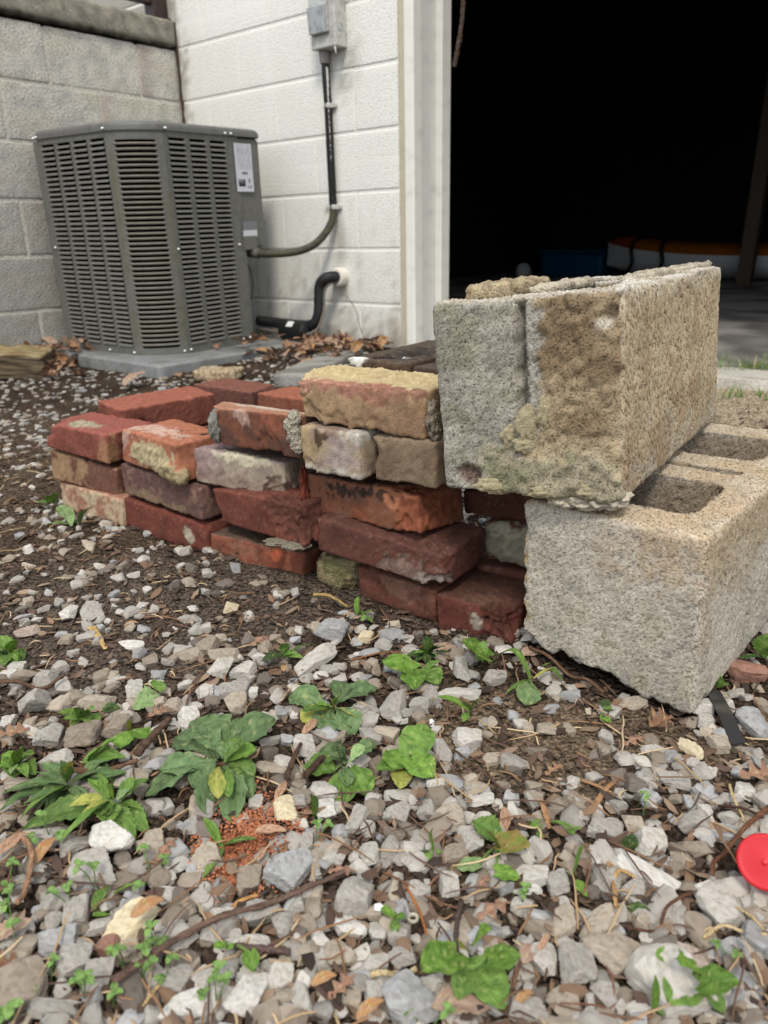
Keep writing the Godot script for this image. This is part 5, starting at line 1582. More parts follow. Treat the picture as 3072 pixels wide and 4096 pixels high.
	brick("brick", "orange red brick with bright broken right end beneath two brick ends", "reclaimed bricks of the dry stacked ring", [Vector3(-0.103, 0.102, -0.978), Vector3(0.0439, 0.1117, -0.8424), Vector3(-0.107, 0.1539, -0.9843), Vector3(0.0408, 0.1665, -0.8478), Vector3(-0.0433, 0.0987, -1.0423), Vector3(0.1035, 0.1084, -0.9067), Vector3(-0.0474, 0.1505, -1.0487), Vector3(0.1005, 0.1631, -0.9121)], {"c": K(138, 82, 64), "c2": K(116, 80, 68), "top": K(92, 62, 52), "rough": 0.0016, "chips": [[Vector3(0.95, 0.9, 1), 0.045, 0.006, K(162, 92, 66)], [Vector3(0.6, 0.8, 1), 0.026, 0.0015, K(168, 102, 76)], [Vector3(1, -0.2, 0.4), 0.05, 0.004, K(146, 78, 58)], [Vector3(0.85, -1, 1), 0.026, 0.003, K(150, 78, 56)], [Vector3(0, -1, 1), 0.024, 0.002, K(146, 80, 60)]], "patches": [[Vector3(-0.3, 0.35, 1), Vector3(0.035, 0.008, 0.02), K(54, 48, 46), 0.0003, 1.3, 0.85], [Vector3(0.1, 0.6, 1), Vector3(0.04, 0.006, 0.02), K(60, 50, 46), 0.0003, 1.3, 0.85]]})
	brick("brick", "lavender and tan brick end with white limewash on its upper right", "reclaimed bricks of the dry stacked ring", [Vector3(-0.1023, 0.1757, -0.9243), Vector3(-0.0282, 0.1783, -0.8678), Vector3(-0.1045, 0.2347, -0.9274), Vector3(-0.0286, 0.2348, -0.8695), Vector3(0.0191, 0.1717, -1.0832), Vector3(0.0931, 0.1744, -1.0267), Vector3(0.0169, 0.2308, -1.0863), Vector3(0.0927, 0.2309, -1.0284)], {"c": K(152, 128, 114), "c2": K(170, 148, 124), "lo": -0.2, "hi": 0.3, "patches": [[Vector3(0.45, -0.1, 1), Vector3(0.03, 0.028, 0.02), K(176, 158, 156), 0.0003, 0.7, 0.7], [Vector3(0.9, 0.9, 1), Vector3(0.025, 0.01, 0.06), K(200, 194, 188), 0.0005, 0.7, 0.75], [Vector3(-0.75, 0.1, 1), Vector3(0.016, 0.05, 0.02), K(176, 150, 112), 0.0006, 0.8, 0.9], [Vector3(-0.35, 0.6, 1), Vector3(0.012, 0.012, 0.02), K(84, 66, 46), 0.0012, 0.8, 0.9], [Vector3(0.3, -0.95, 1), Vector3(0.06, 0.008, 0.02), K(208, 200, 190), 0.0005, 0.9, 0.7]], "chips": [[Vector3(-0.8, -0.9, 1), 0.014, 0.005]]})
	brick("brick", "plain sandy brown brick end beside tilted concrete block", "reclaimed bricks of the dry stacked ring", [Vector3(-0.0101, 0.176, -0.8762), Vector3(0.0605, 0.179, -0.8228), Vector3(-0.0138, 0.232, -0.8791), Vector3(0.0609, 0.2371, -0.8226), Vector3(0.1106, 0.1757, -1.0357), Vector3(0.1812, 0.1788, -0.9823), Vector3(0.1069, 0.2318, -1.0386), Vector3(0.1816, 0.2369, -0.982)], {"c": K(140, 118, 96), "c2": K(122, 98, 80), "r": 0.004, "chips": [[Vector3(-1, 0.3, 1), 0.014, 0.006], [Vector3(-0.7, 0.95, 1), 0.012, 0.004], [Vector3(0.2, -1, 1), 0.02, 0.003]]})
	brick("brick", "long tan brick on top with yellow mortar bed left on it", "reclaimed bricks of the dry stacked ring", [Vector3(-0.1058, 0.2341, -0.9409), Vector3(0.048, 0.2354, -0.8329), Vector3(-0.1168, 0.2916, -0.948), Vector3(0.0487, 0.2923, -0.8318), Vector3(-0.0501, 0.2349, -1.0202), Vector3(0.1037, 0.2361, -0.9123), Vector3(-0.061, 0.2923, -1.0274), Vector3(0.1044, 0.2931, -0.9112)], {"c": K(172, 140, 104), "c2": K(158, 124, 94), "top": K(196, 172, 126), "lo": -0.1, "hi": 0.6, "r": 0.004, "rough": 0.001, "chips": [[Vector3(-0.8, 1, 1), 0.02, 0.003, K(176, 124, 106)], [Vector3(-0.45, 1, 1), 0.014, 0.003, K(176, 120, 104)], [Vector3(-0.1, 1, 1), 0.02, 0.004, K(172, 116, 102)], [Vector3(0.3, 0.95, 1), 0.024, 0.005, K(164, 108, 94)], [Vector3(0.6, 1, 1), 0.017, 0.003, K(156, 106, 90)], [Vector3(0.88, 1, 1), 0.014, 0.003, K(152, 106, 90)], [Vector3(-1, -1, 1), 0.04, 0.012], [Vector3(-0.35, -1, 1), 0.02, 0.006], [Vector3(0, -1, 1), 0.014, 0.005], [Vector3(0.3, -1, 1), 0.02, 0.004], [Vector3(-1, 1, 1), 0.03, 0.01]], "patches": [[Vector3(0, 1, -0.25), Vector3(0.15, 0.02, 0.034), K(196, 172, 124), 0.0035, 0.25, 1], [Vector3(0.6, -0.1, 1), Vector3(0.05, 0.03, 0.02), K(150, 112, 88), 0, 0.9, 0.55]]})
	brick("brick", "soot blackened brick with white paint fleck, behind tan top brick", "reclaimed bricks of the dry stacked ring", [Vector3(-0.0449, 0.243, -1.0197), Vector3(0.0369, 0.243, -0.9623), Vector3(-0.0449, 0.303, -1.0197), Vector3(0.0369, 0.303, -0.9623), Vector3(0.0729, 0.243, -1.1875), Vector3(0.1547, 0.243, -1.13), Vector3(0.0729, 0.303, -1.1875), Vector3(0.1547, 0.303, -1.13)], {"c": K(96, 76, 62), "c2": K(72, 58, 52), "top": K(92, 78, 68), "chips": [[Vector3(-0.2, 1, 0.7), 0.02, 0.008, K(30, 28, 28)], [Vector3(0.3, 1, 0.3), 0.018, 0.006, K(34, 32, 32)]], "patches": [[Vector3(-0.7, 1, 0.94), Vector3(0.018, 0.02, 0.008), K(226, 226, 224), 0.001, 0.5, 1], [Vector3(0.5, 1, 0.7), Vector3(0.006, 0.01, 0.005), K(222, 222, 220), 0.001, 0.4, 1], [Vector3(0.2, 1, 0.2), Vector3(0.03, 0.02, 0.06), K(62, 54, 52), 0.0004, 1, 0.8]]})
	brick("brick", "dark sooty brick beside tilted block, behind long tan brick", "reclaimed bricks of the dry stacked ring", [Vector3(0.0407, 0.24, -0.9575), Vector3(0.1213, 0.24, -0.8985), Vector3(0.0407, 0.3, -0.9575), Vector3(0.1213, 0.3, -0.8985), Vector3(0.1618, 0.24, -1.1229), Vector3(0.2425, 0.24, -1.0638), Vector3(0.1618, 0.3, -1.1229), Vector3(0.2425, 0.3, -1.0638)], {"c": K(92, 74, 64), "c2": K(74, 62, 56), "top": K(88, 76, 68), "patches": [[Vector3(0, 1, 0.3), Vector3(0.03, 0.02, 0.05), K(58, 52, 52), 0.0004, 1, 0.8]]})
	brick("brick", "dark brick end in shade behind nearest stack, under tilted block", "reclaimed bricks of the dry stacked ring", [Vector3(0.1071, 0.1081, -0.9351), Vector3(0.2818, 0.1098, -0.833), Vector3(0.1033, 0.1401, -0.9346), Vector3(0.2791, 0.1544, -0.8317), Vector3(0.1559, 0.1133, -1.0188), Vector3(0.3306, 0.1151, -0.9167), Vector3(0.152, 0.1454, -1.0183), Vector3(0.3279, 0.1597, -0.9155)], {"c": K(104, 62, 54), "c2": K(88, 52, 46)})
	brick("brick", "shaded brick smeared with pale mortar beside lower concrete block", "reclaimed bricks of the dry stacked ring", [Vector3(0.1322, 0.0557, -0.8986), Vector3(0.3046, 0.0596, -0.7933), Vector3(0.1288, 0.1077, -0.8992), Vector3(0.3027, 0.1146, -0.793), Vector3(0.1827, 0.0579, -0.9814), Vector3(0.3551, 0.0619, -0.8761), Vector3(0.1793, 0.11, -0.982), Vector3(0.3532, 0.1169, -0.8758)], {"c": K(112, 72, 64), "c2": K(96, 60, 54), "patches": [[Vector3(-0.55, 0.1, 1), Vector3(0.07, 0.028, 0.03), K(160, 154, 134), 0.004, 0.4, 0.95]]})
	brick("brick", "bottom brick hidden behind nearest corner brick beside lower concrete block", "reclaimed bricks of the dry stacked ring", [Vector3(0.1222, -0.0043, -0.9036), Vector3(0.2946, -0.0004, -0.7983), Vector3(0.1188, 0.0477, -0.9042), Vector3(0.2927, 0.0546, -0.798), Vector3(0.1727, -0.0021, -0.9864), Vector3(0.3451, 0.0019, -0.8811), Vector3(0.1693, 0.05, -0.987), Vector3(0.3432, 0.0569, -0.8808)], {"c": K(112, 64, 58), "cell": 0.008})
	brick("brick", "broken brick slip wedged under tilted concrete block", "reclaimed bricks of the dry stacked ring", [Vector3(0.1051, 0.165, -0.9544), Vector3(0.2433, 0.165, -0.874), Vector3(0.1051, 0.197, -0.9544), Vector3(0.2433, 0.197, -0.874), Vector3(0.1503, 0.165, -1.0322), Vector3(0.2886, 0.165, -0.9518), Vector3(0.1503, 0.197, -1.0322), Vector3(0.2886, 0.197, -0.9518)], {"c": K(112, 66, 58), "cell": 0.006})
	brick("brick", "long red brick on top of left return of brick ring", "reclaimed bricks of the dry stacked ring", [Vector3(-0.4675, 0.119, -1.3151), Vector3(-0.321, 0.1198, -1.4497), Vector3(-0.464, 0.1755, -1.3143), Vector3(-0.3219, 0.1766, -1.4448), Vector3(-0.5315, 0.1239, -1.3847), Vector3(-0.3849, 0.1247, -1.5193), Vector3(-0.5279, 0.1804, -1.3839), Vector3(-0.3859, 0.1815, -1.5144)], {"c": K(138, 74, 66), "c2": K(120, 64, 58), "top": K(164, 88, 76), "chips": [[Vector3(-0.6, -0.2, 1), 0.01, 0.005, K(64, 38, 36)]]})
	brick("brick", "red brick under top brick of left return of brick ring", "reclaimed bricks of the dry stacked ring", [Vector3(-0.4635, 0.058, -1.3091), Vector3(-0.317, 0.0588, -1.4437), Vector3(-0.46, 0.1145, -1.3083), Vector3(-0.3179, 0.1156, -1.4388), Vector3(-0.5275, 0.0629, -1.3787), Vector3(-0.3809, 0.0637, -1.5133), Vector3(-0.5239, 0.1194, -1.3779), Vector3(-0.3819, 0.1205, -1.5084)], {"c": K(128, 70, 62), "cell": 0.008})
	brick("brick", "bottom red brick of left return of brick ring", "reclaimed bricks of the dry stacked ring", [Vector3(-0.4735, -0.003, -1.3181), Vector3(-0.327, -0.0022, -1.4527), Vector3(-0.47, 0.0535, -1.3173), Vector3(-0.3279, 0.0546, -1.4478), Vector3(-0.5375, 0.0019, -1.3877), Vector3(-0.3909, 0.0027, -1.5223), Vector3(-0.5339, 0.0584, -1.3869), Vector3(-0.3919, 0.0595, -1.5174)], {"c": K(124, 68, 60), "cell": 0.008})
	brick("brick", "dull plum brick on top at far back corner of brick ring", "reclaimed bricks of the dry stacked ring", [Vector3(-0.4038, 0.1095, -1.6164), Vector3(-0.2585, 0.1128, -1.496), Vector3(-0.404, 0.1657, -1.6142), Vector3(-0.2579, 0.168, -1.4932), Vector3(-0.342, 0.1125, -1.6911), Vector3(-0.1967, 0.1158, -1.5707), Vector3(-0.3422, 0.1646, -1.6889), Vector3(-0.2294, 0.1646, -1.5954)], {"c": K(122, 76, 72), "c2": K(108, 68, 64), "top": K(136, 80, 74)})
	brick("brick", "plum brick under top brick at back of brick ring", "reclaimed bricks of the dry stacked ring", [Vector3(-0.3538, 0.0495, -1.5864), Vector3(-0.2085, 0.0528, -1.466), Vector3(-0.354, 0.1057, -1.5842), Vector3(-0.2079, 0.108, -1.4632), Vector3(-0.292, 0.0525, -1.6611), Vector3(-0.1467, 0.0558, -1.5407), Vector3(-0.2922, 0.1046, -1.6589), Vector3(-0.1794, 0.1046, -1.5654)], {"c": K(118, 72, 66), "cell": 0.008})
	brick("brick", "bottom brick at back of brick ring, left of its mate", "reclaimed bricks of the dry stacked ring", [Vector3(-0.4138, -0.0105, -1.6164), Vector3(-0.2685, -0.0072, -1.496), Vector3(-0.414, 0.0457, -1.6142), Vector3(-0.2679, 0.048, -1.4932), Vector3(-0.352, -0.0075, -1.6911), Vector3(-0.2067, -0.0042, -1.5707), Vector3(-0.3522, 0.0446, -1.6889), Vector3(-0.2394, 0.0446, -1.5954)], {"c": K(118, 72, 66), "cell": 0.008})
	brick("brick", "orange red brick on top at back of brick ring behind salmon topped brick", "reclaimed bricks of the dry stacked ring", [Vector3(-0.2458, 0.1135, -1.4794), Vector3(-0.1005, 0.1168, -1.359), Vector3(-0.246, 0.1697, -1.4772), Vector3(-0.0999, 0.172, -1.3562), Vector3(-0.184, 0.1165, -1.5541), Vector3(-0.0387, 0.1198, -1.4337), Vector3(-0.1842, 0.1686, -1.5519), Vector3(-0.0714, 0.1686, -1.4584)], {"c": K(150, 86, 70), "c2": K(134, 76, 64), "top": K(166, 92, 74)})
	brick("brick", "middle brick at back of brick ring behind salmon topped brick", "reclaimed bricks of the dry stacked ring", [Vector3(-0.2158, 0.0515, -1.4594), Vector3(-0.0705, 0.0548, -1.339), Vector3(-0.216, 0.1077, -1.4572), Vector3(-0.0699, 0.11, -1.3362), Vector3(-0.154, 0.0545, -1.5341), Vector3(-0.0087, 0.0578, -1.4137), Vector3(-0.1542, 0.1066, -1.5319), Vector3(-0.0414, 0.1066, -1.4384)], {"c": K(130, 76, 66), "cell": 0.008})
	brick("brick", "bottom brick at back of brick ring behind salmon topped brick", "reclaimed bricks of the dry stacked ring", [Vector3(-0.2458, -0.0085, -1.4894), Vector3(-0.1005, -0.0052, -1.369), Vector3(-0.246, 0.0477, -1.4872), Vector3(-0.0999, 0.05, -1.3662), Vector3(-0.184, -0.0055, -1.5641), Vector3(-0.0387, -0.0022, -1.4437), Vector3(-0.1842, 0.0466, -1.5619), Vector3(-0.0714, 0.0466, -1.4684)], {"c": K(130, 76, 66), "cell": 0.008})
	brick("mortar_lump", "mossy lump of old yellow mortar wedged into bottom course of bricks", "", [Vector3(-0.1047, -0.012, -0.968), Vector3(-0.0453, -0.012, -0.922), Vector3(-0.1047, 0.054, -0.968), Vector3(-0.0453, 0.054, -0.922), Vector3(-0.0557, -0.012, -1.0312), Vector3(0.0036, -0.012, -0.9853), Vector3(-0.0557, 0.054, -1.0312), Vector3(0.0036, 0.054, -0.9853)], {"c": K(160, 144, 104), "c2": K(128, 118, 84), "lo": -0.3, "hi": 0.4, "r": 0.02, "rough": 0.003, "cell": 0.003, "mat": "mortar_lump", "chips": [[Vector3(1, -1, 1), 0.03, 0.01], [Vector3(-1, 1, 1), 0.03, 0.012]], "patches": [[Vector3(0.2, 0.2, 1), Vector3(0.02, 0.02, 0.02), K(112, 112, 70), 0.001, 0.8, 0.7], [Vector3(0.2, 1, 0.6), Vector3(0.05, 0.012, 0.04), K(112, 84, 70), 0, 0.6, 0.7]], "cat": "mortar"})
	var mb: Mb
	mb = Mb.new()
	lump(mb, Vector3(0, 0, 0), Vector3(0.011, 0.024, 0.02), K(150, 148, 140), K(128, 126, 118), 1)
	solo("mortar_lump", mb.mesh(), M.mortar_lump, "grey mortar chunk stuck to left end of salmon topped brick", "mortar", Vector3(-0.2436, 0.1976, -1.0853))
	mb = Mb.new()
	lump(mb, Vector3(0, 0, 0), Vector3(0.009, 0.01, 0.009), K(178, 170, 154), K(150, 142, 126), 2)
	lump(mb, Vector3(0.0046, -0.0117, 0.0029), Vector3(0.01, 0.014, 0.009), K(178, 170, 154), K(150, 142, 126), 3)
	lump(mb, Vector3(0.0081, -0.025, 0.0058), Vector3(0.009, 0.011, 0.008), K(178, 170, 154), K(150, 142, 126), 4)
	lump(mb, Vector3(0.0055, 0.0071, 0.0002), Vector3(0.008, 0.012, 0.01), K(178, 170, 154), K(150, 142, 126), 5)
	solo("mortar_lump", mb.mesh(), M.mortar_lump, "pale crusty mortar hanging from right end of salmon topped brick", "mortar", Vector3(-0.117, 0.2306, -0.9429))
	mb = Mb.new()
	lump(mb, Vector3(0, 0, 0), Vector3(0.008, 0.02, 0.016), K(150, 138, 120), K(124, 114, 100), 6)
	lump(mb, Vector3(0.003, -0.0142, 0.0002), Vector3(0.008, 0.014, 0.014), K(150, 138, 120), K(124, 114, 100), 7)
	solo("mortar_lump", mb.mesh(), M.mortar_lump, "grey mortar blob on right end of long tan brick against tilted block", "mortar", Vector3(0.0568, 0.2611, -0.8412))
	mb = Mb.new()
	lump(mb, Vector3(0, 0, 0), Vector3(0.006, 0.022, 0.014), K(122, 64, 50), K(104, 56, 44), 8)
	lump(mb, Vector3(0.0008, -0.0195, 0.0017), Vector3(0.0065, 0.026, 0.016), K(122, 64, 50), K(104, 56, 44), 9)
	lump(mb, Vector3(0.0024, -0.0336, 0.0045), Vector3(0.008, 0.012, 0.014), K(122, 64, 50), K(104, 56, 44), 10)
	solo("brick_chip", mb.mesh(), M.brick, "upright orange red brick chip wedged between two stacks", "brick chip", Vector3(-0.1091, 0.1418, -0.9886))
	mb = Mb.new()
	lump(mb, Vector3(0, 0, 0), Vector3(0.03, 0.0045, 0.012), K(140, 132, 116), K(118, 110, 96), 11)
	lump(mb, Vector3(0.0172, 0.001, 0.0172), Vector3(0.02, 0.005, 0.012), K(140, 132, 116), K(118, 110, 96), 12)
	solo("mortar_lump", mb.mesh(), M.mortar_lump, "flat grey mortar flake under broken dark red brick", "mortar", Vector3(-0.1373, 0.0641, -0.9564))
	mb = Mb.new()
	lump(mb, Vector3(0, 0, 0), Vector3(0.02, 0.006, 0.012), K(120, 106, 92), K(90, 78, 68), 13)
	lump(mb, Vector3(0.0061, 0.0015, 0.0052), Vector3(0.008, 0.006, 0.006), K(180, 172, 158), K(120, 110, 98), 14)
	solo("mortar_lump", mb.mesh(), M.mortar_lump, "mortar and dirt crumbs under right corner of pale cracked brick", "mortar", Vector3(-0.1465, 0.11, -1.0017))
	mb = Mb.new()
	lump(mb, Vector3(0, 0, 0), Vector3(0.03, 0.012, 0.02), K(150, 146, 136), K(128, 124, 116), 15)
	solo("mortar_lump", mb.mesh(), M.mortar_lump, "grey stone visible inside brick ring behind orange red brick", "stone", Vector3(-0.2455, 0.1717, -1.1733))

func make_stones() -> void:
	stone(-0.411, -0.869, 0.0294, 0.0326, 0.0206, 0, "white")
	stone(-0.3789, -0.867, 0.0354, 0.0455, 0.0248, 0, "grey", "squat grey stone on dark soil left of the bricks")
	stone(-0.3213, -0.8896, 0.0161, 0.0274, 0.0113, 0, "white", "small white pointed stone on dark leaf litter")
	stone(-0.2539, -0.8863, 0.019, 0.0177, 0.0074, 0, "white")
	stone(-0.2028, -0.8832, 0.0218, 0.0238, 0.0153, 0, "cream")
	stone(-0.3746, -0.6794, 0.0344, 0.0413, 0.0241, 0, "grey", "speckled grey stone near left edge above weeds")
	stone(-0.3034, -0.6743, 0.0373, 0.0205, 0.0143, 0, "tan")
	stone(-0.2966, -0.6158, 0.0415, 0.039, 0.0273, 0, "brown", "big brown grey boulder shaped stone above left rosette")
	stone(-0.2682, -0.628, 0.0239, 0.0358, 0.0167, 0, "brown")
	stone(-0.334, -0.6199, 0.027, 0.0258, 0.0181, 0.3491, "grey")
	stone(-0.2703, -0.6901, 0.024, 0.029, 0.0168, 0, "pale")
	stone(-0.3844, -0.6429, 0.0175, 0.0242, 0.0122, 0, "pale")
	stone(-0.1842, -0.7234, 0.0255, 0.0344, 0.0178, 0, "pale")
	stone(-0.1604, -0.7251, 0.0267, 0.024, 0.0168, 0, "pale")
	stone(-0.1894, -0.7554, 0.036, 0.0253, 0.0177, 0, "tan")
	stone(-0.2104, -0.7711, 0.0254, 0.0279, 0.0178, 0, "brown")
	stone(-0.2273, -0.7579, 0.028, 0.0221, 0.0155, 0, "tan")
	stone(-0.1616, -0.6833, 0.0295, 0.0369, 0.0206, 0.1745, "grey")
	stone(-0.1423, -0.6818, 0.0141, 0.0144, 0.0098, 0, "white")
	stone(-0.0858, -0.7402, 0.0648, 0.025, 0.0125, 0.7913, "pale", "long pale stone lying slantwise below the brick stack", 0.02)
	stone(-0.0643, -0.8, 0.0396, 0.0355, 0.0248, 0.0873, "blue", "blue grey lump of stone near brick pile foot")
	stone(-0.2999, -0.781, 0.0351, 0.0158, 0.0066, 0, "white")
	stone(-0.1536, -0.6505, 0.0273, 0.0259, 0.0182, 0, "tan")
	stone(-0.1979, -0.6288, 0.027, 0.0271, 0.0189, 0.5236, "white")
	stone(-0.0939, -0.6403, 0.0109, 0.0177, 0.0077, 0, "white")
	stone(-0.0809, -0.5891, 0.0287, 0.0244, 0.0171, 0, "pale")
	stone(-0.1101, -0.564, 0.0292, 0.0236, 0.0099, 0.1745, "tan")
	stone(-0.0592, -0.5287, 0.0258, 0.0244, 0.0171, 0, "pale")
	stone(-0.0885, -0.5041, 0.0242, 0.0271, 0.0169, 0, "cream", "cream stone next to orange clay patch")
	stone(-0.027, -0.4936, 0.0362, 0.0192, 0.0096, 1.1873, "grey", "", 0.02)
	stone(-0.2241, -0.4725, 0.0361, 0.0312, 0.0218, 0.1745, "white", "bright white angular stone under tips of left weed")
	stone(-0.2513, -0.4761, 0.0324, 0.0296, 0.0124, 0.5236, "grey")
	stone(-0.2792, -0.4756, 0.0395, 0.0227, 0.0095, 0.2618, "grey")
	stone(-0.0581, -0.4492, 0.0158, 0.0192, 0.011, 0, "tan")
	stone(-0.0433, -0.4525, 0.0198, 0.0172, 0.012, 0, "pale")
	stone(-0.0165, -0.4507, 0.0197, 0.0234, 0.0138, 0, "pale")
	stone(-0.1659, -0.5144, 0.0163, 0.0297, 0.0114, 0.1745, "tan")
	stone(-0.1164, -0.5225, 0.0173, 0.0221, 0.0121, 0, "pale")
	stone(-0.0779, -0.5139, 0.017, 0.0168, 0.0117, 0, "grey")
	stone(-0.0539, -0.5086, 0.021, 0.0259, 0.0147, 0, "white")
	stone(-0.1894, -0.4721, 0.023, 0.0258, 0.0161, 0, "tan")
	stone(-0.1422, -0.4582, 0.0243, 0.029, 0.017, 0.3491, "tan")
	stone(-0.2352, -0.6594, 0.0205, 0.0193, 0.0135, 0, "tan")
	stone(-0.0444, -0.5106, 0.0126, 0.0142, 0.0088, 0, "pale")
	stone(-0.0132, -0.5142, 0.0148, 0.019, 0.0103, 0, "pale")
	stone(-0.0186, -0.4803, 0.0163, 0.0179, 0.0114, 0, "pale")
	stone(-0.0405, -0.4696, 0.0181, 0.0133, 0.0093, 0, "grey")
	stone(-0.0669, -0.4688, 0.0141, 0.0221, 0.0099, 0, "grey")
	stone(-0.2233, -0.6549, 0.0204, 0.019, 0.0133, 0, "tan")
	stone(-0.2089, -0.6208, 0.0147, 0.015, 0.0103, 0, "pale")
	stone(-0.108, -0.8183, 0.0145, 0.0194, 0.0101, 0, "pale")
	stone(-0.0852, -0.8167, 0.0202, 0.0212, 0.0141, 0, "tan")
	stone(-0.0253, -0.7972, 0.0197, 0.0205, 0.0138, 0, "cream")
	stone(-0.4464, -0.8256, 0.0288, 0.0204, 0.0143, 0, "pink")
	stone(-0.4203, -0.7424, 0.0267, 0.0202, 0.0141, 0, "pale")
	stone(-0.4242, -0.7284, 0.0177, 0.0199, 0.0124, 0, "white")
	stone(-0.3165, -0.7231, 0.0252, 0.0221, 0.0154, 0.1745, "brown")
	stone(-0.3765, -0.7201, 0.0229, 0.0266, 0.016, 0, "grey")
	stone(-0.3153, -0.5819, 0.0321, 0.0212, 0.0148, 0.1745, "pale")
	stone(-0.3444, -0.5606, 0.0221, 0.021, 0.0147, 0, "pale")
	stone(-0.3202, -0.5032, 0.0161, 0.0163, 0.0113, 0, "tan")
	stone(-0.2285, -0.4416, 0.0444, 0.0333, 0.014, 0.1396, "grey", "big flat grey stone left of the twig near bottom left")
	stone(-0.1842, -0.4009, 0.0428, 0.0287, 0.0144, 0.9416, "cream", "pale cream slab topped by an orange leaf", 0.02)
	stone(-0.191, -0.4105, 0.0418, 0.0216, 0.0108, 1.4978, "blue", "", 0.02)
	stone(-0.227, -0.3811, 0.0332, 0.0221, 0.0155, 0.1396, "blue", "smooth blue grey stone near bottom left")
	stone(-0.225, -0.4067, 0.0239, 0.0326, 0.0168, 0.1745, "grey")
	stone(-0.1973, -0.3809, 0.0173, 0.0154, 0.0108, 0, "red", "small pinkish red stone among grey gravel")
	stone(-0.2101, -0.3658, 0.0267, 0.0243, 0.017, 0.1745, "grey")
	stone(-0.077, -0.4419, 0.0303, 0.0412, 0.0212, -0.2618, "blue", "pale blue grey rounded stone right of clay patch")
	stone(-0.1061, -0.4341, 0.0235, 0.0275, 0.0164, 0, "brown")
	stone(-0.0253, -0.4148, 0.0283, 0.03, 0.0198, 0, "grey")
	stone(-0.1223, -0.4053, 0.021, 0.0183, 0.0128, 0, "pale")
	stone(-0.0987, -0.408, 0.0323, 0.0222, 0.0156, 0.1745, "grey")
	stone(-0.0762, -0.3916, 0.0186, 0.0195, 0.013, 0, "grey")
	stone(-0.0383, -0.3749, 0.0236, 0.0226, 0.0158, 0, "tan")
	stone(-0.1226, -0.3533, 0.0248, 0.0188, 0.0094, 0.8618, "pale", "", 0.02)
	stone(-0.1277, -0.3339, 0.0409, 0.0219, 0.0153, 0.0873, "white", "large whitish stone at bottom edge left of centre")
	stone(-0.0925, -0.3408, 0.0247, 0.0343, 0.0173, -0.0873, "white", "upright white angular stone at bottom centre")
	stone(-0.0745, -0.3526, 0.0232, 0.022, 0.0154, 0, "pale")
	stone(-0.1436, -0.3543, 0.0237, 0.0228, 0.016, 0, "grey")
	stone(-0.2361, -0.3434, 0.0435, 0.0341, 0.0239, 0.3491, "brown", "large brownish grey stone in bottom left corner")
	stone(-0.21, -0.3336, 0.0444, 0.0155, 0.0109, 0, "grey")
	stone(-0.1917, -0.3534, 0.0224, 0.0294, 0.0157, 0, "grey")
	stone(-0.1131, -0.3482, 0.0179, 0.0277, 0.0125, 0.2618, "grey")
	stone(-0.0321, -0.3944, 0.0241, 0.0175, 0.0122, 0, "white")
	stone(-0.2427, -0.3641, 0.0272, 0.0167, 0.0117, 0.1745, "pale")
	stone(-0.2388, -0.3976, 0.014, 0.0153, 0.0098, 0, "grey")
	stone(-0.2233, -0.3914, 0.0157, 0.0171, 0.011, 0, "pale")
	stone(-0.207, -0.397, 0.0196, 0.0127, 0.0089, 0.4363, "pale")
	stone(-0.1811, -0.3795, 0.021, 0.0162, 0.0114, 0, "tan")
	stone(-0.1544, -0.3916, 0.0152, 0.0142, 0.0099, 0, "grey")
	stone(-0.0511, -0.3874, 0.0129, 0.0116, 0.0081, 0, "white")
	stone(-0.0119, -0.3911, 0.0129, 0.0174, 0.009, 0, "pale")
	stone(-0.0126, -0.3667, 0.0198, 0.0148, 0.0104, 0, "pale")
	stone(-0.0125, -0.3448, 0.0158, 0.0215, 0.0111, 0, "pale")
	stone(-0.2668, -0.445, 0.017, 0.0167, 0.0117, 0, "grey")
	stone(-0.2483, -0.4233, 0.0247, 0.016, 0.0112, 0.2618, "grey")
	stone(-0.165, -0.4268, 0.0218, 0.0173, 0.0121, 0, "pale")
	stone(-0.1505, -0.4445, 0.0181, 0.011, 0.0077, 0, "pale")
	stone(-0.126, -0.4281, 0.0118, 0.0148, 0.0082, 0, "grey")
	stone(-0.0944, -0.379, 0.0277, 0.0154, 0.0108, 0, "pale")
	stone(-0.1108, -0.3703, 0.011, 0.0191, 0.0077, 0, "grey")
	stone(-0.0961, -0.3651, 0.0127, 0.017, 0.0089, 0, "grey")
	stone(-0.0817, -0.3654, 0.0163, 0.0113, 0.0079, 0, "grey")
	stone(-0.1647, -0.3996, 0.0116, 0.0124, 0.0081, 0, "pale")
	stone(-0.2104, -0.4142, 0.018, 0.0153, 0.0107, 0.1745, "pale")
	stone(-0.252, -0.3583, 0.0117, 0.0105, 0.0073, 0, "grey")
	stone(-0.2603, -0.3803, 0.0159, 0.013, 0.0091, 0, "pale")
	stone(-0.0716, -0.3393, 0.0246, 0.0144, 0.0101, 0, "tan")
	stone(-0.109, -0.3891, 0.0112, 0.0099, 0.0069, 0, "pale")
	stone(0.1921, -0.4339, 0.0631, 0.0254, 0.0127, -0.717, "white", "long bone white stone lying slantwise at lower right", 0.02)
	stone(0.2024, -0.4608, 0.0312, 0.0279, 0.0195, 0, "pale", "blocky beige grey stone above the long white stone")
	stone(0.1738, -0.4831, 0.0326, 0.0237, 0.0166, 0, "grey", "mauve grey rounded stone below the dirt patch")
	stone(0.1024, -0.4315, 0.0385, 0.0203, 0.0101, -0.2722, "pale", "", 0.02)
	stone(0.122, -0.4234, 0.0224, 0.023, 0.0157, 0, "grey")
	stone(0.1492, -0.3687, 0.0384, 0.0385, 0.0193, -0.9188, "tan", "big tan grey stone with notched upper left side", 0.02)
	stone(0.1417, -0.3912, 0.0369, 0.0207, 0.0104, 0.4927, "tan", "", 0.02)
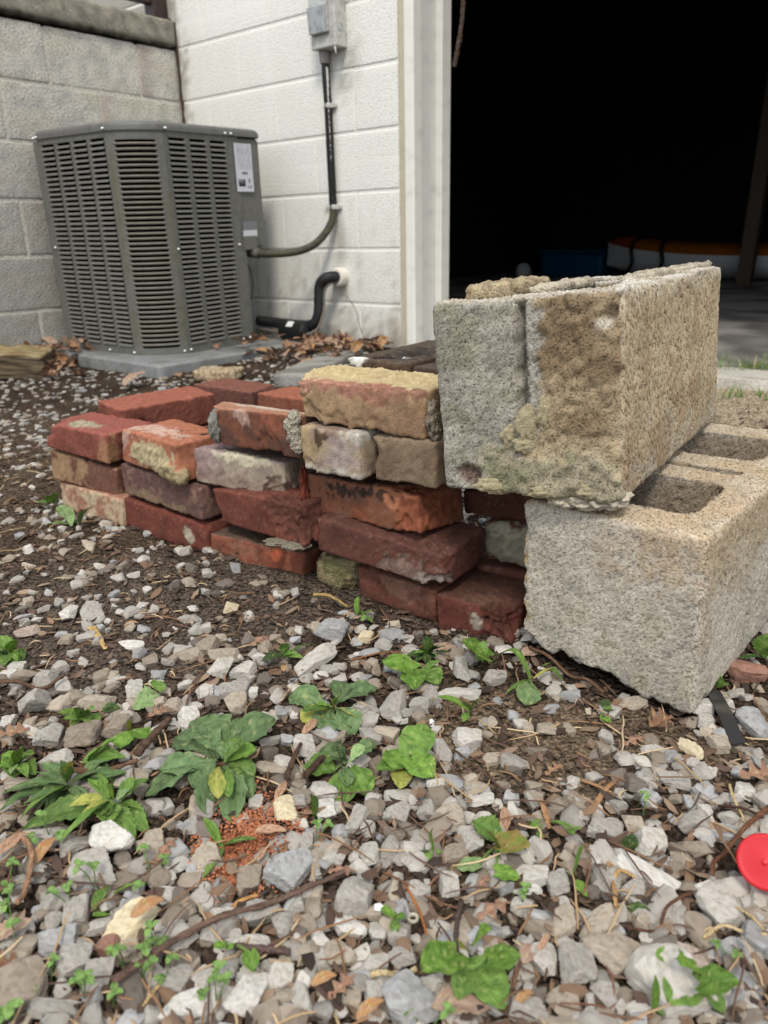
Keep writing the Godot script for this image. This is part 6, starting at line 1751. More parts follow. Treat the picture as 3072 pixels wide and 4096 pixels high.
	stone(0.1728, -0.3376, 0.0452, 0.0457, 0.0229, -1.2945, "pale", "big pale flat stone beneath heart leaved weed at lower right", 0.02)
	stone(0.2352, -0.4035, 0.0399, 0.0414, 0.0168, 0.3491, "pale", "pale stone with faint red streak near red cap")
	stone(0.1981, -0.3668, 0.031, 0.0197, 0.0098, -0.5616, "pink", "", 0.02)
	stone(0.0966, -0.4218, 0.0319, 0.0104, 0.0043, -0.1396, "white")
	stone(0.1176, -0.3904, 0.0197, 0.0277, 0.0138, 0, "tan")
	stone(0.0997, -0.3615, 0.0226, 0.0225, 0.0158, 0, "pale")
	stone(0.1195, -0.3579, 0.0272, 0.0357, 0.019, 0, "grey")
	stone(0.1074, -0.331, 0.0229, 0.0269, 0.0096, 0, "tan")
	stone(0.0082, -0.3354, 0.0399, 0.0334, 0.0234, 0.4363, "blue", "large blue grey wedge of stone at bottom centre")
	stone(0.051, -0.4908, 0.0309, 0.0274, 0.0115, 0.3491, "tan")
	stone(0.077, -0.514, 0.034, 0.0144, 0.0101, 0, "white")
	stone(0.0292, -0.5045, 0.0167, 0.021, 0.0117, 0, "grey")
	stone(0.005, -0.5013, 0.0229, 0.0209, 0.0146, 0, "grey")
	stone(0.0222, -0.4794, 0.0112, 0.0112, 0.0078, 0, "white")
	stone(0.0637, -0.4614, 0.02, 0.024, 0.014, 0, "pale")
	stone(0.0491, -0.4506, 0.0256, 0.0214, 0.015, 0.1745, "brown")
	stone(0.2451, -0.4857, 0.0283, 0.02, 0.014, 0, "grey")
	stone(0.1977, -0.487, 0.0214, 0.0193, 0.0135, 0, "tan")
	stone(0.2698, -0.4758, 0.0328, 0.0225, 0.0095, 0, "blue")
	stone(0.2627, -0.5004, 0.0145, 0.0155, 0.0101, 0, "white")
	stone(0.2378, -0.4601, 0.0318, 0.0191, 0.0134, 0, "brown")
	stone(0.229, -0.4201, 0.0183, 0.0134, 0.0094, 0.1745, "white")
	stone(0.0066, -0.3711, 0.0199, 0.0168, 0.0118, 0, "grey")
	stone(0.0055, -0.3873, 0.0165, 0.0153, 0.0107, 0, "grey")
	stone(-0.0008, -0.3473, 0.0194, 0.0108, 0.0045, 0, "white")
	stone(0.0469, -0.3881, 0.0184, 0.0289, 0.0129, 0.1745, "tan")
	stone(0.2002, -0.3975, 0.0156, 0.0297, 0.0109, -0.3491, "grey")
	stone(0.2196, -0.3292, 0.0204, 0.0252, 0.0143, 0, "pale")
	stone(0.1991, -0.3261, 0.0201, 0.0133, 0.0093, 0, "white")
	stone(0.0814, -0.3281, 0.0348, 0.0177, 0.0124, 0, "grey")
	stone(0.0362, -0.4442, 0.0137, 0.0211, 0.0096, 0.2618, "grey")
	stone(0.0013, -0.4636, 0.0159, 0.0303, 0.0112, -0.2618, "grey")
	stone(0.0176, -0.461, 0.0219, 0.013, 0.0091, 0, "pale")
	stone(0.0043, -0.4355, 0.0116, 0.0125, 0.0081, 0, "pale")
	stone(0.0193, -0.4236, 0.0248, 0.0183, 0.0128, 0, "grey")
	stone(0.0948, -0.4081, 0.019, 0.0142, 0.0099, 0, "pale")
	stone(0.077, -0.3897, 0.013, 0.0117, 0.0082, 0, "grey")
	stone(0.0975, -0.3964, 0.0113, 0.0139, 0.0079, 0, "grey")
	stone(0.1222, -0.3316, 0.0106, 0.0182, 0.0074, 0, "pale")
	stone(0.1354, -0.3373, 0.0233, 0.0184, 0.0129, 0, "grey")
	stone(0.1772, -0.4222, 0.0198, 0.0151, 0.0106, 0, "grey")
	stone(0.2721, -0.448, 0.0128, 0.0169, 0.009, 0, "brown")
	stone(0.2363, -0.3608, 0.0154, 0.0186, 0.0108, 0, "grey")
	stone(0.0037, -0.6495, 0.0243, 0.0461, 0.017, -0.1745, "grey", "upright grey stone block left of heart leaved weeds")
	stone(0.0789, -0.7082, 0.0233, 0.0359, 0.0163, 0, "grey")
	stone(0.1159, -0.7002, 0.0337, 0.0179, 0.0126, 0, "grey")
	stone(0.0779, -0.6675, 0.0447, 0.017, 0.0085, -0.1197, "pale", "pale long stone below dark rosette", 0.02)
	stone(0.0437, -0.6677, 0.0199, 0.0275, 0.0139, 0.4363, "grey")
	stone(0.0373, -0.6809, 0.0277, 0.0187, 0.0131, 0.1745, "tan")
	stone(0.1324, -0.7499, 0.03, 0.0176, 0.0074, 0, "white")
	stone(0.0306, -0.6455, 0.0243, 0.0206, 0.0144, 0, "grey")
	stone(0.0756, -0.5895, 0.0322, 0.0244, 0.0171, 0, "pale")
	stone(0.0487, -0.5808, 0.017, 0.0292, 0.0119, 0, "grey")
	stone(0.3072, -0.6119, 0.0215, 0.0188, 0.0132, 0, "pale")
	stone(0.3061, -0.5759, 0.0244, 0.0238, 0.0167, 0, "tan")
	stone(0.2775, -0.5713, 0.0332, 0.0174, 0.0087, -1.2264, "cream", "", 0.02)
	stone(0.3146, -0.6367, 0.0285, 0.0261, 0.0183, 0, "white")
	stone(0.3486, -0.598, 0.0305, 0.0379, 0.0213, 0, "blue", "bluish grey stone right of black strip")
	stone(0.3796, -0.6942, 0.042, 0.0331, 0.0232, 0, "red", "reddish brown stone at right edge by lower block")
	stone(0.2498, -0.6463, 0.0382, 0.0191, 0.008, 0, "tan")
	stone(0.1509, -0.6062, 0.0237, 0.0256, 0.01, 0.3491, "tan")
	stone(0.2486, -0.53, 0.0319, 0.0187, 0.0079, -0.3491, "grey")
	stone(0.3027, -0.5175, 0.0185, 0.0246, 0.0129, 0, "white")
	stone(0.0069, -0.5229, 0.0298, 0.024, 0.0101, 0.0873, "pale", "pale flat stone below heart leaved weeds")
	stone(0.0484, -0.5441, 0.0328, 0.015, 0.0063, 0, "pale")
	stone(0.0946, -0.5691, 0.0203, 0.0158, 0.0066, 0, "tan")
	stone(0.3959, -0.716, 0.0259, 0.0154, 0.0064, 0, "red")
	stone(0.3343, -0.5734, 0.0322, 0.0152, 0.0064, 0, "grey")
	stone(0.1386, -0.5097, 0.0235, 0.0218, 0.0092, 0.1745, "brown")
	stone(0.119, -0.5625, 0.0203, 0.0131, 0.0055, 0, "tan")
	stone(0.2444, -0.5702, 0.0284, 0.0198, 0.0083, 0, "pale")

func more_stones() -> void:
	rng.seed = 21
	var n := 0
	var tries := 0
	while n < 112 and tries < 9000:
		tries += 1
		var z := -0.22 - 0.95 * pow(rng.randf(), 1.5)
		var x := rng.randf_range(-0.25 + 0.62 * z, 0.25 - 0.62 * z)
		var l := rng.randf_range(0.013, 0.027) * lerpf(1.0, 0.8, sm(-0.5, -0.9, z))
		if rng.randf() > gravel_share(x, z) or taken(x, z, l * 0.42):
			continue
		n += 1
		stone(x, z, l, l * rng.randf_range(0.65, 1.0), l * rng.randf_range(0.4, 0.62), rng.randf() * TAU, ["white", "pale", "pale", "grey", "grey", "blue", "tan", "brown", "grey", "pale"][rng.randi() % 10])

func make_plants() -> void:
	weed("plantain_weed", "dense rosette of narrow bluish green leaves at left edge", "weed", -0.2869, -0.5498)
	lf("lance", -0.2813, -0.536, -0.3009, -0.4906, 0.0069, "bluish", 0.014, 0.016, 0.0059)
	lf("lance", -0.2817, -0.5351, -0.3067, -0.5113, 0.0065, "mid", 0.016, 0.024, 0.0043)
	lf("lance", -0.2756, -0.5281, -0.2864, -0.4941, 0.0068, "bluish", 0.018, 0.024, 0.0043)
	lf("lance", -0.2789, -0.5306, -0.2867, -0.4929, 0.0074, "bluish", 0.016, 0.01, 0.0047)
	lf("lance", -0.277, -0.5239, -0.2865, -0.4757, 0.0062, "mid", 0.024, 0.029, 0.0059)
	lf("lance", -0.2825, -0.539, -0.2972, -0.5351, 0.0066, "bluish", 0.014, 0.024, 0.0022)
	lf("lance", -0.2804, -0.5389, -0.2745, -0.5326, 0.0062, "mid", 0.014, 0.034, 0.0026)
	lf("lance", -0.2749, -0.5305, -0.259, -0.5115, 0.0084, "bluish", 0.016, 0.01, 0.0031)
	lf("lance", -0.2756, -0.5281, -0.2832, -0.5146, 0.0072, "bluish", 0.018, 0.012, 0.002)
	lf("lance", -0.275, -0.5239, -0.3016, -0.5281, 0.006, "bluish", 0.024, 0.034, 0.0035)
	lf("lance", -0.2772, -0.5359, -0.2492, -0.5317, 0.0069, "bluish", 0.014, 0.026, 0.0037)
	lf("lance", -0.2752, -0.5358, -0.2541, -0.5508, 0.0076, "bluish", 0.014, 0.018, 0.0031)
	lf("lance", -0.2711, -0.5199, -0.2921, -0.5086, 0.0068, "bluish", 0.026, 0.034, 0.003)
	lf("lance", -0.277, -0.5239, -0.291, -0.4843, 0.0057, "bluish", 0.024, 0.034, 0.0052)
	lf("lance", -0.2699, -0.5208, -0.2566, -0.5018, 0.0058, "bluish", 0.024, 0.024, 0.0028)
	lf("lance", -0.2816, -0.542, -0.2796, -0.5346, 0.0055, "yellow", 0.014, 0.034, 0.0026)
	lf("lance", -0.2839, -0.5408, -0.3244, -0.5044, 0.0116, "bluish", 0.01, 0.012, 0.0065)
	lf("lance", -0.2842, -0.54, -0.3307, -0.5275, 0.0113, "bluish", 0.012, 0.02, 0.0059)
	lf("lance", -0.2781, -0.5329, -0.3148, -0.5101, 0.0115, "bluish", 0.014, 0.02, 0.0052)
	lf("lance", -0.2814, -0.5354, -0.3038, -0.5011, 0.0125, "bluish", 0.012, 0.006, 0.005)
	lf("lance", -0.2795, -0.5288, -0.3145, -0.4989, 0.0109, "bluish", 0.02, 0.025, 0.0056)
	lf("lance", -0.285, -0.5439, -0.3127, -0.5603, 0.0116, "bluish", 0.01, 0.02, 0.004)
	lf("lance", -0.283, -0.5438, -0.2886, -0.5469, 0.0107, "bluish", 0.01, 0.03, 0.0025)
	lf("lance", -0.2774, -0.5353, -0.2604, -0.4985, 0.0137, "bluish", 0.012, 0.006, 0.0049)
	lf("lance", -0.2781, -0.5329, -0.2802, -0.5009, 0.0118, "bluish", 0.014, 0.008, 0.0039)
	lf("lance", -0.2775, -0.5287, -0.3047, -0.5177, 0.01, "bluish", 0.02, 0.03, 0.0037)
	lf("lance", -0.2797, -0.5407, -0.2536, -0.5558, 0.0117, "bluish", 0.01, 0.022, 0.0039)
	lf("lance", -0.2777, -0.5406, -0.2341, -0.5495, 0.0126, "bluish", 0.01, 0.014, 0.0054)
	lf("lance", -0.2737, -0.5248, -0.288, -0.4924, 0.0111, "bluish", 0.022, 0.03, 0.0044)
	lf("lance", -0.2795, -0.5288, -0.3198, -0.5042, 0.0099, "bluish", 0.02, 0.03, 0.0058)
	lf("lance", -0.2724, -0.5256, -0.2482, -0.5025, 0.0096, "bluish", 0.02, 0.02, 0.004)
	lf("lance", -0.2842, -0.5469, -0.2796, -0.5435, 0.0091, "yellow", 0.01, 0.03, 0.0025)
	weed("toothed_weed", "bright green toothed leaf weed beside narrow leaved rosette", "weed", -0.2373, -0.5249)
	lf("toothed", -0.2281, -0.5037, -0.2085, -0.4837, 0.0124, "mid", 0.016, 0.008, 0.0035)
	lf("toothed", -0.226, -0.5041, -0.2026, -0.5019, 0.0088, "mid", 0.018, 0.01, 0.003)
	lf("toothed", -0.2287, -0.4974, -0.2613, -0.468, 0.0118, "mid", 0.024, 0.012, 0.0055)
	lf("toothed", -0.2307, -0.497, -0.2673, -0.5076, 0.0103, "mid", 0.022, 0.01, 0.0048)
	lf("toothed", -0.2278, -0.4947, -0.2311, -0.4884, 0.0113, "mid", 0.024, 0.014, 0.0015)
	lf("toothed", -0.2306, -0.4974, -0.2407, -0.4741, 0.0069, "yellow", 0.024, 0.034, 0.0033)
	lf("toothed", -0.2276, -0.5, -0.2246, -0.4889, 0.0037, "fresh", 0.024, 0.049, 0.0033)
	lf("toothed", -0.2273, -0.5085, -0.2164, -0.5252, 0.0114, "mid", 0.019, 0.024, 0.0025)
	lf("toothed", -0.2305, -0.5028, -0.2472, -0.5205, 0.0073, "fresh", 0.024, 0.034, 0.0032)
	lf("toothed", -0.2248, -0.4973, -0.2353, -0.4869, 0.0085, "mid", 0.024, 0.016, 0.002)
	lf("toothed", -0.2248, -0.5, -0.2181, -0.5149, 0.0067, "pale", 0.024, 0.024, 0.002)
	lf("toothed", -0.2302, -0.5083, -0.2052, -0.4706, 0.0204, "mid", 0.012, 0.004, 0.0055)
	lf("toothed", -0.2281, -0.5087, -0.1951, -0.4845, 0.0145, "mid", 0.014, 0.006, 0.005)
	lf("toothed", -0.2308, -0.502, -0.2963, -0.4828, 0.0205, "mid", 0.02, 0.008, 0.0083)
	lf("toothed", -0.2329, -0.5016, -0.2627, -0.4895, 0.0169, "mid", 0.018, 0.006, 0.0041)
	lf("toothed", -0.2299, -0.4993, -0.2282, -0.4842, 0.0189, "mid", 0.02, 0.01, 0.0022)
	lf("toothed", -0.2327, -0.5021, -0.2585, -0.4889, 0.0118, "yellow", 0.02, 0.03, 0.0037)
	lf("toothed", -0.2298, -0.5047, -0.2264, -0.5042, 0.0061, "fresh", 0.02, 0.045, 0.003)
	lf("toothed", -0.2294, -0.5131, -0.2074, -0.5309, 0.019, "mid", 0.015, 0.02, 0.0034)
	lf("toothed", -0.2326, -0.5075, -0.2555, -0.5218, 0.0122, "fresh", 0.02, 0.03, 0.0035)
	lf("toothed", -0.2269, -0.5019, -0.2479, -0.4929, 0.0144, "mid", 0.02, 0.012, 0.0029)
	lf("toothed", -0.2268, -0.5046, -0.2146, -0.5181, 0.0111, "pale", 0.02, 0.02, 0.0022)
	weed("leafy_weed", "crumpled light green leafy weed against left edge of view", "weed", -0.3502, -0.5868)
	lf("toothed", -0.3406, -0.5688, -0.3483, -0.5603, 0.0096, "fresh", 0.014, 0.024, 0.0018)
	lf("toothed", -0.3395, -0.5688, -0.3298, -0.5674, 0.0098, "mid", 0.014, 0.024, 0.0017)
	lf("toothed", -0.3377, -0.5671, -0.3215, -0.549, 0.0094, "mid", 0.014, 0.014, 0.0029)
	lf("toothed", -0.3398, -0.5672, -0.3387, -0.5548, 0.0096, "mid", 0.014, 0.012, 0.0015)
	lf("toothed", -0.3406, -0.5688, -0.3503, -0.5599, 0.0097, "fresh", 0.014, 0.014, 0.0016)
	lf("toothed", -0.3395, -0.5688, -0.3315, -0.5581, 0.0079, "fresh", 0.014, 0.034, 0.0029)
	lf("toothed", -0.3395, -0.5688, -0.3389, -0.5523, 0.008, "pale", 0.014, 0.014, 0.002)
	lf("toothed", -0.3436, -0.574, -0.3586, -0.5782, 0.0164, "fresh", 0.01, 0.02, 0.0022)
	lf("toothed", -0.3426, -0.5739, -0.3264, -0.5737, 0.0166, "mid", 0.01, 0.02, 0.0023)
	lf("toothed", -0.3407, -0.5722, -0.3187, -0.5566, 0.0159, "mid", 0.01, 0.01, 0.0032)
	lf("toothed", -0.3429, -0.5723, -0.3364, -0.5525, 0.016, "mid", 0.01, 0.008, 0.0025)
	lf("toothed", -0.3436, -0.574, -0.3616, -0.5713, 0.0165, "fresh", 0.01, 0.01, 0.0022)
	lf("toothed", -0.3426, -0.5739, -0.335, -0.5726, 0.0133, "fresh", 0.01, 0.03, 0.0026)
	lf("toothed", -0.3426, -0.5739, -0.3469, -0.5581, 0.0134, "pale", 0.01, 0.01, 0.002)
	weed("dock_weed", "folded dark green leaf lying above narrow leaved rosette", "weed", -0.2721, -0.5909)
	lf("toothed", -0.2866, -0.5746, -0.2391, -0.5661, 0.022, "mid", 0.008, 0.016, 0.0059)
	lf("toothed", -0.2767, -0.5725, -0.2482, -0.5713, 0.0153, "fresh", 0.012, 0.03, 0.004)
	lf("lance", -0.267, -0.5682, -0.2448, -0.5396, 0.01, "bluish", 0.01, 0.01, 0.0043)
	lf("lance", -0.2605, -0.5616, -0.2344, -0.5453, 0.0101, "bluish", 0.01, 0.01, 0.0037)
	weed("wrinkled_weed", "large rosette of wrinkled grey green spoon shaped leaves", "weed", -0.1551, -0.5754)
	lf("spoon", -0.1544, -0.566, -0.1781, -0.6289, 0.0316, "wrinkled", 0.01, 0.012, 0.0081)
	lf("spoon", -0.1519, -0.565, -0.1462, -0.6165, 0.021, "wrinkled", 0.012, 0.012, 0.0062)
	lf("spoon", -0.1516, -0.5675, -0.1073, -0.6077, 0.023, "wrinkled", 0.01, 0.02, 0.0073)
	lf("spoon", -0.1566, -0.5661, -0.2018, -0.5929, 0.0246, "wrinkled", 0.01, 0.015, 0.0063)
	lf("spoon", -0.1564, -0.5557, -0.2112, -0.5257, 0.0274, "wrinkled", 0.012, 0.006, 0.0075)
	lf("spoon", -0.1559, -0.5551, -0.2017, -0.5426, 0.0221, "wrinkled", 0.015, 0.02, 0.0057)
	lf("spoon", -0.1472, -0.5579, -0.1198, -0.5651, 0.0181, "fresh", 0.015, 0.02, 0.0035)
	lf("spoon", -0.1479, -0.5601, -0.1193, -0.543, 0.0145, "mid", 0.012, 0.01, 0.004)
	lf("spoon", -0.1501, -0.5514, -0.1524, -0.5045, 0.0206, "wrinkled", 0.014, 0.006, 0.0057)
	lf("spoon", -0.1487, -0.5538, -0.1297, -0.4972, 0.0208, "wrinkled", 0.012, 0.006, 0.0072)
	lf("spoon", -0.148, -0.5554, -0.1196, -0.5248, 0.0199, "wrinkled", 0.012, 0.008, 0.005)
	lf("spoon", -0.1484, -0.5455, -0.1458, -0.5075, 0.0116, "yellow", 0.02, 0.02, 0.0046)
	lf("spoon", -0.1441, -0.5398, -0.1327, -0.5099, 0.0093, "fresh", 0.022, 0.02, 0.0038)
	lf("spoon", -0.1534, -0.5544, -0.1708, -0.5295, 0.0192, "wrinkled", 0.018, 0.014, 0.0037)
	lf("spoon", -0.1492, -0.5549, -0.1476, -0.5678, 0.0147, "wrinkled", 0.02, 0.03, 0.002)
	lf("spoon", -0.1534, -0.5626, -0.1843, -0.5997, 0.0217, "wrinkled", 0.014, 0.02, 0.0058)
	lf("spoon", -0.1465, -0.5516, -0.1345, -0.5707, 0.0147, "mid", 0.02, 0.03, 0.003)
	weed("wrinkled_weed", "smaller crinkled green rosette with one yellowing leaf", "weed", -0.0567, -0.6592)
	lf("spoon", -0.0578, -0.6448, -0.1021, -0.6556, 0.0243, "wrinkled", 0.01, 0.012, 0.0055)
	lf("spoon", -0.0533, -0.6486, -0.012, -0.6651, 0.0215, "wrinkled", 0.01, 0.02, 0.0055)
	lf("spoon", -0.0563, -0.6399, -0.0828, -0.618, 0.0129, "mid", 0.012, 0.02, 0.0042)
	lf("spoon", -0.0552, -0.6408, -0.0626, -0.609, 0.0221, "wrinkled", 0.01, 0.006, 0.0039)
	lf("spoon", -0.0529, -0.6407, -0.0313, -0.6115, 0.0216, "wrinkled", 0.01, 0.006, 0.0044)
	lf("spoon", -0.0578, -0.6437, -0.085, -0.6207, 0.0172, "yellow", 0.008, 0.006, 0.0043)
	lf("spoon", -0.0533, -0.6486, -0.0446, -0.6728, 0.019, "wrinkled", 0.01, 0.02, 0.0033)
	lf("spoon", -0.055, -0.6395, -0.0471, -0.633, 0.0129, "mid", 0.015, 0.03, 0.0022)
	lf("spoon", -0.0542, -0.6427, -0.027, -0.6262, 0.0089, "yellow", 0.01, 0.01, 0.0038)
	lf("spoon", -0.055, -0.6389, -0.0706, -0.6348, 0.0105, "fresh", 0.014, 0.02, 0.0021)
	weed("basal_weed", "green weed with spoon shaped leaves left of heart leaved weeds", "weed", -0.0381, -0.5764)
	lf("spoon", -0.0394, -0.5638, -0.0629, -0.574, 0.027, "wrinkled", 0.01, 0.018, 0.0032)
	lf("round", -0.048, -0.5512, -0.0773, -0.5546, 0.0278, "mid", 0.014, 0.012, 0.0035)
	lf("spoon", -0.038, -0.5565, -0.0423, -0.5105, 0.0222, "mid", 0.012, 0.005, 0.0056)
	lf("spoon", -0.0349, -0.5579, -0.02, -0.5212, 0.0243, "mid", 0.012, 0.006, 0.0048)
	lf("spoon", -0.0353, -0.5669, -0.0129, -0.5797, 0.0138, "wrinkled", 0.01, 0.02, 0.0033)
	lf("spoon", -0.0385, -0.567, -0.0482, -0.5677, 0.0145, "wrinkled", 0.01, 0.03, 0.0027)
	lf("spoon", -0.0363, -0.548, -0.0363, -0.521, 0.0115, "wrinkled", 0.02, 0.02, 0.0032)
	lf("spoon", -0.0354, -0.5511, -0.023, -0.5602, 0.0095, "pale", 0.02, 0.03, 0.0022)
	weed("violet", "clump of scalloped heart shaped leaves below dark rosette", "violet", 0.0173, -0.5687)
	lf("heart", 0.0094, -0.544, -0.0005, -0.564, 0.0253, "fresh", 0.02, 0.022, 0.0027)
	lf("heart", 0.0222, -0.5561, 0.0309, -0.5826, 0.0342, "mid", 0.02, 0.03, 0.0036)
	lf("heart", 0.0236, -0.5435, 0.0331, -0.5324, 0.0281, "fresh", 0.02, 0.014, 0.0019)
	lf("heart", 0.0114, -0.5446, 0.0089, -0.5291, 0.0197, "yellow", 0.012, 0.01, 0.0019)
	lf("heart", 0.0074, -0.5465, -0.009, -0.544, 0.0236, "fresh", 0.018, 0.018, 0.002)
	weed("violet", "three heart shaped leaves beside dark narrow leaved rosette", "violet", 0.0322, -0.7246)
	lf("heart", 0.0236, -0.6976, -0.001, -0.7009, 0.0347, "fresh", 0.02, 0.03, 0.0032)
	lf("heart", 0.0256, -0.6863, 0.0269, -0.663, 0.027, "fresh", 0.02, 0.014, 0.0029)
	lf("heart", 0.042, -0.6955, 0.0508, -0.6801, 0.0289, "mid", 0.018, 0.012, 0.0023)
	lf("heart", 0.0415, -0.7065, 0.0552, -0.7056, 0.0169, "mid", 0.014, 0.02, 0.0018)
	weed("dark_rosette", "small dark rosette of narrow leaves at foot of near brick", "weed", 0.0472, -0.7677)
	lf("lance", 0.0462, -0.7509, 0.0302, -0.7419, 0.005, "mid", 0.01, 0.016, 0.0023)
	lf("lance", 0.0462, -0.7509, 0.0526, -0.7442, 0.007, "mid", 0.01, 0.034, 0.0031)
	lf("lance", 0.0467, -0.7509, 0.0659, -0.747, 0.005, "dark", 0.01, 0.016, 0.0025)
	lf("lance", 0.0466, -0.7493, 0.0578, -0.7368, 0.005, "mid", 0.01, 0.01, 0.002)
	lf("lance", 0.0453, -0.7494, 0.0293, -0.7395, 0.005, "dark", 0.01, 0.01, 0.0023)
	lf("lance", 0.0461, -0.7494, 0.0417, -0.7277, 0.0058, "dark", 0.01, 0.01, 0.0027)
	lf("lance", 0.0455, -0.7486, 0.0366, -0.7438, 0.0047, "mid", 0.012, 0.024, 0.0019)
	lf("lance", 0.0466, -0.7485, 0.0558, -0.7383, 0.0046, "dark", 0.012, 0.024, 0.0022)
	lf("lance", 0.0466, -0.7576, 0.0212, -0.737, 0.0082, "dark", 0.006, 0.012, 0.004)
	lf("lance", 0.0466, -0.7576, 0.0472, -0.7589, 0.0118, "dark", 0.006, 0.03, 0.0029)
	lf("lance", 0.0472, -0.7576, 0.0712, -0.7349, 0.0082, "dark", 0.006, 0.012, 0.004)
	lf("lance", 0.0471, -0.7561, 0.0597, -0.7306, 0.0082, "dark", 0.006, 0.006, 0.0034)
	lf("lance", 0.0457, -0.7561, 0.03, -0.7318, 0.0081, "dark", 0.006, 0.006, 0.0035)
	lf("lance", 0.0465, -0.7561, 0.0463, -0.7239, 0.0098, "dark", 0.006, 0.006, 0.0039)
	lf("lance", 0.0459, -0.7553, 0.0333, -0.7457, 0.0076, "dark", 0.008, 0.02, 0.0024)
	lf("lance", 0.047, -0.7553, 0.0592, -0.742, 0.0076, "dark", 0.008, 0.02, 0.0026)
	weed("violet", "single round green leaf in front of nearest brick", "violet", 0.1065, -0.7509)
	lf("heart", 0.1004, -0.7171, 0.0923, -0.7191, 0.0298, "fresh", 0.022, 0.034, 0.0018)
	lf("heart", 0.103, -0.7179, 0.106, -0.7235, 0.0143, "mid", 0.02, 0.034, 0.0018)
	weed("long_leaf_weed", "sprawling weed with one long arching leaf before lower block", "weed", 0.1583, -0.7033)
	lf("lance", 0.1501, -0.6725, 0.1116, -0.7033, 0.013, "mid", 0.02, 0.02, 0.03)
	lf("spoon", 0.1506, -0.6796, 0.1401, -0.6541, 0.0207, "pale", 0.014, 0.006, 0.0034)
	lf("lance", 0.15, -0.6828, 0.1226, -0.6705, 0.0083, "mid", 0.012, 0.008, 0.0036)
	lf("lance", 0.1544, -0.6861, 0.1801, -0.6936, 0.0051, "yellow", 0.012, 0.02, 0.0034)
	lf("lance", 0.16, -0.6958, 0.1719, -0.6869, 0.0056, "fresh", 0.012, 0.03, 0.0028)
	lf("lance", 0.1735, -0.6916, 0.1856, -0.6876, 0.0074, "mid", 0.02, 0.008, 0.0021)
	weed("seedling", "light green seedling with two spread pointed leaves", "seedling", 0.0829, -0.6456)
	lf("lance", 0.0791, -0.6281, 0.049, -0.6331, 0.0125, "fresh", 0.014, 0.024, 0.0038)
	lf("lance", 0.0817, -0.6309, 0.0898, -0.6257, 0.0109, "fresh", 0.012, 0.028, 0.0022)
	lf("lance", 0.0806, -0.6309, 0.0738, -0.6243, 0.0072, "fresh", 0.012, 0.028, 0.0022)
	lf("round", 0.0792, -0.6288, 0.0728, -0.6214, 0.0089, "mid", 0.01, 0.006, 0.0013)
	weed("broad_leaf_seedling", "pale broad leaved seedling growing against left end of brick pile", "seedling", -0.5374, -1.2108)
	lf("round", -0.5342, -1.1944, -0.545, -1.2029, 0.0293, "pale", 0.01, 0.035, 0.006)
	lf("round", -0.5153, -1.1893, -0.4853, -1.1832, 0.0249, "pale", 0.01, 0.045, 0.006)
	lf("round", -0.5256, -1.1815, -0.5283, -1.1982, 0.0146, "pale", 0.01, 0.02, 0.006)
	lf("round", -0.5366, -1.1924, -0.5702, -1.194, 0.0123, "mid", 0.006, 0.004, 0.004)
	weed("nettle_weed", "small dark green weed just left of brick pile corner", "weed", -0.6324, -1.346)
	lf("toothed", -0.6173, -1.3164, -0.6331, -1.3026, 0.0118, "mid", 0.01, 0.014, 0.0026)
	lf("toothed", -0.616, -1.3139, -0.6143, -1.2988, 0.0111, "mid", 0.012, 0.03, 0.0028)
	lf("toothed", -0.6151, -1.3173, -0.5846, -1.2922, 0.0125, "mid", 0.012, 0.035, 0.0055)
	lf("toothed", -0.6162, -1.3163, -0.6, -1.3129, 0.0117, "dark", 0.01, 0.012, 0.002)
	lf("toothed", -0.6159, -1.3129, -0.6235, -1.3081, 0.0107, "mid", 0.01, 0.006, 0.0012)
	weed("leafy_weed", "green leafy weed cut by left edge above grey stone", "weed", -0.4521, -0.7915)
	lf("toothed", -0.4382, -0.7672, -0.449, -0.7631, 0.011, "mid", 0.014, 0.024, 0.0018)
	lf("toothed", -0.4368, -0.7671, -0.4187, -0.7465, 0.0104, "mid", 0.014, 0.014, 0.0033)
	lf("toothed", -0.437, -0.7645, -0.433, -0.7502, 0.0106, "mid", 0.014, 0.01, 0.0018)
	lf("toothed", -0.4368, -0.7671, -0.4211, -0.7544, 0.0078, "fresh", 0.014, 0.034, 0.0034)
	lf("toothed", -0.4382, -0.7672, -0.4252, -0.7605, 0.0099, "mid", 0.014, 0.01, 0.0018)
	lf("toothed", -0.4382, -0.7672, -0.4541, -0.7684, 0.0101, "dark", 0.014, 0.014, 0.0019)
	lf("toothed", -0.4422, -0.7741, -0.4599, -0.7871, 0.0188, "mid", 0.01, 0.02, 0.0029)
	lf("toothed", -0.4408, -0.7741, -0.42, -0.7577, 0.0178, "mid", 0.01, 0.01, 0.0032)
	lf("toothed", -0.4409, -0.7714, -0.4361, -0.745, 0.0178, "mid", 0.01, 0.006, 0.0033)
	lf("toothed", -0.4408, -0.7741, -0.4302, -0.7682, 0.0132, "fresh", 0.01, 0.03, 0.0028)
	lf("toothed", -0.4422, -0.7741, -0.421, -0.7493, 0.0164, "mid", 0.01, 0.006, 0.0039)
	lf("toothed", -0.4422, -0.7741, -0.4525, -0.7616, 0.0168, "dark", 0.01, 0.01, 0.0019)
	weed("jagged_weed", "small dark green jagged weed near long slanting stone", "weed", -0.1208, -0.767)
	lf("toothed", -0.1181, -0.7502, -0.1413, -0.7344, 0.0118, "dark", 0.01, 0.012, 0.0034)
	lf("toothed", -0.1184, -0.7527, -0.1156, -0.7466, 0.0117, "mid", 0.01, 0.03, 0.0025)
	lf("toothed", -0.1175, -0.7517, -0.0956, -0.7376, 0.01, "mid", 0.01, 0.014, 0.0032)
	lf("toothed", -0.1139, -0.7492, -0.0856, -0.774, 0.0097, "dark", 0.012, 0.012, 0.0045)
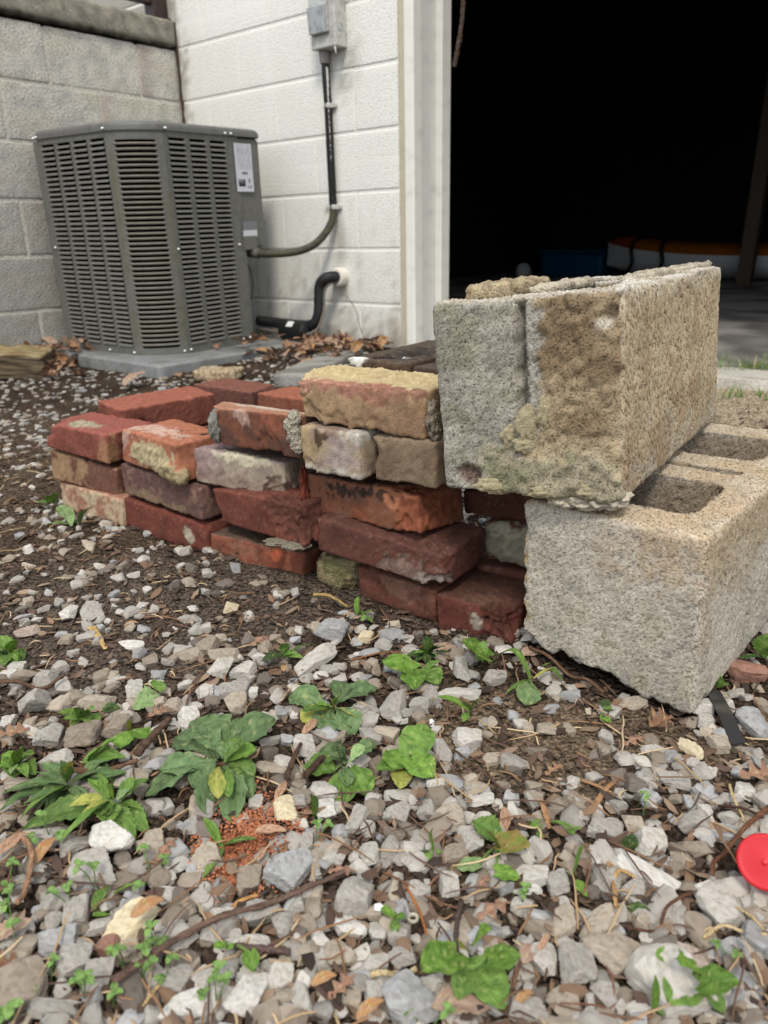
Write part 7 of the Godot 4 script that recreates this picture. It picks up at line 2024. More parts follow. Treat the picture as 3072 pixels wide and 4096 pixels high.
	lf("toothed", -0.1181, -0.7502, -0.1062, -0.743, 0.0088, "fresh", 0.01, 0.02, 0.0021)
	weed("leafy_weed", "bright green weed clump beside big brown stone", "weed", -0.3169, -0.6587)
	lf("toothed", -0.3077, -0.6376, -0.3193, -0.6259, 0.0112, "mid", 0.016, 0.024, 0.0022)
	lf("toothed", -0.3058, -0.6356, -0.2945, -0.6389, 0.0124, "mid", 0.016, 0.012, 0.0015)
	lf("toothed", -0.3066, -0.6375, -0.2956, -0.6287, 0.0083, "mid", 0.016, 0.03, 0.0024)
	lf("toothed", -0.3084, -0.6385, -0.3142, -0.6307, 0.0073, "mid", 0.014, 0.014, 0.0012)
	lf("toothed", -0.3066, -0.6375, -0.3044, -0.6236, 0.0066, "mid", 0.016, 0.034, 0.0027)
	lf("toothed", -0.2889, -0.6456, -0.2812, -0.6549, 0.0068, "mid", 0.014, 0.014, 0.0014)
	lf("toothed", -0.3105, -0.6434, -0.3313, -0.6405, 0.0188, "fresh", 0.012, 0.02, 0.0027)
	lf("toothed", -0.3086, -0.6414, -0.2858, -0.6308, 0.0207, "mid", 0.012, 0.008, 0.0031)
	lf("toothed", -0.3093, -0.6433, -0.2916, -0.6324, 0.0139, "mid", 0.012, 0.026, 0.003)
	lf("toothed", -0.3112, -0.6443, -0.3158, -0.6291, 0.0124, "yellow", 0.01, 0.01, 0.0019)
	lf("toothed", -0.3093, -0.6433, -0.3079, -0.635, 0.0112, "mid", 0.012, 0.03, 0.0024)
	lf("toothed", -0.2915, -0.6515, -0.2744, -0.6569, 0.0114, "dark", 0.01, 0.01, 0.0022)
	weed("single_leaf_weed", "single broad green leaf lying flat left of wrinkled rosette", "weed", -0.248, -0.6725)
	lf("toothed", -0.2364, -0.6657, -0.2612, -0.6532, 0.0254, "pale", 0.01, 0.008, 0.0033)
	lf("toothed", -0.2359, -0.6689, -0.2454, -0.685, 0.0144, "mid", 0.012, 0.02, 0.0024)
	weed("seedling", "young seedling with two fresh leaves right of brown stone", "seedling", -0.2548, -0.6238)
	lf("spoon", -0.2483, -0.6065, -0.2501, -0.5847, 0.0163, "fresh", 0.014, 0.01, 0.0027)
	lf("spoon", -0.2467, -0.6057, -0.2294, -0.5952, 0.0173, "fresh", 0.014, 0.014, 0.0024)
	lf("lance", -0.2492, -0.6092, -0.2447, -0.6006, 0.0047, "yellow", 0.012, 0.03, 0.0025)
	weed("grassy_seedling", "seedling with three long narrow leaves beside orange clay", "seedling", -0.1376, -0.4809)
	lf("lance", -0.136, -0.4737, -0.1532, -0.4903, 0.0078, "fresh", 0.008, 0.02, 0.0032)
	lf("lance", -0.1345, -0.4731, -0.1064, -0.4677, 0.0088, "mid", 0.008, 0.014, 0.0035)
	lf("lance", -0.1355, -0.4712, -0.1415, -0.4392, 0.0087, "mid", 0.008, 0.006, 0.0039)
	lf("round", -0.1344, -0.4712, -0.1307, -0.4671, 0.0054, "fresh", 0.008, 0.006, 0.0007)
	weed("rusty_weed", "green weed with rust marked leaves under the dirt patch", "weed", 0.0834, -0.4626)
	lf("toothed", 0.0858, -0.4629, 0.0648, -0.474, 0.0203, "mid", 0.01, 0.014, 0.0029)
	lf("toothed", 0.0808, -0.4481, 0.0728, -0.4448, 0.0126, "rusty", 0.012, 0.03, 0.0024)
	lf("heart", 0.088, -0.4493, 0.0985, -0.4454, 0.0235, "rusty", 0.014, 0.022, 0.0016)
	lf("heart", 0.0796, -0.428, 0.0914, -0.4264, 0.0178, "fresh", 0.01, 0.008, 0.0014)
	lf("heart", 0.0619, -0.4372, 0.0524, -0.4374, 0.017, "pale", 0.01, 0.01, 0.0011)
	weed("grassy_seedling", "slim seedling with one tall blade right of rusty weed", "seedling", 0.1351, -0.4318)
	lf("lance", 0.1343, -0.4282, 0.1393, -0.4279, 0.0075, "mid", 0.006, 0.04, 0.0041)
	lf("lance", 0.1333, -0.4232, 0.1405, -0.4125, 0.0089, "fresh", 0.008, 0.006, 0.0016)
	lf("lance", 0.1335, -0.4272, 0.1271, -0.4269, 0.0043, "mid", 0.006, 0.012, 0.0011)
	weed("violet", "large fresh green violet at bottom centre with serrated leaves", "violet", 0.0477, -0.3688)
	lf("heart", 0.036, -0.3463, 0.0209, -0.337, 0.0272, "fresh", 0.03, 0.04, 0.0024)
	lf("toothed", 0.0502, -0.3558, 0.0624, -0.3544, 0.0169, "fresh", 0.03, 0.05, 0.0028)
	lf("heart", 0.0575, -0.3419, 0.0635, -0.3318, 0.0255, "mid", 0.02, 0.012, 0.0017)
	lf("heart", 0.0444, -0.3414, 0.0411, -0.3368, 0.017, "mid", 0.02, 0.012, 0.0012)
	lf("heart", 0.0651, -0.3424, 0.0734, -0.342, 0.0193, "fresh", 0.034, 0.04, 0.0012)
	lf("spoon", 0.049, -0.346, 0.0526, -0.3396, 0.013, "mid", 0.03, 0.03, 0.0009)
	lf("toothed", 0.0469, -0.3526, 0.0415, -0.3444, 0.011, "rusty", 0.03, 0.04, 0.0017)
	weed("violet", "round leaved violet growing over big pale stone at lower right", "violet", 0.1938, -0.3503)
	lf("heart", 0.1795, -0.3328, 0.1719, -0.3277, 0.0253, "mid", 0.02, 0.016, 0.0012)
	lf("heart", 0.1784, -0.3294, 0.1757, -0.3284, 0.0158, "fresh", 0.036, 0.046, 0.0013)
	lf("heart", 0.1893, -0.3232, 0.1973, -0.3215, 0.021, "fresh", 0.034, 0.036, 0.001)
	lf("round", 0.1929, -0.3257, 0.1955, -0.3228, 0.013, "mid", 0.02, 0.012, 0.0011)
	lf("round", 0.1848, -0.3319, 0.1874, -0.3349, 0.0106, "dark", 0.02, 0.02, 0.0005)
	lf("round", 0.1738, -0.3479, 0.1683, -0.348, 0.0109, "fresh", 0.024, 0.028, 0.0008)
	lf("round", 0.178, -0.3494, 0.1799, -0.3477, 0.0086, "mid", 0.024, 0.028, 0.0006)
	weed("violet_seedling", "tiny heart leaved seedling under long twig near bottom centre", "seedling", -0.115, -0.3815)
	lf("round", -0.1125, -0.3681, -0.1163, -0.3663, 0.0079, "fresh", 0.016, 0.02, 0.0007)
	lf("round", -0.1098, -0.3689, -0.1059, -0.3663, 0.0063, "fresh", 0.014, 0.018, 0.0007)
	lf("heart", -0.0941, -0.3634, -0.092, -0.3574, 0.0121, "fresh", 0.016, 0.012, 0.0009)
	weed("violet_seedling", "small bright green shoot at foot of mossy mortar lump", "seedling", -0.0365, -0.8649)
	lf("toothed", -0.038, -0.8491, -0.0331, -0.8522, 0.0125, "fresh", 0.006, 0.03, 0.003)
	lf("round", -0.024, -0.8372, -0.0197, -0.8344, 0.0091, "fresh", 0.012, 0.018, 0.0009)
	lf("round", -0.0229, -0.8306, -0.0189, -0.8272, 0.0078, "mid", 0.012, 0.008, 0.0008)
	lf("round", -0.0281, -0.8352, -0.0292, -0.8298, 0.0069, "mid", 0.012, 0.008, 0.0008)
	weed("dock_weed", "green pointed leaf at right edge beside lower concrete block", "weed", 0.4276, -0.7425)
	lf("toothed", 0.4182, -0.7263, 0.4216, -0.7297, 0.0223, "mid", 0.01, 0.04, 0.0036)
	lf("toothed", 0.417, -0.7239, 0.4208, -0.712, 0.0189, "mid", 0.01, 0.03, 0.0028)
	lf("toothed", 0.4146, -0.7215, 0.3857, -0.7227, 0.0095, "dark", 0.01, 0.01, 0.0035)
	weed("tiny_weed", "tiny two leaf sprout on dirt patch below lower block", "seedling", 0.2155, -0.6341)
	lf("toothed", 0.2142, -0.6354, 0.2275, -0.634, 0.0126, "mid", 0.006, 0.008, 0.0016)
	lf("toothed", 0.2177, -0.6482, 0.2188, -0.6352, 0.0099, "dark", 0.008, 0.006, 0.0016)
	lf("round", 0.2074, -0.6156, 0.213, -0.6099, 0.0112, "fresh", 0.008, 0.008, 0.001)
	weed("tiny_weed", "tiny green sprig right of lower block corner on reddish soil", "seedling", 0.3523, -0.6889)
	lf("toothed", 0.3438, -0.6701, 0.3425, -0.6692, 0.01, "mid", 0.004, 0.02, 0.0019)
	lf("toothed", 0.3449, -0.6701, 0.3543, -0.6679, 0.0071, "mid", 0.004, 0.008, 0.0013)
	weed("dark_leaf", "dark green leaf standing between beige block stone and soil", "weed", 0.1909, -0.4716)
	lf("toothed", 0.1862, -0.4579, 0.1864, -0.4603, 0.0116, "dark", 0.004, 0.02, 0.0019)
	lf("toothed", 0.1738, -0.4005, 0.1757, -0.406, 0.0149, "dark", 0.004, 0.012, 0.0012)
	weed("seedling", "dark leaved sprout with upright stem beside striped brown stone", "seedling", 0.0302, -0.4571)
	lf("lance", 0.0308, -0.4522, 0.0319, -0.4435, 0.0025, "fresh", 0.006, 0.04, 0.0042)
	lf("lance", 0.0307, -0.451, 0.0154, -0.4472, 0.0073, "dark", 0.006, 0.008, 0.0019)
	lf("lance", 0.0316, -0.4521, 0.0386, -0.4502, 0.0043, "mid", 0.006, 0.01, 0.001)
	lf("round", 0.0296, -0.4479, 0.0268, -0.4455, 0.0073, "mid", 0.008, 0.006, 0.0005)
	weed("clover_seedling", "little round leaved sprout left of metal washer", "seedling", 0.002, -0.4046)
	lf("round", -0.0013, -0.3942, -0.006, -0.3945, 0.01, "fresh", 0.014, 0.018, 0.0007)
	lf("round", 0.0019, -0.393, 0.0075, -0.3912, 0.008, "fresh", 0.012, 0.016, 0.0009)
	lf("round", 0.001, -0.3902, 0.0017, -0.3863, 0.008, "mid", 0.012, 0.008, 0.0007)
	weed("tiny_weed", "pair of tiny round leaved sprouts on litter above beige stone", "seedling", 0.1276, -0.4911)
	lf("round", 0.1112, -0.4816, 0.1106, -0.4805, 0.0049, "mid", 0.008, 0.016, 0.001)
	lf("round", 0.1132, -0.4781, 0.1166, -0.4771, 0.0076, "fresh", 0.01, 0.012, 0.0005)
	lf("round", 0.1412, -0.4711, 0.1427, -0.4661, 0.0076, "fresh", 0.01, 0.01, 0.0006)
	lf("round", 0.1173, -0.4702, 0.1188, -0.4689, 0.0058, "mid", 0.008, 0.008, 0.0002)
	lf("round", 0.1463, -0.4734, 0.1499, -0.4699, 0.0054, "mid", 0.01, 0.012, 0.0006)
	weed("grass_tuft", "two upright grass blades beside pale grey stones", "grass", -0.0646, -0.5168)
	lf("lance", -0.0637, -0.5023, -0.0628, -0.485, 0.0057, "fresh", 0.002, 0.04, 0.005)
	lf("lance", -0.063, -0.5023, -0.0586, -0.4875, 0.0039, "mid", 0.002, 0.035, 0.0044)
	weed("grass_tuft", "flat green grass blades under cream slab with orange leaf", "grass", -0.2102, -0.4263)
	lf("lance", -0.2134, -0.405, -0.2071, -0.4275, 0.0075, "mid", 0.008, 0.012, 0.0028)
	lf("lance", -0.2129, -0.4029, -0.2009, -0.4029, 0.0047, "fresh", 0.006, 0.01, 0.0015)
	lf("lance", -0.2045, -0.4229, -0.1897, -0.4273, 0.0039, "fresh", 0.008, 0.014, 0.002)
	weed("grass_tuft", "single pale grass blade at bottom right of centre", "grass", 0.1618, -0.3355)
	lf("lance", 0.158, -0.3237, 0.158, -0.3293, 0.0057, "fresh", 0.004, 0.03, 0.0032)
	lf("lance", 0.1579, -0.3296, 0.1634, -0.3214, 0.0043, "mid", 0.004, 0.006, 0.0012)

func make_clovers() -> void:
	clover(-0.1627, -0.3772, 3, 0.0056)
	clover(-0.1787, -0.3663, 2, 0.0052)
	clover(-0.1651, -0.3568, 3, 0.0051)
	clover(-0.184, -0.4435, 3, 0.0052)
	clover(-0.2823, -0.4288, 2, 0.005)
	clover(-0.2708, -0.4022, 2, 0.0052)
	clover(-0.1949, -0.34, 2, 0.0058)
	clover(-0.1235, -0.3383, 2, 0.0053)
	clover(-0.1112, -0.335, 2, 0.0052)
	clover(-0.2318, -0.413, 2, 0.0052)
	clover(-0.2185, -0.4271, 2, 0.0052)
	clover(-0.1774, -0.3396, 1, 0.0054)
	clover(-0.2321, -0.3259, 2, 0.0062)
	clover(-0.06, -0.469, 2, 0.0048)
	clover(-0.2733, -0.4777, 3, 0.0056)
	clover(0.0929, -0.4084, 2, 0.0045)
	clover(0.0191, -0.3203, 2, 0.005)
	clover(0.2088, -0.5083, 1, 0.0043)
	clover(0.2086, -0.496, 1, 0.0043)
	clover(-0.1492, -0.3531, 2, 0.005)
	clover(-0.2232, -0.3541, 2, 0.0045)
	clover(-0.2557, -0.3813, 1, 0.0059)
	clover(0.2225, -0.359, 2, 0.0041)

func make_twigs() -> void:
	twig("twig", "long knobbly brown twig across gravel at bottom left", [Vector2(-0.177, -0.3433), Vector2(-0.1639, -0.3586), Vector2(-0.1471, -0.3764), Vector2(-0.1187, -0.3911), Vector2(-0.0899, -0.4036), Vector2(-0.0614, -0.4168), Vector2(-0.0341, -0.4275)], 0.0028, 0.0016, K(118,96,84), K(84,68,60), 0.0158)
	twig("twig", "short dark twig lying below the long knobbly twig", [Vector2(-0.1063, -0.3737), Vector2(-0.0886, -0.372), Vector2(-0.0692, -0.3719)], 0.0022, 0.0024, K(112,92,86), K(84,70,66), 0.0104)
	twig("twig", "peeled tan twig standing along left edge near orange leaf", [Vector2(-0.2861, -0.4651), Vector2(-0.273, -0.4482), Vector2(-0.2673, -0.4202), Vector2(-0.2644, -0.4042)], 0.0023, 0.0019, K(168,132,104), K(128,98,78), 0.0153)
	twig("twig", "straight weathered twig between brown stone and wrinkled rosette", [Vector2(-0.2288, -0.5661), Vector2(-0.2229, -0.59), Vector2(-0.2123, -0.6186)], 0.0041, 0.0031, K(106,86,72), K(78,62,52), 0.0171)
	twig("twig", "crooked brown twig lying across left rosette", [Vector2(-0.2913, -0.5504), Vector2(-0.2742, -0.5459), Vector2(-0.2579, -0.5463), Vector2(-0.2411, -0.5518), Vector2(-0.2259, -0.5597)], 0.003, 0.0019, K(122,94,76), K(90,68,56), 0.016)
	twig("twig", "upright dark twig left of spoon leaved weed", [Vector2(-0.0902, -0.5364), Vector2(-0.0856, -0.5608), Vector2(-0.0818, -0.5869)], 0.0029, 0.0016, K(98,78,66), K(70,56,48), 0.0159)
	twig("twig", "dark forked twig under round green leaf", [Vector2(-0.0738, -0.5344), Vector2(-0.063, -0.5537), Vector2(-0.0568, -0.5694)], 0.0029, 0.0024, K(86,68,58), K(64,50,44), 0.0159)
	twig("twig", "long thin root running along foot of lower block", [Vector2(0.1557, -0.753), Vector2(0.177, -0.7282), Vector2(0.1968, -0.7029), Vector2(0.2109, -0.68), Vector2(0.22, -0.656)], 0.0021, 0.0016, K(122,96,76), K(88,68,56), 0.0101)
	twig("twig", "thin bent twig across dirt patch", [Vector2(0.0592, -0.5744), Vector2(0.0805, -0.5405), Vector2(0.0987, -0.5266), Vector2(0.1128, -0.5162)], 0.0011, 0.0008, K(104,82,68), K(78,60,50), 0.0091)
	twig("twig", "reddish curved root near red cap", [Vector2(0.3123, -0.4952), Vector2(0.2818, -0.4724), Vector2(0.2567, -0.4527), Vector2(0.2436, -0.4405), Vector2(0.2365, -0.4265)], 0.0021, 0.0015, K(124,86,66), K(92,64,50), 0.0101)
	twig("twig", "thin dark root winding below long white stone", [Vector2(0.2167, -0.4145), Vector2(0.194, -0.4001), Vector2(0.1833, -0.3862), Vector2(0.1717, -0.3801), Vector2(0.1603, -0.384)], 0.0013, 0.0008, K(110,76,60), K(80,58,48), 0.0093)
	twig("twig", "thin orange stalk slanting over grey stones at bottom centre", [Vector2(0.0086, -0.4295), Vector2(0.0185, -0.4047), Vector2(0.024, -0.3875), Vector2(0.0288, -0.3756)], 0.0011, 0.0008, K(176,112,66), K(142,88,56), 0.0091)
	twig("twig", "thin brown stalk running from left of metal washer", [Vector2(-0.0059, -0.4364), Vector2(0.0127, -0.4247), Vector2(0.0291, -0.4154), Vector2(0.048, -0.403)], 0.0009, 0.0007, K(132,98,76), K(104,76,60), 0.0089)
	twig("twig", "dark blurred stalk rising through bottom violet", [Vector2(0.0494, -0.4088), Vector2(0.0435, -0.387), Vector2(0.0427, -0.3692), Vector2(0.0456, -0.3508), Vector2(0.0555, -0.3349)], 0.002, 0.0013, K(92,80,74), K(68,58,54), 0.01)
	twig("twig", "reddish thread root at bottom right of centre", [Vector2(0.1383, -0.3567), Vector2(0.139, -0.3438), Vector2(0.1343, -0.3301), Vector2(0.1212, -0.3267), Vector2(0.1024, -0.3316)], 0.0007, 0.0005, K(150,104,84), K(118,80,64), 0.0087)
	twig("straw", "pale straw stalk at right edge below red cap", [Vector2(0.2393, -0.4048), Vector2(0.2462, -0.3911), Vector2(0.2534, -0.3762)], 0.0009, 0.0007, K(206,184,134), K(182,156,108), 0.0089, "pale straw stalks")
	twig("straw", "long bleached straw loop at lower right", [Vector2(0.2104, -0.3782), Vector2(0.2247, -0.3824), Vector2(0.2387, -0.3784), Vector2(0.2492, -0.3724)], 0.0014, 0.001, K(204,184,146), K(176,150,112), 0.0094, "pale straw stalks")
	twig("straw", "curled tan ribbon of grass beside long white stone", [Vector2(0.1572, -0.4001), Vector2(0.1604, -0.415), Vector2(0.1636, -0.4264), Vector2(0.1692, -0.432), Vector2(0.1761, -0.4292), Vector2(0.1843, -0.4226)], 0.0018, 0.0012, K(192,156,106), K(160,122,80), 0.0098)
	twig("straw", "bleached straw stalk at bottom centre pointing at twig", [Vector2(-0.1565, -0.3334), Vector2(-0.1498, -0.3458), Vector2(-0.1423, -0.3604)], 0.0013, 0.0009, K(196,172,126), K(168,140,98), 0.0093)
	twig("straw", "thick pale stalk entering lower centre from left", [Vector2(-0.0156, -0.353), Vector2(-0.0066, -0.3549), Vector2(0.004, -0.3569), Vector2(0.0147, -0.3583)], 0.0021, 0.0018, K(206,188,150), K(178,156,118), 0.0101)
	twig("straw", "pair of pale dry grass loops on soil at right", [Vector2(0.2894, -0.5191), Vector2(0.285, -0.5025), Vector2(0.2864, -0.4865), Vector2(0.2826, -0.4789)], 0.0013, 0.0009, K(206,184,140), K(180,156,112), 0.0093)
	twig("wood_chip", "pale splintered wood chip on dark litter", [Vector2(-0.3648, -0.8276), Vector2(-0.3489, -0.804), Vector2(-0.3302, -0.7761)], 0.0051, 0.0024, K(200,172,116), K(172,140,90), 0.0181)
	twig("wood_chip", "tan splinter of bark upright in dirt patch", [Vector2(0.1264, -0.513), Vector2(0.1272, -0.4953), Vector2(0.1274, -0.4785)], 0.0027, 0.0019, K(176,136,100), K(146,110,80), 0.0157)
	twig("wood_chip", "crossed tan wood splinter in dirt patch", [Vector2(0.1691, -0.5376), Vector2(0.1812, -0.5284), Vector2(0.1929, -0.5193)], 0.002, 0.0015, K(178,140,104), K(148,112,82), 0.01)
	twig("wood_chip", "leaning wood splinter crossing another in dirt patch", [Vector2(0.1738, -0.5101), Vector2(0.1859, -0.5239), Vector2(0.2006, -0.5381)], 0.0029, 0.0015, K(170,132,96), K(142,106,78), 0.0159)
	twig("wood_chip", "splintered wood strip left of long white stone", [Vector2(0.167, -0.4672), Vector2(0.1656, -0.4495), Vector2(0.167, -0.436)], 0.0024, 0.0026, K(166,134,100), K(132,104,78), 0.0156)
	twig("wood_chip", "tan bark strip leaning against grey stone under twig", [Vector2(-0.1146, -0.4131), Vector2(-0.1071, -0.418), Vector2(-0.096, -0.4229)], 0.0023, 0.0017, K(196,150,98), K(164,120,76), 0.0153)
	twig("wood_chip", "long dark bark piece against left edge", [Vector2(-0.2985, -0.4304), Vector2(-0.2911, -0.4442), Vector2(-0.2838, -0.4599)], 0.0075, 0.0054, K(104,88,74), K(76,64,56), 0.0205)
	twig("twig", "brown twig lying on litter at left edge", [Vector2(-0.4193, -0.701), Vector2(-0.395, -0.6969), Vector2(-0.3716, -0.6947), Vector2(-0.3518, -0.7109)], 0.0025, 0.0017, K(110,86,72), K(82,64,54), 0.0155)
	twig("twig", "thin upright stalk above wrinkled rosette", [Vector2(-0.2041, -0.6344), Vector2(-0.2054, -0.6746), Vector2(-0.2024, -0.7165)], 0.0012, 0.0008, K(132,104,84), K(104,80,66), 0.0092)
	twig("straw", "straw stalk lying before mossy mortar lump", [Vector2(-0.0944, -0.8853), Vector2(-0.0734, -0.8782), Vector2(-0.0493, -0.8691)], 0.0024, 0.0018, K(176,150,98), K(148,122,80), 0.0154)
	twig("twig", "thin orange twig in front of nearest brick", [Vector2(-0.0408, -0.7446), Vector2(-0.0069, -0.7504), Vector2(0.0238, -0.7612), Vector2(0.0435, -0.7697)], 0.0011, 0.0009, K(152,108,72), K(120,84,58), 0.0091)
	twig("twig", "cut grey stalk right of crumpled tan leaf", [Vector2(0.0749, -0.3429), Vector2(0.0812, -0.3581), Vector2(0.0904, -0.375)], 0.0014, 0.0011, K(140,108,84), K(110,84,66), 0.0094)
	twig("twig", "dark twig crossing right edge above red cap", [Vector2(0.2704, -0.4976), Vector2(0.2882, -0.4904), Vector2(0.3071, -0.4846)], 0.0013, 0.001, K(84,64,56), K(64,50,44), 0.0093)

func make_fallen_leaves() -> void:
	fallen(-0.1688, -0.3936, 0.0242, 0.6, 4, 0.028, Vector2(0.1927, 0.0037), "orange dry leaf resting on cream slab")
	fallen(-0.2676, -0.458, 0.0256, 1.2, 4, 0.012, Vector2(-0.033, 0.1074), "orange brown leaf by left edge below green weeds")
	fallen(0.2599, -0.6027, 0.0341, 0.5, 3, 0.012, Vector2(0.1383, -0.1299), "brown crumpled leaf right of dirt patch under block corner")
	fallen(0.3168, -0.528, 0.0351, 0.3, 0, 0.01, Vector2(0.1907, -0.0912), "large russet leaf at right edge of dirt patch")
	fallen(0.0925, -0.4872, 0.0268, 1.3, 2, 0.006, Vector2(-0.0988, 0.1009), "pale brown leaf under green rusty weed")
	fallen(0.071, -0.399, 0.0277, 0.4, 1, 0.014, Vector2(-0.0388, 0.0895), "dark curled leaf above green violet at bottom centre")
	fallen(0.0665, -0.4201, 0.017, 0.9, 1, 0.012, Vector2(-0.1663, 0.1123), "dark brown leaf scrap left of grey stone")
	fallen(0.0404, -0.3293, 0.036, 0.1, 5, 0.008, Vector2(-0.1618, -0.1052), "big greyish brown leaf at bottom edge below violet")
	fallen(0.0801, -0.3329, 0.0155, 0.5, 4, 0.012, Vector2(-0.0029, -0.0484), "orange leaf fragment at bottom centre")
	fallen(0.0985, -0.3647, 0.0142, 0.8, 2, 0.02, Vector2(0.0209, 0.1212), "tan leaf tip standing between grey stones")
	fallen(0.0901, -0.3664, 0.0216, 1.0, 5, 0.01, Vector2(0.1053, -0.1483), "crumpled tan leaf right of bottom violet")
	fallen(-0.0943, -0.5298, 0.0237, 1.2, 2, 0.008, Vector2(-0.0941, 0.0135), "long tan leaf standing beside cream stone")
	fallen(-0.095, -0.4711, 0.0261, -0.2, 2, 0.014, Vector2(-0.0067, 0.0647), "pale curled dry leaf over orange clay")
	fallen(-0.1001, -0.4542, 0.0158, 1.3, 2, 0.012, Vector2(-0.0079, -0.1273), "grey tan leaf tip at right of orange clay")
	fallen(-0.3153, -0.8271, 0.0183, 0.2, 4, 0.006, Vector2(-0.1273, 0.1043), "small orange leaf crumb on dark litter")
	fallen(-0.1766, -0.4652, 0.0247, 1.1, 1, 0.008, Vector2(-0.0716, 0.08), "dark leaf scrap between stones left of clay")
	fallen(-0.2957, -0.4615, 0.026, 0.9, 2, 0.014, Vector2(0.2429, 0.038), "bleached curled leaf at left edge over weeds")
	fallen(-0.0443, -0.3435, 0.0173, 0.3, 4, 0.014, Vector2(0.0884, 0.0329), "orange tan leaf at bottom below white stone")
	fallen(-0.0327, -0.3416, 0.0208, 0.8, 0, 0.01, Vector2(-0.0934, 0.1238), "brown leaf shreds at bottom right of twig")
	fallen(-0.0149, -0.3261, 0.0203, 0.5, 4, 0.014, Vector2(-0.0165, 0.1234), "orange crumbled leaf at bottom edge centre")
	fallen(-0.259, -0.3839, 0.0276, 0.7, 5, 0.012, Vector2(-0.0972, 0.1103), "long tan leaf strip at left edge low down")
	fallen(-0.254, -0.3612, 0.0213, 0.3, 3, 0.008, Vector2(0.1434, 0.0339), "dark red brown leaf at left edge near bottom")
	fallen(-0.0376, -0.4334, 0.0211, 0.1, 1, 0.01, Vector2(-0.029, -0.1078), "dark brown leaf by grey stone right of rounded stone")
	fallen(-0.0755, -0.6067, 0.0256, 1.0, 2, 0.012, Vector2(0.1355, -0.0413), "tan folded leaf by yellowing weed")
	fallen(-0.1489, -0.7871, 0.0339, 0.9, 1, 0.006, Vector2(0.081, -0.11), "pinkish brown leaf strip above long slanting stone")
	fallen(-0.1126, -0.715, 0.0157, 1.5, 4, 0.012, Vector2(-0.2087, -0.1068), "small orange leaf standing by long slanting stone")
	fallen(-0.2287, -0.6374, 0.0225, 0.8, 0, 0.01, Vector2(0.1545, -0.0967), "tan leaf curl beside grey stones above rosette")
	fallen(-0.3682, -0.6216, 0.0288, 0.5, 0, 0.006, Vector2(0.201, -0.0384), "red brown leaf at left edge under pale stone")
	fallen(0.0689, -0.7621, 0.0273, 0.5, 5, 0.008, Vector2(0.038, -0.0449), "dry tan leaf in front of nearest brick")
	fallen(0.164, -0.741, 0.0299, 0.4, 5, 0.006, Vector2(0.0604, -0.122), "crumpled dry leaf at foot of lower block")
	fallen(0.2273, -0.5783, 0.0236, 0.3, 1, 0.005, Vector2(-0.0487, 0.1309), "red brown leaf on dirt patch")
	fallen(0.147, -0.5503, 0.0201, 0.7, 0, 0.005, Vector2(-0.1602, 0.0463), "rust coloured leaf on dirt patch")
	rng.seed = 33
	var made := 0
	while made < 150:
		var s := rng.randf_range(-1.09, 0.12)
		var t := rng.randf_range(0.03, 1.05)
		var near := minf(absf(t - 0.05) * 1.3, 1.0)
		var keep := 0.0
		if s < -0.8 and t > 0.7 and t < 1.05:
			keep = 1.0
		elif s > -0.3 and t < 0.3:
			keep = 0.9
		elif s > -0.3 and t < 0.5:
			keep = 0.35
		elif s < -0.6 and t > 0.8:
			keep = 0.4
		elif s > -0.42 and s < -0.28 and t < 0.5:
			keep = 0.3
		elif t > 0.82:
			keep = 0.08
		if rng.randf() > keep:
			continue
		var p := wall(s, 0, t)
		var on_pad := s < -0.28 and t < 0.83
		fallen(p.x, p.z, rng.randf_range(0.045, 0.1), rng.randf() * TAU, rng.randi() % 6, (0.03 if on_pad else 0.008) + rng.randf() * (0.06 if s < -0.8 else 0.03), Vector2(rng.randf_range(-0.9, 0.9), rng.randf_range(-0.5, 0.5)))
		made += 1

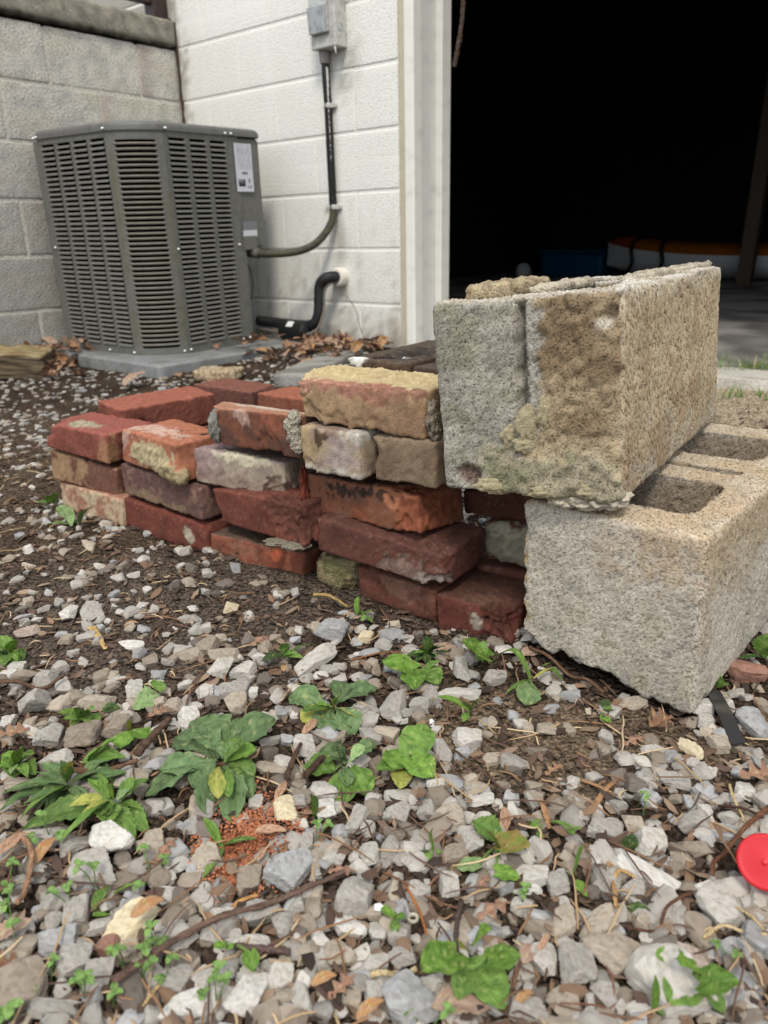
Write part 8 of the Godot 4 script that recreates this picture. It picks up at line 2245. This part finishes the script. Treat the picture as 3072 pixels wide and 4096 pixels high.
func make_oddments() -> void:
	var mb := Mb.new()
	lathe(mb, [Vector2(0, 0.0035), Vector2(0.0018, 0.0034), Vector2(0.0026, 0.0026), Vector2(0.003, 0.0022), Vector2(0.010, 0.0012), Vector2(0.0165, 0.0004), Vector2(0.0185, 0.0012), Vector2(0.0205, 0.0012), Vector2(0.0218, 0.0), Vector2(0.0222, -0.003), Vector2(0.0216, -0.005), Vector2(0.0216, -0.034), Vector2(0.0205, -0.036), Vector2(0.0, -0.036)], K(196, 26, 34), 40, Transform3D(Basis(Vector3(-0.52, 0.62, 0.6).cross(Vector3.UP).normalized(), Vector3(-0.52, 0.62, 0.6).normalized(), Vector3(-0.52, 0.62, 0.6).cross(Vector3.UP).cross(Vector3(-0.52, 0.62, 0.6)).normalized()).scaled(Vector3.ONE * 0.86), Vector3.ZERO))
	solo("bottle_cap", mb.mesh(), M.red_plastic, "red plastic cap lying on gravel at right edge", "cap", Vector3(0.2638, 0.035, -0.4115))
	mb = Mb.new()
	var strip := []
	for i in 9:
		var t := i / 8.0
		for e in [[0.0, 0.001], [1.0, 0.001], [1.0, -0.001], [0.0, -0.001]]:
			var q: Vector3 = Vector3(0.3248, 0.012, -0.6546).lerp(Vector3(0.3124, 0.012, -0.5696), t).lerp(Vector3(0.3391, 0.012, -0.6561).lerp(Vector3(0.3265, 0.012, -0.5718), t), e[0])
			strip.append(mb.add(q - Vector3(0.3248, 0.012, -0.6546) + Vector3(0, e[1] + 0.003 * sin(t * 3.0), 0), K(44, 46, 46).lerp(K(84, 80, 72), clampf(nB.get_noise_3dv(q * 90.0), 0, 1))))
		if i:
			for k in 4:
				mb.quad(strip[i * 4 - 4 + k], strip[i * 4 + k], strip[i * 4 + (k + 1) % 4], strip[i * 4 - 4 + (k + 1) % 4])
	mb.quad(strip[0], strip[1], strip[2], strip[3])
	mb.quad(strip[32], strip[35], strip[34], strip[33])
	solo("plastic_strip", mb.mesh(false), M.rubber, "flat black plastic strip beside corner of lower concrete block", "strip", Vector3(0.3248, 0.012, -0.6546))
	mb = Mb.new()
	var clay := Vector3(-0.12, 0, -0.4706)
	var grid := []
	for k in 41:
		for i in 41:
			var q := Vector2((i - 20) / 20.0, (k - 20) / 20.0)
			var x := clay.x + q.x * 0.042
			var z := clay.z + q.y * 0.05
			var hh := 0.010 * sm(1.0, 0.2, q.length() + 0.35 * nA.get_noise_2d(x * 45.0, z * 45.0)) + 0.0022 * nC.get_noise_2d(x * 300.0, z * 300.0)
			grid.append(mb.add(Vector3(x, ground(x, z) - 0.002 + hh, z) - clay, K(164, 104, 74).lerp(K(140, 88, 64), clampf(0.5 + nB.get_noise_2d(x * 200.0, z * 200.0), 0, 1))))
	for k in 40:
		for i in 40:
			mb.quad(grid[k * 41 + i], grid[k * 41 + i + 1], grid[k * 41 + i + 42], grid[k * 41 + i + 41])
	var crumb := Mb.new()
	solo("clay_crumbs", mb.mesh(), M.soil, "patch of crumbled orange brick clay among gravel", "clay", clay)
	scatter("clay_grains", "loose orange clay grains on the crumbled patch", "clay", [rock(501, 3, 4), rock(502, 3, 4)], M.gravel, 1800, 14, func():
		var a := rng.randf() * TAU
		var d := pow(rng.randf(), 0.7) * 0.05
		var x := clay.x + cos(a) * d + 0.012 * rng.randf()
		var z := clay.z + sin(a) * d * 1.2 - 0.02 * rng.randf()
		var s := rng.randf_range(0.0005, 0.0015)
		return [Transform3D(Basis(Vector3.UP, a).scaled(Vector3(s, s, s)), Vector3(x, ground(x, z) + 0.004 + 0.004 * sm(0.05, 0.0, d), z)), K(172, 112, 82) * rng.randf_range(0.7, 1.2)])
	var log_ := func(q: Vector3, n: Vector3) -> Array:
		var g := nC.get_noise_3d(q.x * 12.0, q.y * 120.0, q.z * 160.0)
		var c := K(118, 106, 86).lerp(K(88, 78, 64), sm(-0.3, 0.4, g)).lerp(K(168, 152, 116).lerp(K(134, 116, 86), sm(-0.2, 0.4, g)), sm(0.4, 0.8, n.y))
		return [q + n * (0.006 * nA.get_noise_3dv(q * 14.0) + 0.004 * g) - Vector3(0, 0.03 * q.x * sm(0, 0.06, q.y), 0), c]
	mb = Mb.new()
	lattice(mb, steps(0.16, 60), steps(0.048, 20), steps(0.09, 36), 0.014, log_)
	var lg := solo("split_log", mb.mesh(), M.bark, "weathered split log lying at left edge before grey wall", "log", Vector3(-1.36, 0.056, -2.74))
	lg.rotation = Vector3(0.05, 0.15, -0.06)
	mb = Mb.new()
	lattice(mb, steps(0.075, 40), steps(0.017, 10), steps(0.05, 26), 0.012, func(q: Vector3, n: Vector3) -> Array:
		var g := nB.get_noise_3dv(q * 60.0)
		return [q + n * (0.006 * nA.get_noise_3dv(q * 22.0) + 0.002 * g), K(176, 160, 134).lerp(K(142, 120, 92), sm(-0.1, 0.5, g))])
	var rk := solo("rock_slab", mb.mesh(), M.brick, "pale tan broken slab behind far corner of brick ring", "stone", Vector3(-0.5325, 0.042, -2.4819))
	rk.rotation.y = -0.2
	for e in [[0.0, 0.0, 0.28, 0.06, "flat grey concrete paver half buried before the garage doorway"]]:
		mb = Mb.new()
		lattice(mb, steps(e[2], 50), steps(0.025, 4), steps(e[3], 20), 0.006, func(q: Vector3, n: Vector3) -> Array:
			return [q + n * 0.002 * nB.get_noise_3dv(q * 30.0), K(150, 148, 142).lerp(K(120, 118, 112), sm(-0.3, 0.5, nA.get_noise_3dv(q * 8.0)))])
		var pv := solo("paver", mb.mesh(), M.concrete, e[4], "paver", Vector3(-0.2, 0.035, -2.6))
		pv.rotation.y = 1.28
	grass(1.085, -2.2, 110, 0.1, 0.08, "grass tuft at door sill just right of tilted block")
	grass(1.22, -2.17, 100, 0.075, 0.12, "grass tuft at door sill by right edge of view")
	grass(0.93, -1.93, 26, 0.05, 0.06, "small grass tuft on sandy soil behind lower block")
	grass(1.08, -1.88, 24, 0.045, 0.08, "short grass tuft on sandy soil near right edge")
	mb = Mb.new()
	lathe(mb, [Vector2(0.0022, 0), Vector2(0.0022, 0.002), Vector2(0.0036, 0.0024), Vector2(0.0042, 0.0016), Vector2(0.0042, 0.0), Vector2(0.0022, 0)], K(176, 168, 150), 16)
	solo("metal_washer", mb.mesh(), M.galvanised, "tiny round metal washer on gravel near bottom centre", "washer", Vector3(0.014, 0.008, -0.3944))
	fallen_scrap(Vector3(0.3569, 0.006, -0.6569), 0.0081, 0.0059, "small white paint flake on soil right of black strip")
	fallen_scrap(Vector3(0.0425, 0.006, -0.618), 0.0052, 0.0106, "torn white paper scrap standing among stones")
	fallen_scrap(Vector3(-0.0093, 0.006, -0.4054), 0.0075, 0.0056, "white paper scrap by grey stone at bottom centre")

func fallen_scrap(at: Vector3, w: float, h: float, label: String) -> void:
	var mb := Mb.new()
	var o := []
	for e in [[-0.5, -0.5], [0.1, -0.6], [0.5, -0.2], [0.45, 0.4], [0.0, 0.55], [-0.45, 0.3]]:
		o.append(mb.add(Vector3(e[0] * w, 0.3 * h * (e[1] + 0.5) + 0.002 * sin(e[0] * 9.0), -e[1] * h), K(226, 226, 224)))
	for i in range(1, 5):
		mb.tri(o[0], o[i], o[i + 1])
	solo("paper_scrap", mb.mesh(false), M.plain, label, "scrap", at)
